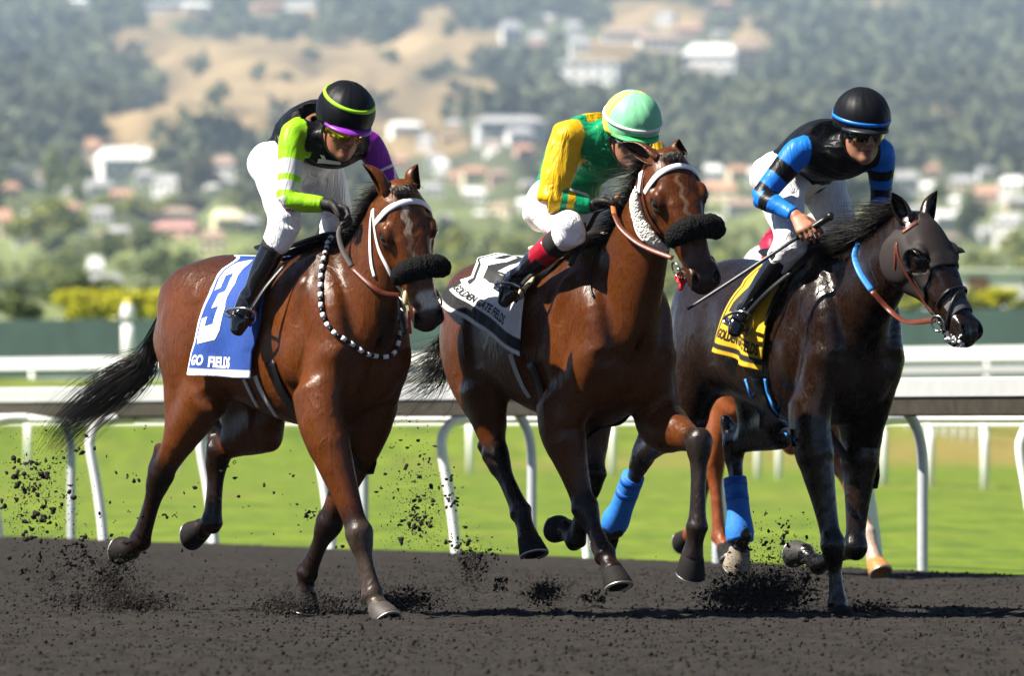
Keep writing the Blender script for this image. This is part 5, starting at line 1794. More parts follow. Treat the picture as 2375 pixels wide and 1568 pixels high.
def helmet(spec, K):
    hs = spec['helmet']; root = spec['root']
    a, b, c = .113, .132, .118
    ctr = (0, -.012, .050)

    def pos(az, el, g=0.0):       # az from the front, positive to the rider's left
        return K(ctr[0] + (a + g) * math.cos(el) * math.sin(az), ctr[1] + (b + g) * math.cos(el) * math.cos(az), ctr[2] + (c + g) * math.sin(el))
    NA, NE = 64, 26
    V = []; F = []; C_ = []
    e0 = R(-20)
    for i in range(NE + 1):
        t = i / NE
        for j in range(NA):
            az = 2 * math.pi * j / NA - math.pi
            low = e0 - R(12) * (.5 - .5 * math.cos(az)) + R(6) * math.cos(az)
            el = low + (math.pi / 2 - low) * t
            g = .0012 * math.sin(az * 6) * math.cos(el) + .0007 * math.sin(az * 17 + 5 * el)
            V.append(pos(az, el, g)); C_.append(hs['dye'](az, el))
    for i in range(NE):
        for j in range(NA):
            F.append((i * NA + j, i * NA + (j + 1) % NA, (i + 1) * NA + (j + 1) % NA, (i + 1) * NA + j))
    o = len(V)
    for j in range(NA):
        az = 2 * math.pi * j / NA - math.pi
        low = e0 - R(12) * (.5 - .5 * math.cos(az)) + R(6) * math.cos(az)
        V.append(pos(az, low, -.018)); C_.append((.02, .02, .02))
        V.append(pos(az, low + .25, -.022)); C_.append((.02, .02, .02))
    for j in range(NA):
        k = (j + 1) % NA
        F.append((j, o + 2 * j, o + 2 * k, k)); F.append((o + 2 * j, o + 2 * j + 1, o + 2 * k + 1, o + 2 * k))
    me = npmesh('helmet', np.array(V), np.array(F)); col(me, 'dye', np.array(C_))
    ho = link_mesh('helmet', me, hs['mat'], root)
    # peak
    PV = []; PF = []
    n = 22
    for j in range(n + 1):
        az = R(-68) + R(136) * j / n
        low = e0 - R(12) * (.5 - .5 * math.cos(az)) + R(6) * math.cos(az)
        ext = .024 * max(0, math.cos(az * 1.3)) ** .7
        p0 = pos(az, low + .10, -.001); p1 = pos(az, low + .02, .002)
        q = p1 + K.y * ext - K.z * (.008 * ext / .024)
        PV += [p0, q + K.z * .002, q - K.z * .002, p1 - K.z * .002]
    for j in range(n):
        for s in range(4):
            PF.append((j * 4 + s, j * 4 + (s + 1) % 4, (j + 1) * 4 + (s + 1) % 4, (j + 1) * 4 + s))
    link_mesh('peak', npmesh('peak', np.array(PV), np.array(PF)), hs['peak'], ho)
    # band round the cap
    if 'band' in hs:
        el0, el1, m, tilt = hs['band']
        BV = []; BF = []; n = 64
        for j in range(n):
            az = 2 * math.pi * j / n
            for el in (R(el0), R(el1)):
                e = el + R(tilt) * math.cos(az)
                BV += [pos(az, e, .0035), pos(az, e, -.002)]
        for j in range(n):
            k = (j + 1) % n
            for p, q in ((0, 2), (2, 3), (1, 0)):
                BF.append((j * 4 + p, k * 4 + p, k * 4 + q, j * 4 + q))
        link_mesh('cap_band', npmesh('cap_band', np.array(BV), np.array(BF)), m, ho)
    # goggles and strap
    g = spec['goggles']
    GV = []; GF = []; n = 24
    for j in range(n + 1):
        az = R(-74) + R(148) * j / n
        nose = math.exp(-(az / .16) ** 2)
        z0 = -.026 + .016 * nose - .004 * math.cos(az * 2); z1 = .024
        rx, ry = .088, .106
        for zz, dr in ((z0, 0), (z0 * .3 + z1 * .7, .005), (z1, .001)):
            GV.append(K(rx * math.sin(az) + dr * math.sin(az), ry * math.cos(az) + dr * math.cos(az), zz))
    for j in range(n):
        for s in range(2):
            GF.append((j * 3 + s, (j + 1) * 3 + s, (j + 1) * 3 + s + 1, j * 3 + s + 1))
    go = link_mesh('goggles', npmesh('goggles', np.array(GV), np.array(GF)), g['mat'], root)
    so = go.modifiers.new('thick', 'SOLIDIFY'); so.thickness = .004
    for s in (1, -1):
        az = R(74) * s
        pts = [K(.088 * math.sin(az), .106 * math.cos(az), .0), K(s * .096, -.01, .012), K(s * .092, -.07, .02), K(0, -.118, .03)]
        sweep('goggle_strap', pts, [.013, .011, .011, .011], g['strap'], go, seg=8, side=[nrm(np.array(p) - K(0, -.01, 0)) for p in pts], flat=.0025, n=5)
    pts = [K(-.088, .0, -.005), K(-.080, .012, -.06), K(-.048, .040, -.108), K(0, .060, -.126), K(.048, .040, -.108), K(.080, .012, -.06), K(.088, .0, -.005)]
    sweep('chin_strap', pts, .008, M_LEATHER_BLACK, ho, seg=8, side=[nrm(p - K(0, -.01, -.03)) for p in pts], flat=.0022, n=4)


def skin_material():
    t = NT('weathered_skin'); t.set(Roughness=.48, Specular_IOR_Level=.4, Subsurface_Weight=.0)
    v = t.coords()
    c = t.mix(t.ramp(t.noise(45, 4, .6, vec=v), [(.3, (0, 0, 0)), (.7, (1, 1, 1))]), t.mix(1.0, t.attr('dye'), (.80, .74, .70), 'MULTIPLY'), t.attr('dye'))
    t.l(c, t.b.inputs['Base Color'])
    t.bump(t.noise(240, 3, vec=v), .25, .002, t.bump(t.noise(38, 3, vec=v), .25, .004))
    return t.m


SKIN = skin_material()
M_BREECHES = cloth_attr('white_breeches', .62, .25, 11.0, .75, .0, depth=.016)
def along(V, a, b):
    e = b - a; t = np.clip(((V - a) @ e) / np.dot(e, e), 0, 1)
    return t, np.linalg.norm(V - a - t[:, None] * e, axis=1)


def arm_mask(V, J, s, ax, far=.095):
    """Position along the sleeve 0 (shoulder) .. 2 (wrist) and a mask of sleeve vertices."""
    t1, d1 = along(V, J['sh_' + s], J['el_' + s]); t2, d2 = along(V, J['el_' + s], J['wr_' + s])
    t = np.where(d1 < d2, t1, 1 + t2); d = np.minimum(d1, d2)
    sm = (J['sh_r'] + J['sh_l']) / 2; lat = nrm(J['sh_l'] - J['sh_r'])
    out = (V - J['sh_' + s]) @ (lat if s == 'l' else -lat)
    m = (d < far) & ((out > -.030) | (t > .22))
    return t, m


def dye_a(V, J, K, ax, back, lat):
    c = np.tile((.0045, .0045, .0055), (len(V), 1))
    t, m = arm_mask(V, J, 'r', ax, .083)
    lime = np.array((.24, .52, .014)); grey = np.array((.50, .49, .54))
    a = np.where(((t > .42) & (t < .64))[:, None] | ((t > .74) & (t < .88))[:, None] | ((t > .99) & (t < 1.05))[:, None], grey, lime)
    c = np.where(m[:, None], a, c)
    t, m = arm_mask(V, J, 'l', ax)
    pur = np.array((.19, .012, .30))
    q = np.abs((V - J['el_l']) @ lat - .01)
    a = np.where((((t > .60) & (t < .66)) | ((t > .66) & (q < .010)))[:, None], np.array((.6, .55, .62)), pur)
    c = np.where(m[:, None], a, c)
    # pale hem line and breast panel
    hem = (J['hip_r'] + J['hip_l']) / 2
    x = (V - hem) @ ax; y = (V - hem) @ lat; z = (V - hem) @ back
    low = z < 0
    c = np.where((low & (np.abs(x - .075) < .007))[:, None], np.array((.55, .5, .6)), c)
    return c


def dye_b(V, J, K, ax, back, lat):
    green = np.array((.005, .25, .105)); yel = np.array((.64, .38, .008))
    c = np.tile(green, (len(V), 1))
    for s in 'rl':
        t, m = arm_mask(V, J, s, ax, .112)
        a = np.where((((t > 1.22) & (t < 1.38)) | (t > 1.56))[:, None], green, yel)
        c = np.where(m[:, None], a, c)
    sm = (J['sh_r'] + J['sh_l']) / 2
    x = (V - sm) @ ax; y = (V - sm) @ lat; z = (V - sm) @ back
    c = np.where(((z > .03) & (np.abs(y) < .05) & (x > -.16) & (x < .06))[:, None], yel, c)
    return c


def dye_c(V, J, K, ax, back, lat):
    black = np.array((.0045, .0045, .0055)); blue = np.array((.012, .16, .62))
    c = np.tile(black, (len(V), 1))
    for s in 'rl':
        t, m = arm_mask(V, J, s, ax)
        b = (t < .30) | ((t > .55) & (t < .80)) | ((t > .97) & (t < 1.14)) | (t > 1.38)
        c = np.where(m[:, None], np.where(b[:, None], blue, black), c)
    return c


def dye_d(V, J, K, ax, back, lat):
    return np.tile((.30, .012, .045), (len(V), 1))


def cap_plain(c, seam=None):
    def f(az, el): return c
    return f


def cap_green(az, el):
    yel = -2.35 < az < -1.50 or 1.75 < az < 2.6
    if yel: return (.74, .62, .16)
    if -1.50 <= az < -1.42 or 1.66 < az <= 1.75: return (.80, .55, .01)
    return (.22, .60, .33) if el > R(-14) else (.70, .55, .02)


SATIN = cloth_attr('satin_silks', .34, .25, 7.0, .55, .0)
LYCRA = cloth_attr('stretch_lycra', .40, .18, 6.0, .30, .0)
CAP = cloth_attr('cap_silk', .45, .12, 5.0, .12, .0, depth=.008)
M_GLOVE = plain('black_glove', (.012, .012, .012), .6, bump=.4, scale=60)
M_CUFF = plain('black_stocking', (.014, .013, .012), .75, bump=.3, scale=120)
M_RED_CUFF = plain('red_boot_cuff', (.30, .008, .022), .22, coat=.4, var=.08)
M_GOLD_LENS = plain('gold_mirror_lens', (.85, .62, .03), .10, .85, var=.15)
M_BLACKFRAME = plain('black_elastic', (.012, .012, .012), .6)
M_LIME = plain('lime_tape', (.26, .54, .016), .5, var=.06)
M_BLUE_SILK = plain('blue_silk', (.012, .16, .62), .4, var=.08)
M_WHITE_SILK = plain('white_silk', (.80, .80, .80), .45, var=.05)

M_LOGO = plain('pale_blue_print', (.35, .45, .62), .5, var=.05)
JOCKEY_A = dict(fr=HORSE_A['fr'], seed=3, yaw=24, pitch=27, roll=-4, hem=-.03, hem_tilt=.9, collar=.42, breech_end=.34,
    joints=dict(head=(797, 287, -.05), neck=(762, 306, .0), sh_r=(683, 312, -.175), el_r=(664, 466, -.26), wr_r=(755, 474, -.15),
                sh_l=(858, 338, .175), el_l=(903, 430, .24), wr_l=(880, 500, .14),
                hip_r=(640, 375, -.12), kn_r=(662, 520, -.24), an_r=(578, 686, -.33), toe_r=(553, 766, -.40),
                hip_l=(730, 370, .12), kn_l=(785, 500, .23), an_l=(700, 690, .33), toe_l=(735, 745, .38)),
    hands=dict(r=dict(knuckles=(806, 496, -.09), side=(.1, -.8, .5), palm=(0, .3, -1), curl=(45, 55, 40), glove=True),
               l=dict(knuckles=(872, 520, .10), side=(.1, -.8, .5), palm=(0, .3, -1), curl=(45, 55, 40), glove=True)),
    glove_mat=M_GLOVE, jersey_mat=LYCRA, dye=dye_a, wrinkle=.0028, baggy=.004, sleeve=.87, hump=.05,
    prints=[dict(kind='quad', px=[(739, 366), (789, 373), (789, 380), (735, 376)], mat=M_WHITE_SILK), dict(kind='quad', px=[(742, 357), (752, 359), (756, 368), (747, 367)], mat=M_WHITE_SILK)],
    skin=(.27, .115, .06), boot_top=.32,
    cuffs=[('stocking', .16, .36, M_CUFF, .060)],
    helmet=dict(mat=CAP, dye=cap_plain((.005, .0056, .008)), peak=plain('violet_peak', (.22, .03, .36), .35, var=.06), band=(26, 33, M_LIME, -4)),
    goggles=dict(mat=M_GOLD_LENS, strap=M_BLACKFRAME),
    label='person in black vest with lime and purple sleeves riding the leftmost horse')
JOCKEY_B = dict(fr=HORSE_B['fr'], seed=11, yaw=22, pitch=24, roll=0, hem=-.03, hem_tilt=.8, breech_end=.16,
    joints=dict(head=(1464, 309, .02), neck=(1405, 322, .0), sh_r=(1318, 318, -.20), el_r=(1278, 462, -.30), wr_r=(1372, 478, -.14),
                sh_l=(1497, 345, .20), el_l=(1545, 440, .25), wr_l=(1475, 490, .10),
                hip_r=(1274, 472, -.13), kn_r=(1322, 538, -.27), an_r=(1202, 640, -.33), toe_r=(1172, 700, -.40),
                hip_l=(1345, 460, .12), kn_l=(1440, 560, .24), an_l=(1330, 670, .33), toe_l=(1370, 720, .38)),
    hands=dict(r=dict(knuckles=(1412, 462, -.08), side=(.1, -.8, .5), palm=(0, .3, -1), curl=(45, 55, 40), glove=True),
               l=dict(knuckles=(1470, 500, .06), side=(.1, -.8, .5), palm=(0, .3, -1), curl=(45, 55, 40), glove=True)),
    glove_mat=M_GLOVE, jersey_mat=SATIN, dye=dye_b, wrinkle=.0060, baggy=.0085, hump=.05, boot_top=.5,
    cuffs=[('stocking', .06, .32, M_CUFF, .061), ('red_cuff', .32, .60, M_RED_CUFF, .0595)],
    helmet=dict(mat=CAP, dye=cap_green, peak=plain('green_peak', (.05, .42, .13), .4, var=.06), band=(2, 9, M_WHITE_SILK, -3)),
    goggles=dict(mat=M_LENS, strap=M_BLACKFRAME),
    label='person in green and yellow silks crouching behind the middle horse head')
JOCKEY_C = dict(fr=HORSE_C['fr'], seed=21, yaw=20, pitch=15, roll=0, hem=.00,
    joints=dict(head=(1998, 300, .03), neck=(1960, 330, .0), sh_r=(1853, 352, -.20), el_r=(1764, 458, -.36), wr_r=(1846, 500, -.29),
                sh_l=(2043, 355, .19), el_l=(2044, 445, .25), wr_l=(2036, 522, .15),
                hip_r=(1800, 405, -.13), kn_r=(1838, 560, -.25), an_r=(1728, 720, -.33), toe_r=(1706, 768, -.40),
                hip_l=(1895, 405, .12), kn_l=(1958, 545, .24), an_l=(1870, 720, .33), toe_l=(1905, 760, .38)),
    hands=dict(r=dict(knuckles=(1868, 531, -.29), side=(.75, .25, .55), palm=(.6, .3, -.6), curl=((30, 34, 40, 45), (40, 45, 50, 55), 30), size=1.05),
               l=dict(knuckles=(2034, 540, .10), side=(.1, -.8, .5), palm=(0, .3, -1), curl=(45, 55, 40))),
    jersey_mat=LYCRA, dye=dye_c, wrinkle=.0028, baggy=.003, sleeve=.92, hump=.025,
    prints=[dict(kind='line', w=.006, px=[(1963, 425), (1975, 419), (1988, 413), (1999, 411), (2008, 414), (2013, 420)], mat=M_LOGO), dict(kind='line', w=.004, px=[(1972, 424), (1984, 419), (1996, 417), (2004, 421)], mat=M_LOGO), dict(kind='line', w=.004, px=[(1990, 427), (1996, 422), (2003, 427), (1998, 433)], mat=M_LOGO), dict(kind='line', w=.003, px=[(1962, 435), (1972, 434)], mat=M_LOGO), dict(kind='line', w=.003, px=[(1976, 434), (1990, 432)], mat=M_LOGO)], boot_top=.22,
    cuffs=[('stocking', .10, .26, M_CUFF, .062)],
    helmet=dict(mat=CAP, dye=cap_plain((.005, .0056, .008)), peak=plain('black_peak', (.012, .013, .016), .4), band=(-4, 3, M_BLUE_SILK, -2)),
    goggles=dict(mat=M_LENS, strap=M_BLACKFRAME),
    label='person in black and blue hooped silks holding a whip on the rightmost horse')
JOCKEY_D = dict(fr=HORSE_D['fr'], seed=31, yaw=30, pitch=40, roll=0, hem=-.08,
    joints=dict(head=(1898, 572, .02), neck=(1862, 568, .0), sh_r=(1800, 572, -.17), el_r=(1795, 640, -.25), wr_r=(1850, 650, -.14),
                sh_l=(1885, 578, .17), el_l=(1940, 650, .22), wr_l=(1900, 660, .10),
                hip_r=(1772, 610, -.12), kn_r=(1815, 690, -.24), an_r=(1740, 760, -.30), toe_r=(1725, 800, -.34),
                hip_l=(1835, 615, .12), kn_l=(1890, 690, .23), an_l=(1820, 770, .30), toe_l=(1840, 810, .34)),
    hands=dict(r=dict(knuckles=(1872, 655, -.10), side=(.1, -.8, .5), palm=(0, .3, -1), curl=(45, 55, 40)),
               l=dict(knuckles=(1893, 668, .07), side=(.1, -.8, .5), palm=(0, .3, -1), curl=(45, 55, 40))),
    jersey_mat=SATIN, dye=dye_d, wrinkle=.004, baggy=.010, boot_top=.3,
    cuffs=[('stocking', .12, .32, M_CUFF, .060)],
    helmet=dict(mat=CAP, dye=cap_plain((.55, .55, .58)), peak=plain('grey_peak', (.5, .5, .5), .4), band=(2, 9, M_BLUE_SILK, -3)),
    goggles=dict(mat=M_LENS, strap=M_BLACKFRAME),
    label='person in maroon silks crouched low behind the rider in blue and black')
# ------------------------------------------------------------------ tack
def on(spec, px, py, off=.006, inside=False):
    """The horse's surface seen at a measuring-grid position, lifted by off; local coordinates and normal."""
    fr = spec['fr']
    o = fr.Mi @ Vector((0, 0, CAM_H)); d = fr.Mi.to_3x3() @ (wpt(px, py, 1.0) - Vector((0, 0, CAM_H)))
    hit, n, _, _ = spec['bvh'].ray_cast(o, d.normalized())
    if hit is None:                      # just past the outline: the nearest place on the animal
        hit, n, _, _ = spec['bvh'].find_nearest(Vector(fr.at(px, py, y=-.08)))
    n = Vector(n)
    if n.dot(d) > 0: n = -n
    return np.array(hit + n * off), np.array(n)


def strap(name, spec, px, width, mat, parent, off=.004, thick=.0022, extra=None, n=6):
    P = []; N = []
    for q in px:
        if len(q) == 2:
            h = on(spec, q[0], q[1], off)
            if h is None: continue
            P.append(h[0]); N.append(h[1])
        else:
            P.append(np.array(q[:3])); N.append(np.array(q[3:6]))
    return sweep(name, P, width / 2, mat, parent, seg=8, side=N, flat=thick, n=n)


def torus_arrays(c, nrm_, R_, r, n=28, m=8, a0=0, a1=360, squash=1.0, up=(0, 0, 1)):
    nn = nrm(nrm_); a = np.asarray(up, float); a = nrm(a - nn * np.dot(a, nn)); b = np.cross(nn, a)
    P = []
    for i in range(n + 1):
        t = R(a0 + (a1 - a0) * i / n)
        P.append(np.asarray(c) + a * (R_ * math.cos(t)) + b * (R_ * squash * math.sin(t)))
    return sweep_arrays(np.array(P), np.full(n + 1, r), m, n=0)


def fleece_roll(name, pts, rad, mat, parent, seed=1, seg=22, n=14, lump=.10):
    rng = np.random.default_rng(seed)
    V, F = sweep_arrays(np.asarray(pts), np.asarray(rad, float), seg, n=n)
    m = (len(V) - 2) // seg
    c = np.array([V[i * seg:(i + 1) * seg].mean(0) for i in range(m)])
    for i in range(m):
        e = max(.25, min(1.0, (1 - abs(2 * i / (m - 1) - 1) ** 5)))
        for s in range(seg):
            j = i * seg + s
            V[j] = c[i] + (V[j] - c[i]) * (e ** .5) * (1 + lump * (rng.random() - .5) * 2)
    return link_mesh(name, npmesh(name, V, F), mat, parent)


def drape_grid(spec, rear, front, rows=26, cols=16, off=.012, flare=None, top_u=None):
    """Cloth over the near side: edges given top to bottom where they lie on the animal; mirrored over the back."""
    bv = spec['bvh']
    def edge(px):
        e = np.array([on(spec, x, y)[0] for x, y in px])
        return e[:, [0, 2]]
    er, ef = edge([(x + spec.get('cloth_shift', 19), y) for x, y in rear]), edge(front)
    def topat(u):
        h = bv.ray_cast(Vector((u, -.01, 3)), Vector((0, 0, -1)))[0]
        return h[2]
    def arc(e, n):
        d = np.r_[0, np.cumsum(np.linalg.norm(np.diff(e, axis=0), axis=1))]
        t = np.linspace(0, d[-1], n)
        return np.stack([np.interp(t, d, e[:, 0]), np.interp(t, d, e[:, 1])], 1)
    er = arc(er, rows); ef = arc(ef, rows)
    G = np.zeros((rows, cols, 3))
    for j in range(cols):
        s = j / (cols - 1); last = 0.0
        for i in range(rows):
            u, w = er[i] * (1 - s) + ef[i] * s
            h = bv.ray_cast(Vector((u, -1.5, min(w, topat(u) - .004))), Vector((0, 1, 0)))[0]
            y = (h[1] if h is not None else last) - off
            y = min(y, last) if w < 1.45 else min(y, last * .9)
            last = y
            G[i, j] = (u, y, min(w, topat(u) - .004) + (off if w > 1.45 else 0))
    for _ in range(3):
        K = G.copy()
        K[1:-1, :, 1] = (G[:-2, :, 1] + G[1:-1, :, 1] + G[2:, :, 1]) / 3
        G = K
    G[:, :, 1] -= .003
    if flare is not None:
        for i in range(rows):
            for j in range(cols):
                G[i, j] += np.asarray(flare(j / (cols - 1), i / (rows - 1)))
    return G


def grid_point(G, s, t, off=.0):
    r, c, _ = G.shape
    x = min(max(s, 0), 1) * (c - 1); y = min(max(t, 0), 1) * (r - 1)
    j = min(int(x), c - 2); i = min(int(y), r - 2); fx = x - j; fy = y - i
    p = (G[i, j] * (1 - fx) + G[i, j + 1] * fx) * (1 - fy) + (G[i + 1, j] * (1 - fx) + G[i + 1, j + 1] * fx) * fy
    du = G[i, j + 1] - G[i, j]; dv = G[i + 1, j] - G[i, j]
    n = nrm(np.cross(du, dv))
    if n[1] > 0: n = -n
    return p + n * off


def cloth_obj(name, G, mat, parent, thick=.005, both=True, dye=None, fine=3):
    r, c, _ = G.shape
    R2, C2 = (r - 1) * fine + 1, (c - 1) * fine + 1
    P = np.array([[grid_point(G, j / (C2 - 1), i / (R2 - 1)) for j in range(C2)] for i in range(R2)])
    V = list(P.reshape(-1, 3)); F = []; T = [(j / (C2 - 1), i / (R2 - 1)) for i in range(R2) for j in range(C2)]
    for i in range(R2 - 1):
        for j in range(C2 - 1):
            F.append((i * C2 + j, i * C2 + j + 1, (i + 1) * C2 + j + 1, (i + 1) * C2 + j))
    if both:
        o = len(V)
        V += [v * np.array([1, -1, 1]) for v in V[:o]]; T += T[:o]
        F += [tuple(o + x for x in f[::-1]) for f in F[:]]
        for j in range(C2 - 1):
            F.append((j + 1, j, o + j, o + j + 1))
    me = npmesh(name, np.array(V), np.array(F))
    if dye is not None: col(me, 'dye', np.array([dye(s, t) for s, t in T]))
    ob = link_mesh(name, me, mat, parent)
    so = ob.modifiers.new('thick', 'SOLIDIFY'); so.thickness = thick; so.offset = 0
    return ob


def glyphs(text, bold=.012, step=.08, spacing=1.0):
    """Flat letter shapes from the built-in font, cut into small faces so they can follow cloth; unit cap height."""
    import bmesh
    cu = bpy.data.curves.new('t', 'FONT'); cu.body = text; cu.offset = bold; cu.space_character = spacing
    cu.resolution_u = 3
    ob = bpy.data.objects.new('t', cu); C.objects.link(ob)
    dg = bpy.context.evaluated_depsgraph_get()
    me = bpy.data.meshes.new_from_object(ob.evaluated_get(dg))
    bm = bmesh.new(); bm.from_mesh(me)
    bmesh.ops.triangulate(bm, faces=bm.faces[:])
    xs = [v.co.x for v in bm.verts]; ys = [v.co.y for v in bm.verts]
    x0, x1, y0, y1 = min(xs), max(xs), min(ys), max(ys)
    for ax, a, b in ((0, x0, x1), (1, y0, y1)):
        k = a + step
        while k < b:
            co = [0, 0, 0]; no = [0, 0, 0]; co[ax] = k; no[ax] = 1
            bmesh.ops.bisect_plane(bm, geom=bm.verts[:] + bm.edges[:] + bm.faces[:], plane_co=co, plane_no=no)
            k += step
    bmesh.ops.triangulate(bm, faces=bm.faces[:])
    bm.verts.index_update()
    V = np.array([v.co[:] for v in bm.verts]); F = np.array([[v.index for v in f.verts] for f in bm.faces])
    bm.free(); bpy.data.objects.remove(ob); bpy.data.curves.remove(cu); bpy.data.meshes.remove(me)
    V[:, 0] = (V[:, 0] - x0) / (x1 - x0); V[:, 1] = (V[:, 1] - y0) / (y1 - y0)
    return V, F


BLOCK = {
    '3': [[(0, .8), (1, .8), (1, .9), (.88, 1), (.12, 1), (0, .9)], [(0, .68), (.3, .68), (.3, .8), (0, .8)], [(.66, .6), (.93, .6), (1, .65), (1, .8), (.66, .8)], [(.35, .42), (.93, .42), (.88, .51), (.93, .6), (.35, .6)],
          [(.66, .2), (1, .2), (1, .37), (.93, .42), (.66, .42)], [(0, .1), (.12, 0), (.88, 0), (1, .1), (1, .2), (0, .2)], [(0, .2), (.3, .2), (.3, .32), (0, .32)]],
    '2': [[(0, .8), (1, .8), (1, .9), (.88, 1), (.12, 1), (0, .9)], [(0, .66), (.32, .66), (.32, .8), (0, .8)], [(.64, .56), (1, .56), (1, .8), (.64, .8)], [(0, .2), (.44, .2), (1, .56), (.64, .56), (0, .30)], [(0, 0), (1, 0), (1, .2), (0, .2)]],
    '4': [[(.52, 0), (.86, 0), (.86, .2), (.52, .2)], [(0, .2), (1, .2), (1, .40), (0, .40)], [(.52, .40), (.86, .40), (.86, 1), (.52, 1)], [(0, .40), (.30, .40), (.52, .72), (.52, 1), (.40, 1)]]}


def block_digit(ch, step=.06):
    """Heavy square race numbers, cut small so they can bend with the cloth."""
    import bmesh
    bm = bmesh.new()
    for poly in BLOCK[ch]:
        bm.faces.new([bm.verts.new((x, y, 0)) for x, y in poly])
    for ax in (0, 1):
        k = step
        while k < 1:
            co = [0, 0, 0]; no = [0, 0, 0]; co[ax] = k + .0013; no[ax] = 1
            bmesh.ops.bisect_plane(bm, geom=bm.verts[:] + bm.edges[:] + bm.faces[:], plane_co=co, plane_no=no); k += step
    bmesh.ops.triangulate(bm, faces=bm.faces[:]); bm.verts.index_update()
    V = np.array([v.co[:] for v in bm.verts]); F = np.array([[v.index for v in f.verts] for f in bm.faces]); bm.free()
    return V, F


def letter_on(name, G, text, box, mat, parent, bold=.012, step=.08, off=.0045, spacing=1.0):
    """box: (s left, t of the top at left, s right, t of the top at right, height in t)."""
    V, F = block_digit(text) if text in BLOCK else glyphs(text, bold, step, spacing)
    sl, tl, sr, tr_, h = box
    P = []
    for x, y, _ in V:
        s = sl + (sr - sl) * x; t = tl + (tr_ - tl) * x + h * (1 - y)
        P.append(grid_point(G, s, t, off))
    return link_mesh(name, npmesh(name, np.array(P), F), mat, parent, smooth=True)


def ring_round(spec, pts_uw, width, mat, parent, name, off=.008):
    """Girth: down the near side through (u, w) stations, under the belly and up the far side."""
    bv = spec['bvh']; P = []; N = []
    for u, th in pts_uw:
        a = R(th)
        d = Vector((0, -math.sin(a), math.cos(a)))
        c = Vector((u, 0, 1.2))
        h, n, _, _ = bv.ray_cast(c + d * 1.2, -d)
        P.append(np.array(h + d * off)); N.append(np.array(d))
    return sweep(name, P, width / 2, mat, parent, seg=8, side=N, flat=.004, n=5)


def stirrup(saddle, J, s, top_pt, mat=M_STEEL):
    an, toe, kn = J['an_' + s], J['toe_' + s], J['kn_' + s]
    shn = nrm(an - kn); fd = nrm(toe - an); sole = nrm(shn - fd * np.dot(shn, fd)); side = np.cross(fd, sole)
    c = an * .45 + toe * .55 + sole * .045
    w, hgt = .062, .125
    pts = [c - side * w, c - side * w * 1.02 - sole * .03, c - side * w * .75 - sole * .085, c - side * .018 - sole * hgt, c + side * .018 - sole * hgt, c + side * w * .75 - sole * .085, c + side * w * 1.02 - sole * .03, c + side * w]
    o = sweep('stirrup_iron', pts, .0065, mat, saddle, seg=8, n=5)
    sweep('stirrup_tread', [c - side * w, c, c + side * w], .022, mat, o, seg=8, side=sole, flat=.005, n=2)
    e = c - sole * hgt
    mid = (e + top_pt) / 2
    sg = -1 if s == 'r' else 1
    sweep('stirrup_leather', [e, mid + np.array([0, sg * .012, 0]), top_pt], .012, M_LEATHER_BLACK, saddle, seg=8, side=(0, 1, .2), flat=.0035, n=5)


def bridle_common(spec, root):
    H = spec['head']; s = H.s
    for z in (1, -1):
        c = H(.470, -.132, z * .082)
        v, f = torus_arrays(c, H.ez + H.ex * .2, .034 * s, .0045 * s, up=H.ex)
        spec.setdefault('bits', {})[z] = c
        link_mesh('bit_ring', npmesh('bit_ring', v, f), M_STEEL, root)
    sweep('bit_mouthpiece', [H(.470, -.128, .08), H(.478, -.125, 0), H(.470, -.128, -.08)], .006, M_STEEL, root, seg=8)
    pts = [H(.455, -.12, .086), H(.30, -.12, .098), H(.12, -.10, .128), H(-.02, -.03, .085), H(-.035, .0, 0), H(-.02, -.03, -.085), H(.12, -.10, -.128), H(.30, -.12, -.098), H(.455, -.12, -.086)]
    return pts


def air(spec, px, Ys, clear=.02):
    """Points in the air at the given distances, kept in front of the animal where the path crosses it."""
    fr = spec['fr']; out = []
    o = fr.Mi @ Vector((0, 0, CAM_H))
    for (x, y), Y in zip(px, Ys):
        d = fr.Mi.to_3x3() @ (wpt(x, y, 1.0) - Vector((0, 0, CAM_H)))
        h = spec['bvh'].ray_cast(o, d.normalized())[0]
        if h is not None: Y = min(Y, fr.wor(h)[1] - clear)
        out.append(fr.depth(x, y, Y))
    return out


def head_band(name, spec, stations, width, mat, parent, off=.005, thick=.003):
    """Strap round the head: (x along the face, degrees from the forehead, + to the horse's right)."""
    H = spec['head']; P = []; N = []
    for x, ph in stations:
        a = R(ph); d = H.ey * math.cos(a) + H.ez * math.sin(a); c = H(x, -.085, 0)
        h, n, _, _ = spec['bvh'].ray_cast(Vector(c + d * .30), Vector(-d))
        if h is None: continue
        P.append(np.array(h) + d * off); N.append(d)
    return sweep(name, P, width / 2, mat, parent, seg=8, side=N, flat=thick, n=6)
def c1(*l): return [(71.28 + .45461 * x, 142.56 + .45461 * y) for x, y in l]
def c2(*l): return [(71.28 + .45461 * x, 784.06 + .45461 * y) for x, y in l]
def c3(*l): return [(926.6 + .45448 * x, 178.2 + .45448 * y) for x, y in l]
def c5(*l): return [(1519.65 + .45448 * x, 178.2 + .45448 * y) for x, y in l]
def c6(*l): return [(1519.65 + .45448 * x, 784.06 + .45448 * y) for x, y in l]


def lerpY(spec, a, b, n):
    ya = spec['fr'].wor(a)[1]; yb = spec['fr'].wor(b)[1]
    return [ya + (yb - ya) * i / (n - 1) for i in range(n)]


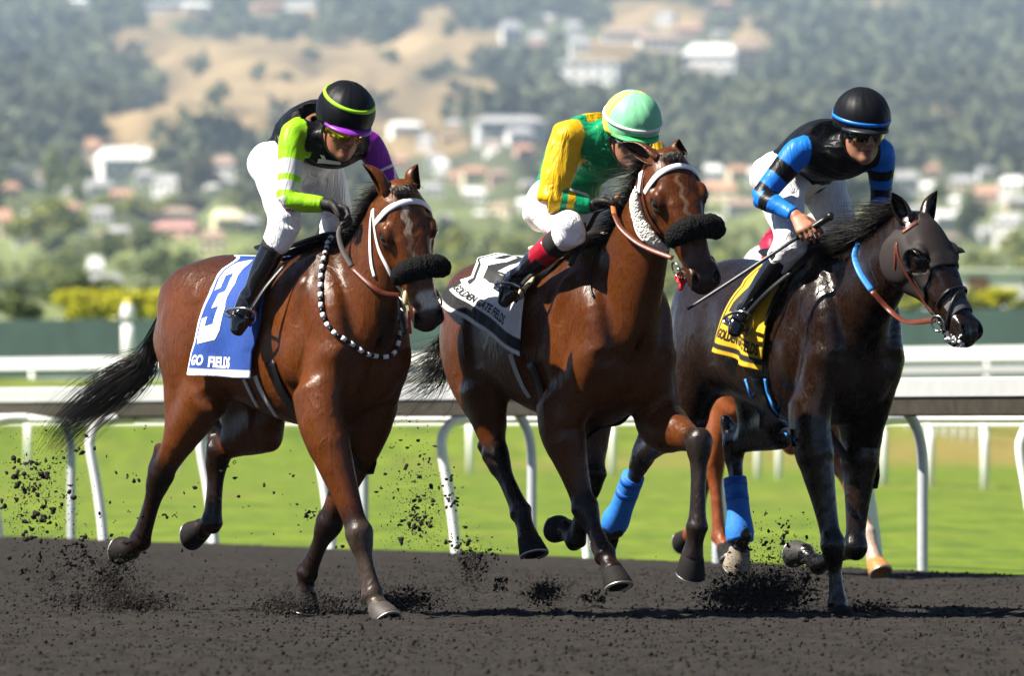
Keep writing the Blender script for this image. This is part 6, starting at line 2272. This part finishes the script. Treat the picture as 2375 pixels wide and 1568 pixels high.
def reins(spec, J, root, near_px, mats, split, hand='wr_r'):
    """Near rein along its picture path between bit and hand, far rein straight from bit to hand."""
    b = spec['bits'][1]; n = len(near_px)
    hnd = J[hand]
    P = np.array(air(spec, near_px, lerpY(spec, b, hnd, n)))
    side = nrm(np.cross(nrm(P[-1] - P[0]), spec['fr'].vec((0, -1, 0))))
    fl = spec['fr'].vec((.2, -1, .15))
    sweep('rein', P[:split + 1], .0115, mats[0], root, seg=8, side=fl, flat=.003, n=6)
    sweep('rein', P[split:], .0115, mats[1], root, seg=8, side=fl, flat=.0035, n=6)
    bl = spec['bits'][-1]; hl = J['wr_l']
    m = (bl + hl) / 2 + np.array([0, .09, -.10])
    sweep('rein', [bl, m, hl], .0105, mats[0], root, seg=8, side=(0, 1, .2), flat=.003, n=8)


def tack_a(S, JK):
    fr, H, J = S['fr'], S['head'], JK['J']
    # cloth with number 3
    cl = empty('saddle_cloth', fr.M)
    tag(cl, 'royal blue saddle cloth with white border and white number 3', 'saddle cloth', 'numbered saddle cloths')
    G = drape_grid(S, c1((1085, 1000), (1030, 1040), (960, 1080), (900, 1200), (860, 1330), (846, 1450)) + c2((838, 60), (826, 188)),
                   c1((1330, 960), (1260, 1020), (1225, 1090), (1205, 1200), (1190, 1330), (1165, 1450)) + c2((1150, 60), (1160, 205)),
                   flare=lambda s, t: (0, -.022 * math.sin(s * 9) * t * t - .03 * t * t * (1 - s), 0))
    def dye(s, t):
        if s < .06 or t > .955: return (.78, .78, .80)
        return (.015, .055, .26)
    cloth_obj('cloth', G, cloth_attr('blue_cloth', .7, .3, 6.0, .35, .0), cl, dye=dye)
    WH = plain('white_print', (.80, .80, .82), .6, var=.05)
    letter_on('number', G, '3', (.11, .20, .42, .16, .58), WH, cl, bold=.018, step=.05)
    letter_on('lettering', G, 'GO', (.13, .855, .30, .855, .075), WH, cl, bold=.035, step=.1)
    letter_on('lettering', G, 'FIELDS', (.36, .865, .70, .870, .075), WH, cl, bold=.035, step=.06)
    # saddle
    sd = empty('saddle', fr.M)
    tag(sd, 'small black racing saddle on the blue number 3 cloth', 'saddle', 'racing saddles')
    saddle(S, sd, M_LEATHER_BLACK, c1((1390, 935), (1290, 985), (1215, 1080), (1160, 1180), (1120, 1270), (1130, 1340)),
           c1((1460, 925), (1370, 985), (1270, 1075), (1210, 1180), (1180, 1260), (1165, 1340)))
    strap('girth', S, c2((1095, 205), (1130, 280), (1165, 345)), .022, M_ELASTIC, sd, off=.010, thick=.004)
    strap('girth', S, c2((1152, 190), (1180, 260), (1222, 335), (1262, 395)), .026, M_ELASTIC, sd, off=.010, thick=.004)
    ring_round(S, [(.30, 110), (.33, 135), (.36, 160), (.37, 180), (.36, 200), (.33, 230), (.28, 260), (.24, 285)], .075, M_LEATHER_BLACK, sd, 'girth', .009)
    stirrup(sd, J, 'r', fr.at(*c1((1300, 1030))[0], y=-.25)); stirrup(sd, J, 'l', np.array([.25, .22, 1.50]))
    # bridle
    br = empty('bridle', fr.M)
    tag(br, 'white bridle with a black fleece noseband on the number 3 horse', 'bridle', 'racing bridles')
    bridle_common(S, br)
    head_band('browband', S, [(.115, 95), (.10, 75), (.078, 50), (.066, 25), (.062, 0), (.066, -25), (.078, -50), (.10, -75), (.115, -95)], .026, M_WHITE_NYLON, br)
    strap('cheek_strap', S, c1((1752, 752), (1758, 850), (1780, 960), (1820, 1050), (1855, 1120), (1885, 1165)), .016, M_WHITE_NYLON, br, off=.005, thick=.003)
    strap('throat_latch', S, c1((1748, 760), (1738, 840), (1736, 960), (1742, 1040), (1756, 1100)), .014, M_WHITE_NYLON, br, off=.006, thick=.003)
    fleece_roll('fleece_noseband', [H(.385, -.045, .104), H(.368, .000, .092), H(.358, .030, .055), H(.355, .038, 0), H(.358, .030, -.055), H(.368, .000, -.092), H(.385, -.045, -.104)],
                [.040, .046, .049, .050, .049, .046, .040], M_FLEECE_BLACK, br, 3)
    v, f = ball_arrays((0, 0, 0), 1.0); c = fr.depth(*c1((1912, 1205))[0], fr.wor(H(.47, -.12, .09))[1] - .02)
    link_mesh('bit_guard', npmesh('bit_guard', v * np.array((.013, .013, .032)) + c, f), plain('cream_rubber', (.58, .50, .28), .5), br)
    reins(S, J, br, c1((1885, 1195), (1800, 1182), (1735, 1140), (1640, 1050), (1590, 960), (1572, 880), (1590, 830)), (M_LEATHER_BROWN, plain('worn_grey_rubber', (.07, .065, .06), .6)), 3)
    sweep('martingale_strap', air(S, c1((1880, 1215), (1890, 1300), (1905, 1395)), [fr.wor(H(.5, -.16, .06))[1]] * 3), .010, M_LEATHER_BLACK, br, seg=8, side=fr.vec((0, -1, 0)), flat=.002)
    sweep('martingale_strap', air(S, c1((1930, 1270), (1932, 1330), (1938, 1390)), [fr.wor(H(.5, -.16, .02))[1]] * 3), .006, M_RED_TAPE, br, seg=8, side=fr.vec((0, -1, 0)), flat=.002)
    # striped neck strap: beads threaded on a cord
    ns = empty('neck_strap', fr.M)
    tag(ns, 'black and white beaded neck strap hanging on the bright bay chest', 'neck strap')
    pts = c1((1518, 945), (1500, 1000), (1488, 1080), (1486, 1190), (1492, 1270), (1512, 1330), (1545, 1378), (1590, 1415), (1640, 1450), (1700, 1482), (1760, 1500), (1815, 1500), (1848, 1475), (1866, 1430), (1874, 1370), (1876, 1335))
    P = np.array([on(S, x, y, .012)[0] for x, y in pts])
    # carry the loop round the far side
    far = [P[0] * np.array([1, -1, 1])] if False else [np.array([.50, .10, 1.60]), np.array([.43, .0, 1.645]), np.array([.47, -.07, 1.62])]
    loop = catmull(np.vstack([P, far, P[:1]]), 24)
    d = np.r_[0, np.cumsum(np.linalg.norm(np.diff(loop, axis=0), axis=1))]
    nb = int(d[-1] / .0235)
    for i in range(nb):
        a, b_ = d[-1] * i / nb, d[-1] * (i + .92) / nb
        pp = [np.array([np.interp(t, d, loop[:, q]) for q in range(3)]) for t in (a, (a + b_) / 2, b_)]
        sweep('bead', pp, .0105 if i % 2 else .0085, M_WHITE_NYLON if i % 2 else M_LEATHER_BLACK, ns, seg=8, n=1)


def saddle(S, root, mat, rear, front, flap_off=.026):
    G = drape_grid(S, rear, front, rows=16, cols=8, off=flap_off)
    cloth_obj('saddle_flap', G, mat, root, thick=.008, fine=2)
    tr = S['tr']; F = Field((-.2, -.25, 1.35), (.65, .25, 1.85), .008)
    lift = S.get('lift', 0)
    F.tube([(tr(.42, 0, 1.645), .085, .020), (tr(.34, 0, 1.625), .11, .022), (tr(.20, 0, 1.595), .13, .022), (tr(.06, 0, 1.585), .14, .024), (tr(-.04, 0, 1.60), .12, .020)], k=0, n=4)
    V, Q = F.skin(2)
    link_mesh('saddle_seat', npmesh('saddle_seat', V, Q), mat, root)


def tack_b(S, JK):
    fr, H, J = S['fr'], S['head'], JK['J']
    cl = empty('saddle_cloth', fr.M)
    tag(cl, 'white saddle cloth with black band and black number 2 lifting in the wind', 'saddle cloth', 'numbered saddle cloths')
    G = drape_grid(S, c3((560, 752), (500, 780), (430, 885), (400, 970), (372, 1040), (310, 1060), (275, 1075), (236, 1145)),
                   c3((800, 900), (735, 960), (690, 1020), (665, 1100), (655, 1180), (650, 1260), (648, 1340), (648, 1425)),
                   flare=lambda s, t: (-.02 * t * t * (1 - s), -.022 * max(0, t - .5) * 2 * (1 - s) - .020 * math.sin(s * 8) * t, .0))
    def dye(s, t):
        if t > .965 or (s < .06 and t < .74): return (.80, .80, .82)
        if t > .875 or (t > .745 and s < .045): return (.012, .012, .014)
        if .06 <= s < .13 and t < .70: return (.012, .012, .014)
        return (.80, .80, .82)
    cloth_obj('cloth', G, cloth_attr('white_cloth', .7, .3, 6.0, .35, .0), cl, dye=dye)
    BK = plain('black_print', (.012, .012, .013), .6)
    letter_on('number', G, '2', (.24, .12, .58, .10, .48), BK, cl, bold=.018, step=.05)
    letter_on('lettering', G, 'GOLDEN GATE FIELDS', (.05, .755, .80, .765, .085), BK, cl, bold=.035, step=.05)
    sd = empty('saddle', fr.M)
    tag(sd, 'racing saddle with cream flap on the white number 2 cloth', 'saddle', 'racing saddles')
    saddle(S, sd, M_CREAM, c3((830, 890), (760, 930), (690, 985), (650, 1030), (610, 1075), (590, 1110)), c3((900, 880), (850, 930), (790, 985), (730, 1030), (680, 1080), (650, 1115)))
    strap('girth', S, c4((575, 80), (600, 160), (640, 250), (672, 300)), .030, M_ELASTIC, sd, off=.010, thick=.004)
    ring_round(S, [(.28, 110), (.31, 135), (.35, 160), (.36, 180), (.35, 200), (.32, 230), (.28, 260), (.24, 285)], .075, M_LEATHER_BLACK, sd, 'girth', .009)
    stirrup(sd, J, 'r', fr.at(*c3((800, 910))[0], y=-.25)); stirrup(sd, J, 'l', np.array([.25, .22, 1.50]))
    br = empty('bridle', fr.M)
    tag(br, 'white and brown bridle with cream cheek rolls on the middle horse', 'bridle', 'racing bridles')
    bridle_common(S, br)
    head_band('browband', S, [(.115, 95), (.10, 75), (.078, 50), (.066, 25), (.062, 0), (.066, -25), (.078, -50), (.10, -75), (.115, -95)], .026, M_WHITE_NYLON, br)
    strap('cheek_strap', S, c3((1238, 490), (1232, 540), (1228, 590)), .030, M_WHITE_NYLON, br, off=.006, thick=.004)
    P = [on(S, *q, .016)[0] for q in c3((1222, 575), (1222, 640), (1238, 720), (1270, 790), (1310, 845), (1352, 880))]
    fleece_roll('fleece_cheek_roll', P, [.022, .028, .030, .030, .027, .020], M_FLEECE_WHITE, br, 9, n=8)
    strap('cheek_strap', S, c3((1250, 505), (1246, 580), (1262, 670), (1300, 750), (1336, 800)), .014, M_LEATHER_BROWN, br, off=.005, thick=.003)
    strap('throat_latch', S, c3((1212, 560), (1202, 650), (1204, 740), (1222, 800), (1252, 836)), .014, M_WHITE_NYLON, br, off=.006, thick=.003)
    fleece_roll('fleece_noseband', [H(.385, -.045, .104), H(.368, .000, .092), H(.358, .030, .055), H(.355, .038, 0), H(.358, .030, -.055), H(.368, .000, -.092), H(.385, -.045, -.104)],
                [.042, .049, .052, .052, .052, .049, .042], M_FLEECE_BLACK, br, 4)
    reins(S, J, br, c3((1395, 925), (1290, 885), (1205, 840), (1130, 770), (1095, 700), (1092, 650), (1120, 605)), (M_LEATHER_BROWN, plain('tan_leather', (.40, .14, .04), .45)), 4)
    Yr = fr.wor(J['wr_r'])[1]
    sweep('rein', air(S, c3((1075, 655), (1010, 690), (965, 770), (930, 800), (945, 860), (905, 900), (868, 965)), [Yr, Yr, Yr + .02, Yr + .03, Yr + .03, Yr + .04, Yr + .04]), .010, M_LEATHER_BLACK, br, seg=8, side=fr.vec((0, -1, 0)), flat=.003)
    sweep('rein_keeper', air(S, c3((925, 745), (930, 800), (945, 850)), [Yr, Yr, Yr]), .022, M_LEATHER_BROWN, br, seg=8, side=fr.vec((0, -1, 0)), flat=.006)
    c = fr.depth(*c3((1440, 1025))[0], fr.wor(H(.50, -.16, .05))[1])
    rng = np.random.default_rng(2); parts = []
    for i in range(5):
        a = rng.normal(size=3) * .012
        parts.append(sweep_arrays(np.array([c + a, c + a + rng.normal(size=3) * .010 + np.array([0, 0, -.012]), c + a + rng.normal(size=3) * .012 + np.array([0, 0, -.034])]), np.array([.012, .016, .008]), 8, side=rng.normal(size=3), flat=.002, n=3))
    v, f = join_arrays(parts); link_mesh('red_ribbon', npmesh('red_ribbon', v, f), M_RED_TAPE, br)
    ns = empty('neck_strap', fr.M)
    tag(ns, 'thin black neck strap on the middle bay shoulder', 'neck strap')
    strap('strap', S, c3((1010, 850), (995, 930), (978, 1010), (976, 1080), (990, 1125)), .010, M_LEATHER_BLACK, ns, off=.006)


def c4(*l): return [(926.6 + .45448 * x, 784.06 + .45448 * y) for x, y in l]


def tack_c(S, JK):
    fr, H, J = S['fr'], S['head'], JK['J']
    cl = empty('saddle_cloth', fr.M)
    tag(cl, 'yellow saddle cloth with black piping and black number 4', 'saddle cloth', 'numbered saddle cloths')
    G = drape_grid(S, c5((520, 970), (470, 1015), (410, 1075), (345, 1180), (312, 1280), (290, 1390)),
                   c5((760, 960), (690, 1020), (640, 1090), (600, 1200), (580, 1330), (568, 1500)),
                   flare=lambda s, t: (0, -.026 * math.sin(s * 10) * t * t - .02 * t, 0))
    def dye(s, t):
        if (.05 < s < .10) or .955 > t > .90: return (.012, .012, .013)
        return (.64, .40, .014)
    cloth_obj('cloth', G, cloth_attr('yellow_cloth', .7, .3, 6.0, .35, .0), cl, dye=dye)
    BK = plain('black_print', (.012, .012, .013), .6)
    letter_on('number', G, '4', (.16, .20, .62, .16, .46), BK, cl, bold=.018, step=.05)
    letter_on('lettering', G, 'GOLDEN GATE FIELDS', (.12, .74, .95, .78, .10), BK, cl, bold=.035, step=.05)
    sd = empty('saddle', fr.M)
    tag(sd, 'small black racing saddle on the yellow number 4 cloth', 'saddle', 'racing saddles')
    saddle(S, sd, M_LEATHER_BLACK, c5((780, 935), (700, 985), (630, 1060), (590, 1130), (560, 1200), (545, 1260)), c5((860, 915), (800, 965), (720, 1040), (660, 1110), (620, 1190), (590, 1270)))
    strap('girth', S, c6((470, 205), (500, 290), (560, 380), (640, 460), (690, 500)), .016, M_BLUE_TAPE, sd, off=.012, thick=.004)
    strap('girth', S, c6((570, 205), (585, 280), (625, 370), (680, 460), (720, 520)), .016, M_BLUE_TAPE, sd, off=.012, thick=.004)
    strap('girth', S, c6((520, 205), (545, 285), (590, 375), (660, 460), (705, 510)), .080, M_LEATHER_BLACK, sd, off=.008, thick=.004)
    ring_round(S, [(.37, 180), (.36, 200), (.32, 230), (.28, 260), (.24, 285)], .085, M_LEATHER_BLACK, sd, 'girth', .009)
    stirrup(sd, J, 'r', fr.at(*c5((700, 990))[0], y=-.25)); stirrup(sd, J, 'l', np.array([.25, .22, 1.50]))
    # hood: a cloth shell that follows the skull
    hd = empty('hood', fr.M)
    tag(hd, 'dark grey cloth racing hood with a blinker cup round the eye', 'hood')
    me = [o for o in S['root'].children if o.name.startswith('body')][0].data
    V = np.empty(len(me.vertices) * 3, dtype=np.float32); me.vertices.foreach_get('co', V); V = V.reshape(-1, 3).astype(float)
    N = np.empty(len(me.vertices) * 3, dtype=np.float32); me.vertices.foreach_get('normal', N); N = N.reshape(-1, 3)
    Q = np.empty(len(me.polygons) * 4, dtype=np.int32); me.polygons.foreach_get('vertices', Q); Q = Q.reshape(-1, 4)
    P = V - H.p; x = P @ H.ex / H.s; y = P @ H.ey / H.s; z = P @ H.ez / H.s
    low = .262 + .75 * np.clip(-y - .03, 0, .12) - .25 * np.clip(-y - .15, 0, .2)
    back = -.012 + .30 * np.clip(-y - .08, 0, .25)
    keep = (x > back) & (x < low) & (np.abs(z) < .17) & (y > -.30) & (y < .07)
    for q in (1, -1):
        keep &= ~((((x - .198) / .052) ** 2 + ((y + .056) / .044) ** 2 < 1) & (z * q > .04))
        keep &= ~((((x + .012) / .045) ** 2 + ((y + .045) / .05) ** 2 < 1) & (z * q > .035))
    HV, HQ = trim(V + N * .006, Q, keep)
    E = np.sort(np.vstack([HQ[:, [a, (a + 1) % 4]] for a in range(4)]), 1)
    U, cnt = np.unique(E, axis=0, return_counts=True); B = U[cnt == 1]
    for _ in range(14):                       # even out the cut edges
        S_, n_ = np.zeros_like(HV), np.zeros(len(HV))
        for a, b_ in ((0, 1), (1, 0)):
            np.add.at(S_, B[:, a], HV[B[:, b_]]); np.add.at(n_, B[:, a], 1)
        m_ = n_ > 0
        HV[m_] = HV[m_] * .5 + .5 * S_[m_] / n_[m_][:, None]
    hm = plain('brown_black_hood_cloth', (.019, .0130, .0122), .72, var=.15, bump=.35, scale=60)
    ho = link_mesh('hood_cloth', npmesh('hood_cloth', HV, HQ), hm, hd)
    so = ho.modifiers.new('thick', 'SOLIDIFY'); so.thickness = .004; so.offset = 1
    for q in (1, -1):
        cv = []
        m = 20
        for i in range(m + 1):
            a = R(95 + 195 * i / m)
            for rr, zz in ((.046, .104), (.054, .148), (.058, .146), (.050, .104)):
                cv.append(H(.198 + rr * math.cos(a) * 1.0, -.056 - rr * .9 * math.sin(a) * -1, q * zz))
        cf = [(i * 4 + k, i * 4 + (k + 1) % 4, (i + 1) * 4 + (k + 1) % 4, (i + 1) * 4 + k) for i in range(m) for k in range(4)]
        link_mesh('blinker_cup', npmesh('blinker_cup', np.array(cv), np.array(cf)), plain('glossy_black_plastic', (.010, .010, .011), .2, coat=.4), hd)
    br = empty('bridle', fr.M)
    tag(br, 'brown bridle with crossed black noseband and blue rein over the hood', 'bridle', 'racing bridles')
    bridle_common(S, br)
    strap('cheek_strap', S, c5((1242, 850), (1250, 910), (1290, 1000), (1345, 1085), (1395, 1160), (1430, 1205)), .014, M_LEATHER_BROWN, br, off=.014, thick=.003)
    strap('cheek_strap', S, c5((1236, 860), (1232, 960), (1232, 1060)), .012, M_LEATHER_BROWN, br, off=.012, thick=.003)
    strap('ear_strap', S, c5((1268, 800), (1300, 775), (1335, 750)), .022, M_LEATHER_BROWN, br, off=.012, thick=.003)
    head_band('nose_pad', S, [(.452, 75), (.445, 40), (.44, 0), (.445, -40), (.452, -75)], .062, plain('grey_felt', (.075, .080, .085), .8), br, off=.002, thick=.0025)
    head_band('noseband', S, [(.40, 105), (.385, 70), (.375, 35), (.372, 0), (.375, -35), (.385, -70)], .014, M_LEATHER_BLACK, br, off=.007, thick=.005)
    head_band('noseband', S, [(.372, -25), (.395, 10), (.425, 40), (.462, 70), (.495, 100), (.51, 125)], .014, M_LEATHER_BLACK, br, off=.008, thick=.005)
    rng = np.random.default_rng(8); parts = []
    for i in range(46):
        t = rng.random()
        h = on(S, *c5((1480 + 95 * t + rng.normal() * 9, 1325 + 52 * t + rng.normal() * 13))[0], .001)
        v, f = ball_arrays((0, 0, 0), 1.0, 8, 5)
        parts.append((v * (.003 + .007 * rng.random() ** 2) * (.5 + 1.2 * rng.random(3)) + h[0], f))
    v, f = join_arrays(parts); tag(link_mesh('foam', npmesh('foam', v, f), M_FOAM, br), kind='stuff')
    b = S['bits'][1]; Yb = fr.wor(b)[1]; Yh = fr.wor(J['wr_l'])[1]
    px = c5((1432, 1240), (1320, 1252), (1262, 1242), (1195, 1190), (1105, 1092), (1045, 1000), (1018, 915), (1040, 850))
    Ys = [Yb + (Yh - Yb) * i / 7 for i in range(8)]
    A = air(S, px, Ys); fl = fr.vec((.2, -1, .15))
    sweep('rein', A[:5], .0125, M_LEATHER_BROWN, br, seg=8, side=fl, flat=.003, n=6)
    sweep('rein', A[4:], .014, M_BLUE_TAPE, br, seg=8, side=fl, flat=.004, n=6)
    sweep('rein', [S['bits'][-1], (S['bits'][-1] + J['wr_l']) / 2 + np.array([0, .1, -.1]), J['wr_l']], .0105, M_LEATHER_BROWN, br, seg=8, side=(0, 1, .2), flat=.003, n=8)
    # whip
    wh = empty('whip', fr.M)
    tag(wh, 'long black and silver riding whip held across the dark brown horse', 'whip')
    hk = J['wr_r']; Yk = fr.wor(hk)[1] - .055
    T = air(S, c5((893, 712), (722, 822), (400, 1035), (165, 1186)), [Yk - .02, Yk, Yk + .02, Yk + .05])
    sweep('whip_grip', T[:2], [.016, .0135], M_LEATHER_BLACK, wh, seg=12, n=4)
    sweep('whip_shaft', T[1:], [.0085, .008, .0065], plain('grey_braided_shaft', (.07, .075, .085), .4, var=.5, scale=120), wh, seg=8, n=4)
    v, f = ball_arrays(T[0], .0185); link_mesh('whip_cap', npmesh('whip_cap', v, f), M_LEATHER_BLACK, wh)
    # leg bandages
    for nm, lab, t0, t1, off in (('rh', 'blue bandage on the trailing hind leg seen behind the middle horse', .30, 1.0, .0), ('lh', 'blue bandage on the hind leg tucked under the dark brown belly', .36, 1.05, .0)):
        ho_, fe = S['legs'][nm][1], S['legs'][nm][2]
        ax = fe - ho_; back = -nrm(np.cross(nrm(ax), np.array([0, 1.0, 0])))
        lb = empty('leg_bandage', fr.M); back = back * 1.0; tag(lb, lab, 'bandage', 'blue leg bandages')
        pts = []; rad = []
        for t in np.linspace(t0, t1, 8):
            pts.append(ho_ + ax * t + back * (.011 + .012 * smoothstep(.7, 1, t))); rad.append(.0525 + .013 * float(smoothstep(.70, .95, t)) - .006 * float(smoothstep(.95, 1.02, t)))
        sweep('bandage', pts, rad, M_WRAP, lb, seg=18, n=3)
        for t in (t0 + .06, t0 + .22):
            p = ho_ + ax * t + back * .011
            sweep('fastening_tape', [p - ax * .035, p, p + ax * .035], [.0535, .0538, .0535], plain('deep_blue_tape', (.012, .11, .50), .5), lb, seg=18, n=1)
# ------------------------------------------------------------------ thrown dirt
def clod_arrays(rng, r):
    t = (1 + 5 ** .5) / 2
    V = np.array([(-1, t, 0), (1, t, 0), (-1, -t, 0), (1, -t, 0), (0, -1, t), (0, 1, t), (0, -1, -t), (0, 1, -t), (t, 0, -1), (t, 0, 1), (-t, 0, -1), (-t, 0, 1)]) / 1.9
    F = np.array([(0, 11, 5), (0, 5, 1), (0, 1, 7), (0, 7, 10), (0, 10, 11), (1, 5, 9), (5, 11, 4), (11, 10, 2), (10, 7, 6), (7, 1, 8), (3, 9, 4), (3, 4, 2), (3, 2, 6), (3, 6, 8), (3, 8, 9), (4, 9, 5), (2, 4, 11), (6, 2, 10), (8, 6, 7), (9, 8, 1)])
    return V * r * (.45 + .9 * rng.random((12, 1))) * (.5 + rng.random(3)), F


def build_dirt():
    rng = np.random.default_rng(12)
    parts = []
    def cloud(cx, cy, sx, sy, n, r0, r1, Y, sY, tilt=0.0, pw=2.2):
        for _ in range(n):
            a, b = rng.normal(size=2)
            x, y = cx + a * sx + tilt * b * sy, cy + b * sy
            Yd = Y + rng.normal() * sY
            p = np.array(wpt(x, y, Yd))
            if p[2] < .01: p[2] = .01 + .02 * rng.random()
            r = r0 + (r1 - r0) * rng.random() ** pw
            k = 1 + (rng.random() < .18) * rng.integers(2, 6)
            for _ in range(k):
                V, F = clod_arrays(rng, r)
                parts.append((V + p + (rng.normal(size=3) * r * 1.3 if k > 1 else 0), F))
    # plume behind the first horse's hind feet
    cloud(90, 1150, 38, 62, 150, .002, .013, 46.8, .3, -.25)
    cloud(60, 1100, 26, 30, 40, .003, .015, 46.8, .3)
    cloud(150, 1290, 60, 34, 130, .002, .011, 46.8, .3)
    cloud(240, 1340, 55, 30, 110, .002, .011, 46.6, .3)
    # splashes where feet have struck
    for x, y, w, h, n, Y in ((262, 1358, 17, 30, 420, 46.6), (320, 1400, 36, 8, 420, 46.2), (165, 1392, 26, 8, 150, 46.4), (705, 1408, 45, 13, 620, 46.0), (930, 1398, 38, 14, 520, 46.6), (1095, 1310, 15, 24, 160, 47.2), (1262, 1374, 19, 12, 320, 46.4),
                             (1760, 1378, 52, 24, 1700, 46.8), (1700, 1385, 40, 14, 700, 46.8), (1830, 1370, 34, 24, 420, 46.8), (1375, 1385, 18, 8, 90, 46.4), (1160, 1360, 8, 12, 60, 46.6), (2010, 1415, 30, 8, 260, 46.8)):
        cloud(x, y, w, h, int(n * 1.5), .0012, .0085, Y, .25, pw=3.0)
    cloud(970, 1150, 55, 85, 120, .002, .013, 47.0, .6)
    cloud(965, 1205, 12, 18, 40, .004, .012, 47.0, .2)
    cloud(715, 1195, 10, 8, 16, .004, .010, 47.0, .2)
    cloud(560, 1180, 170, 90, 70, .003, .012, 47.2, .8)
    cloud(1100, 1290, 40, 24, 70, .003, .015, 47.2, .4)
    cloud(1790, 1270, 55, 45, 130, .002, .011, 46.8, .4)
    cloud(300, 1200, 90, 80, 40, .003, .012, 46.8, .6)
    # the finest dust of each splash
    rng = np.random.default_rng(44)
    tet = np.array([(1, 1, 1), (-1, -1, 1), (-1, 1, -1), (1, -1, -1)]) * .8; tf = np.array([(0, 2, 1), (0, 1, 3), (0, 3, 2), (1, 2, 3)])
    for x, y, w, h, n, Y in ((262, 1350, 34, 38, 3200, 46.6), (310, 1392, 60, 15, 3000, 46.2), (150, 1340, 60, 50, 1800, 46.6), (705, 1404, 62, 18, 3600, 46.0), (935, 1395, 60, 20, 3400, 46.6), (1095, 1320, 24, 34, 1200, 47.0), (1262, 1374, 30, 18, 1600, 46.4),
                             (1760, 1370, 72, 36, 6500, 46.8), (1830, 1340, 60, 50, 2200, 46.8), (90, 1160, 50, 80, 1500, 46.8), (965, 1180, 45, 80, 1200, 47.0), (2000, 1412, 50, 12, 1200, 46.8)):
        a = rng.normal(size=(n, 3))
        px = x + a[:, 0] * w; py = np.minimum(y + a[:, 1] * h, 1432); Yd = Y + a[:, 2] * .25
        P = np.stack([(px - 1187.5) * KPX * Yd, Yd, np.maximum(CAM_H - (py - HORIZON) * KPX * Yd, .006)], 1)
        r = .0009 + .0024 * rng.random(n) ** 3
        V = (tet[None] * r[:, None, None] * (.5 + rng.random((n, 4, 1)))) + P[:, None, :]
        parts.append((V.reshape(-1, 3), (tf[None] + (np.arange(n) * 4)[:, None, None]).reshape(-1, 3)))
    V, F = join_arrays(parts)
    o = link_mesh('flying_dirt', npmesh('flying_dirt', V, F), DIRT, smooth=False)
    tag(o, 'clods and crumbs of dark dirt thrown up behind the hooves', kind='stuff')
# ------------------------------------------------------------------ the place
build_ground()
build_hills()
build_rails()
build_houses()
build_hedges_and_trees()
for i, S_ in enumerate((HORSE_A, HORSE_B, HORSE_C, HORSE_D)):
    build_horse(S_, i + 1, .0070 if i < 3 else .012)
for S_ in (JOCKEY_A, JOCKEY_B, JOCKEY_C, JOCKEY_D):
    rider(S_, .0055 if S_ is not JOCKEY_D else .010)
tack_a(HORSE_A, JOCKEY_A)
tack_b(HORSE_B, JOCKEY_B)
tack_c(HORSE_C, JOCKEY_C)
build_dirt()
build_haze()
print('built in', round(time.time() - T0, 1), 's')
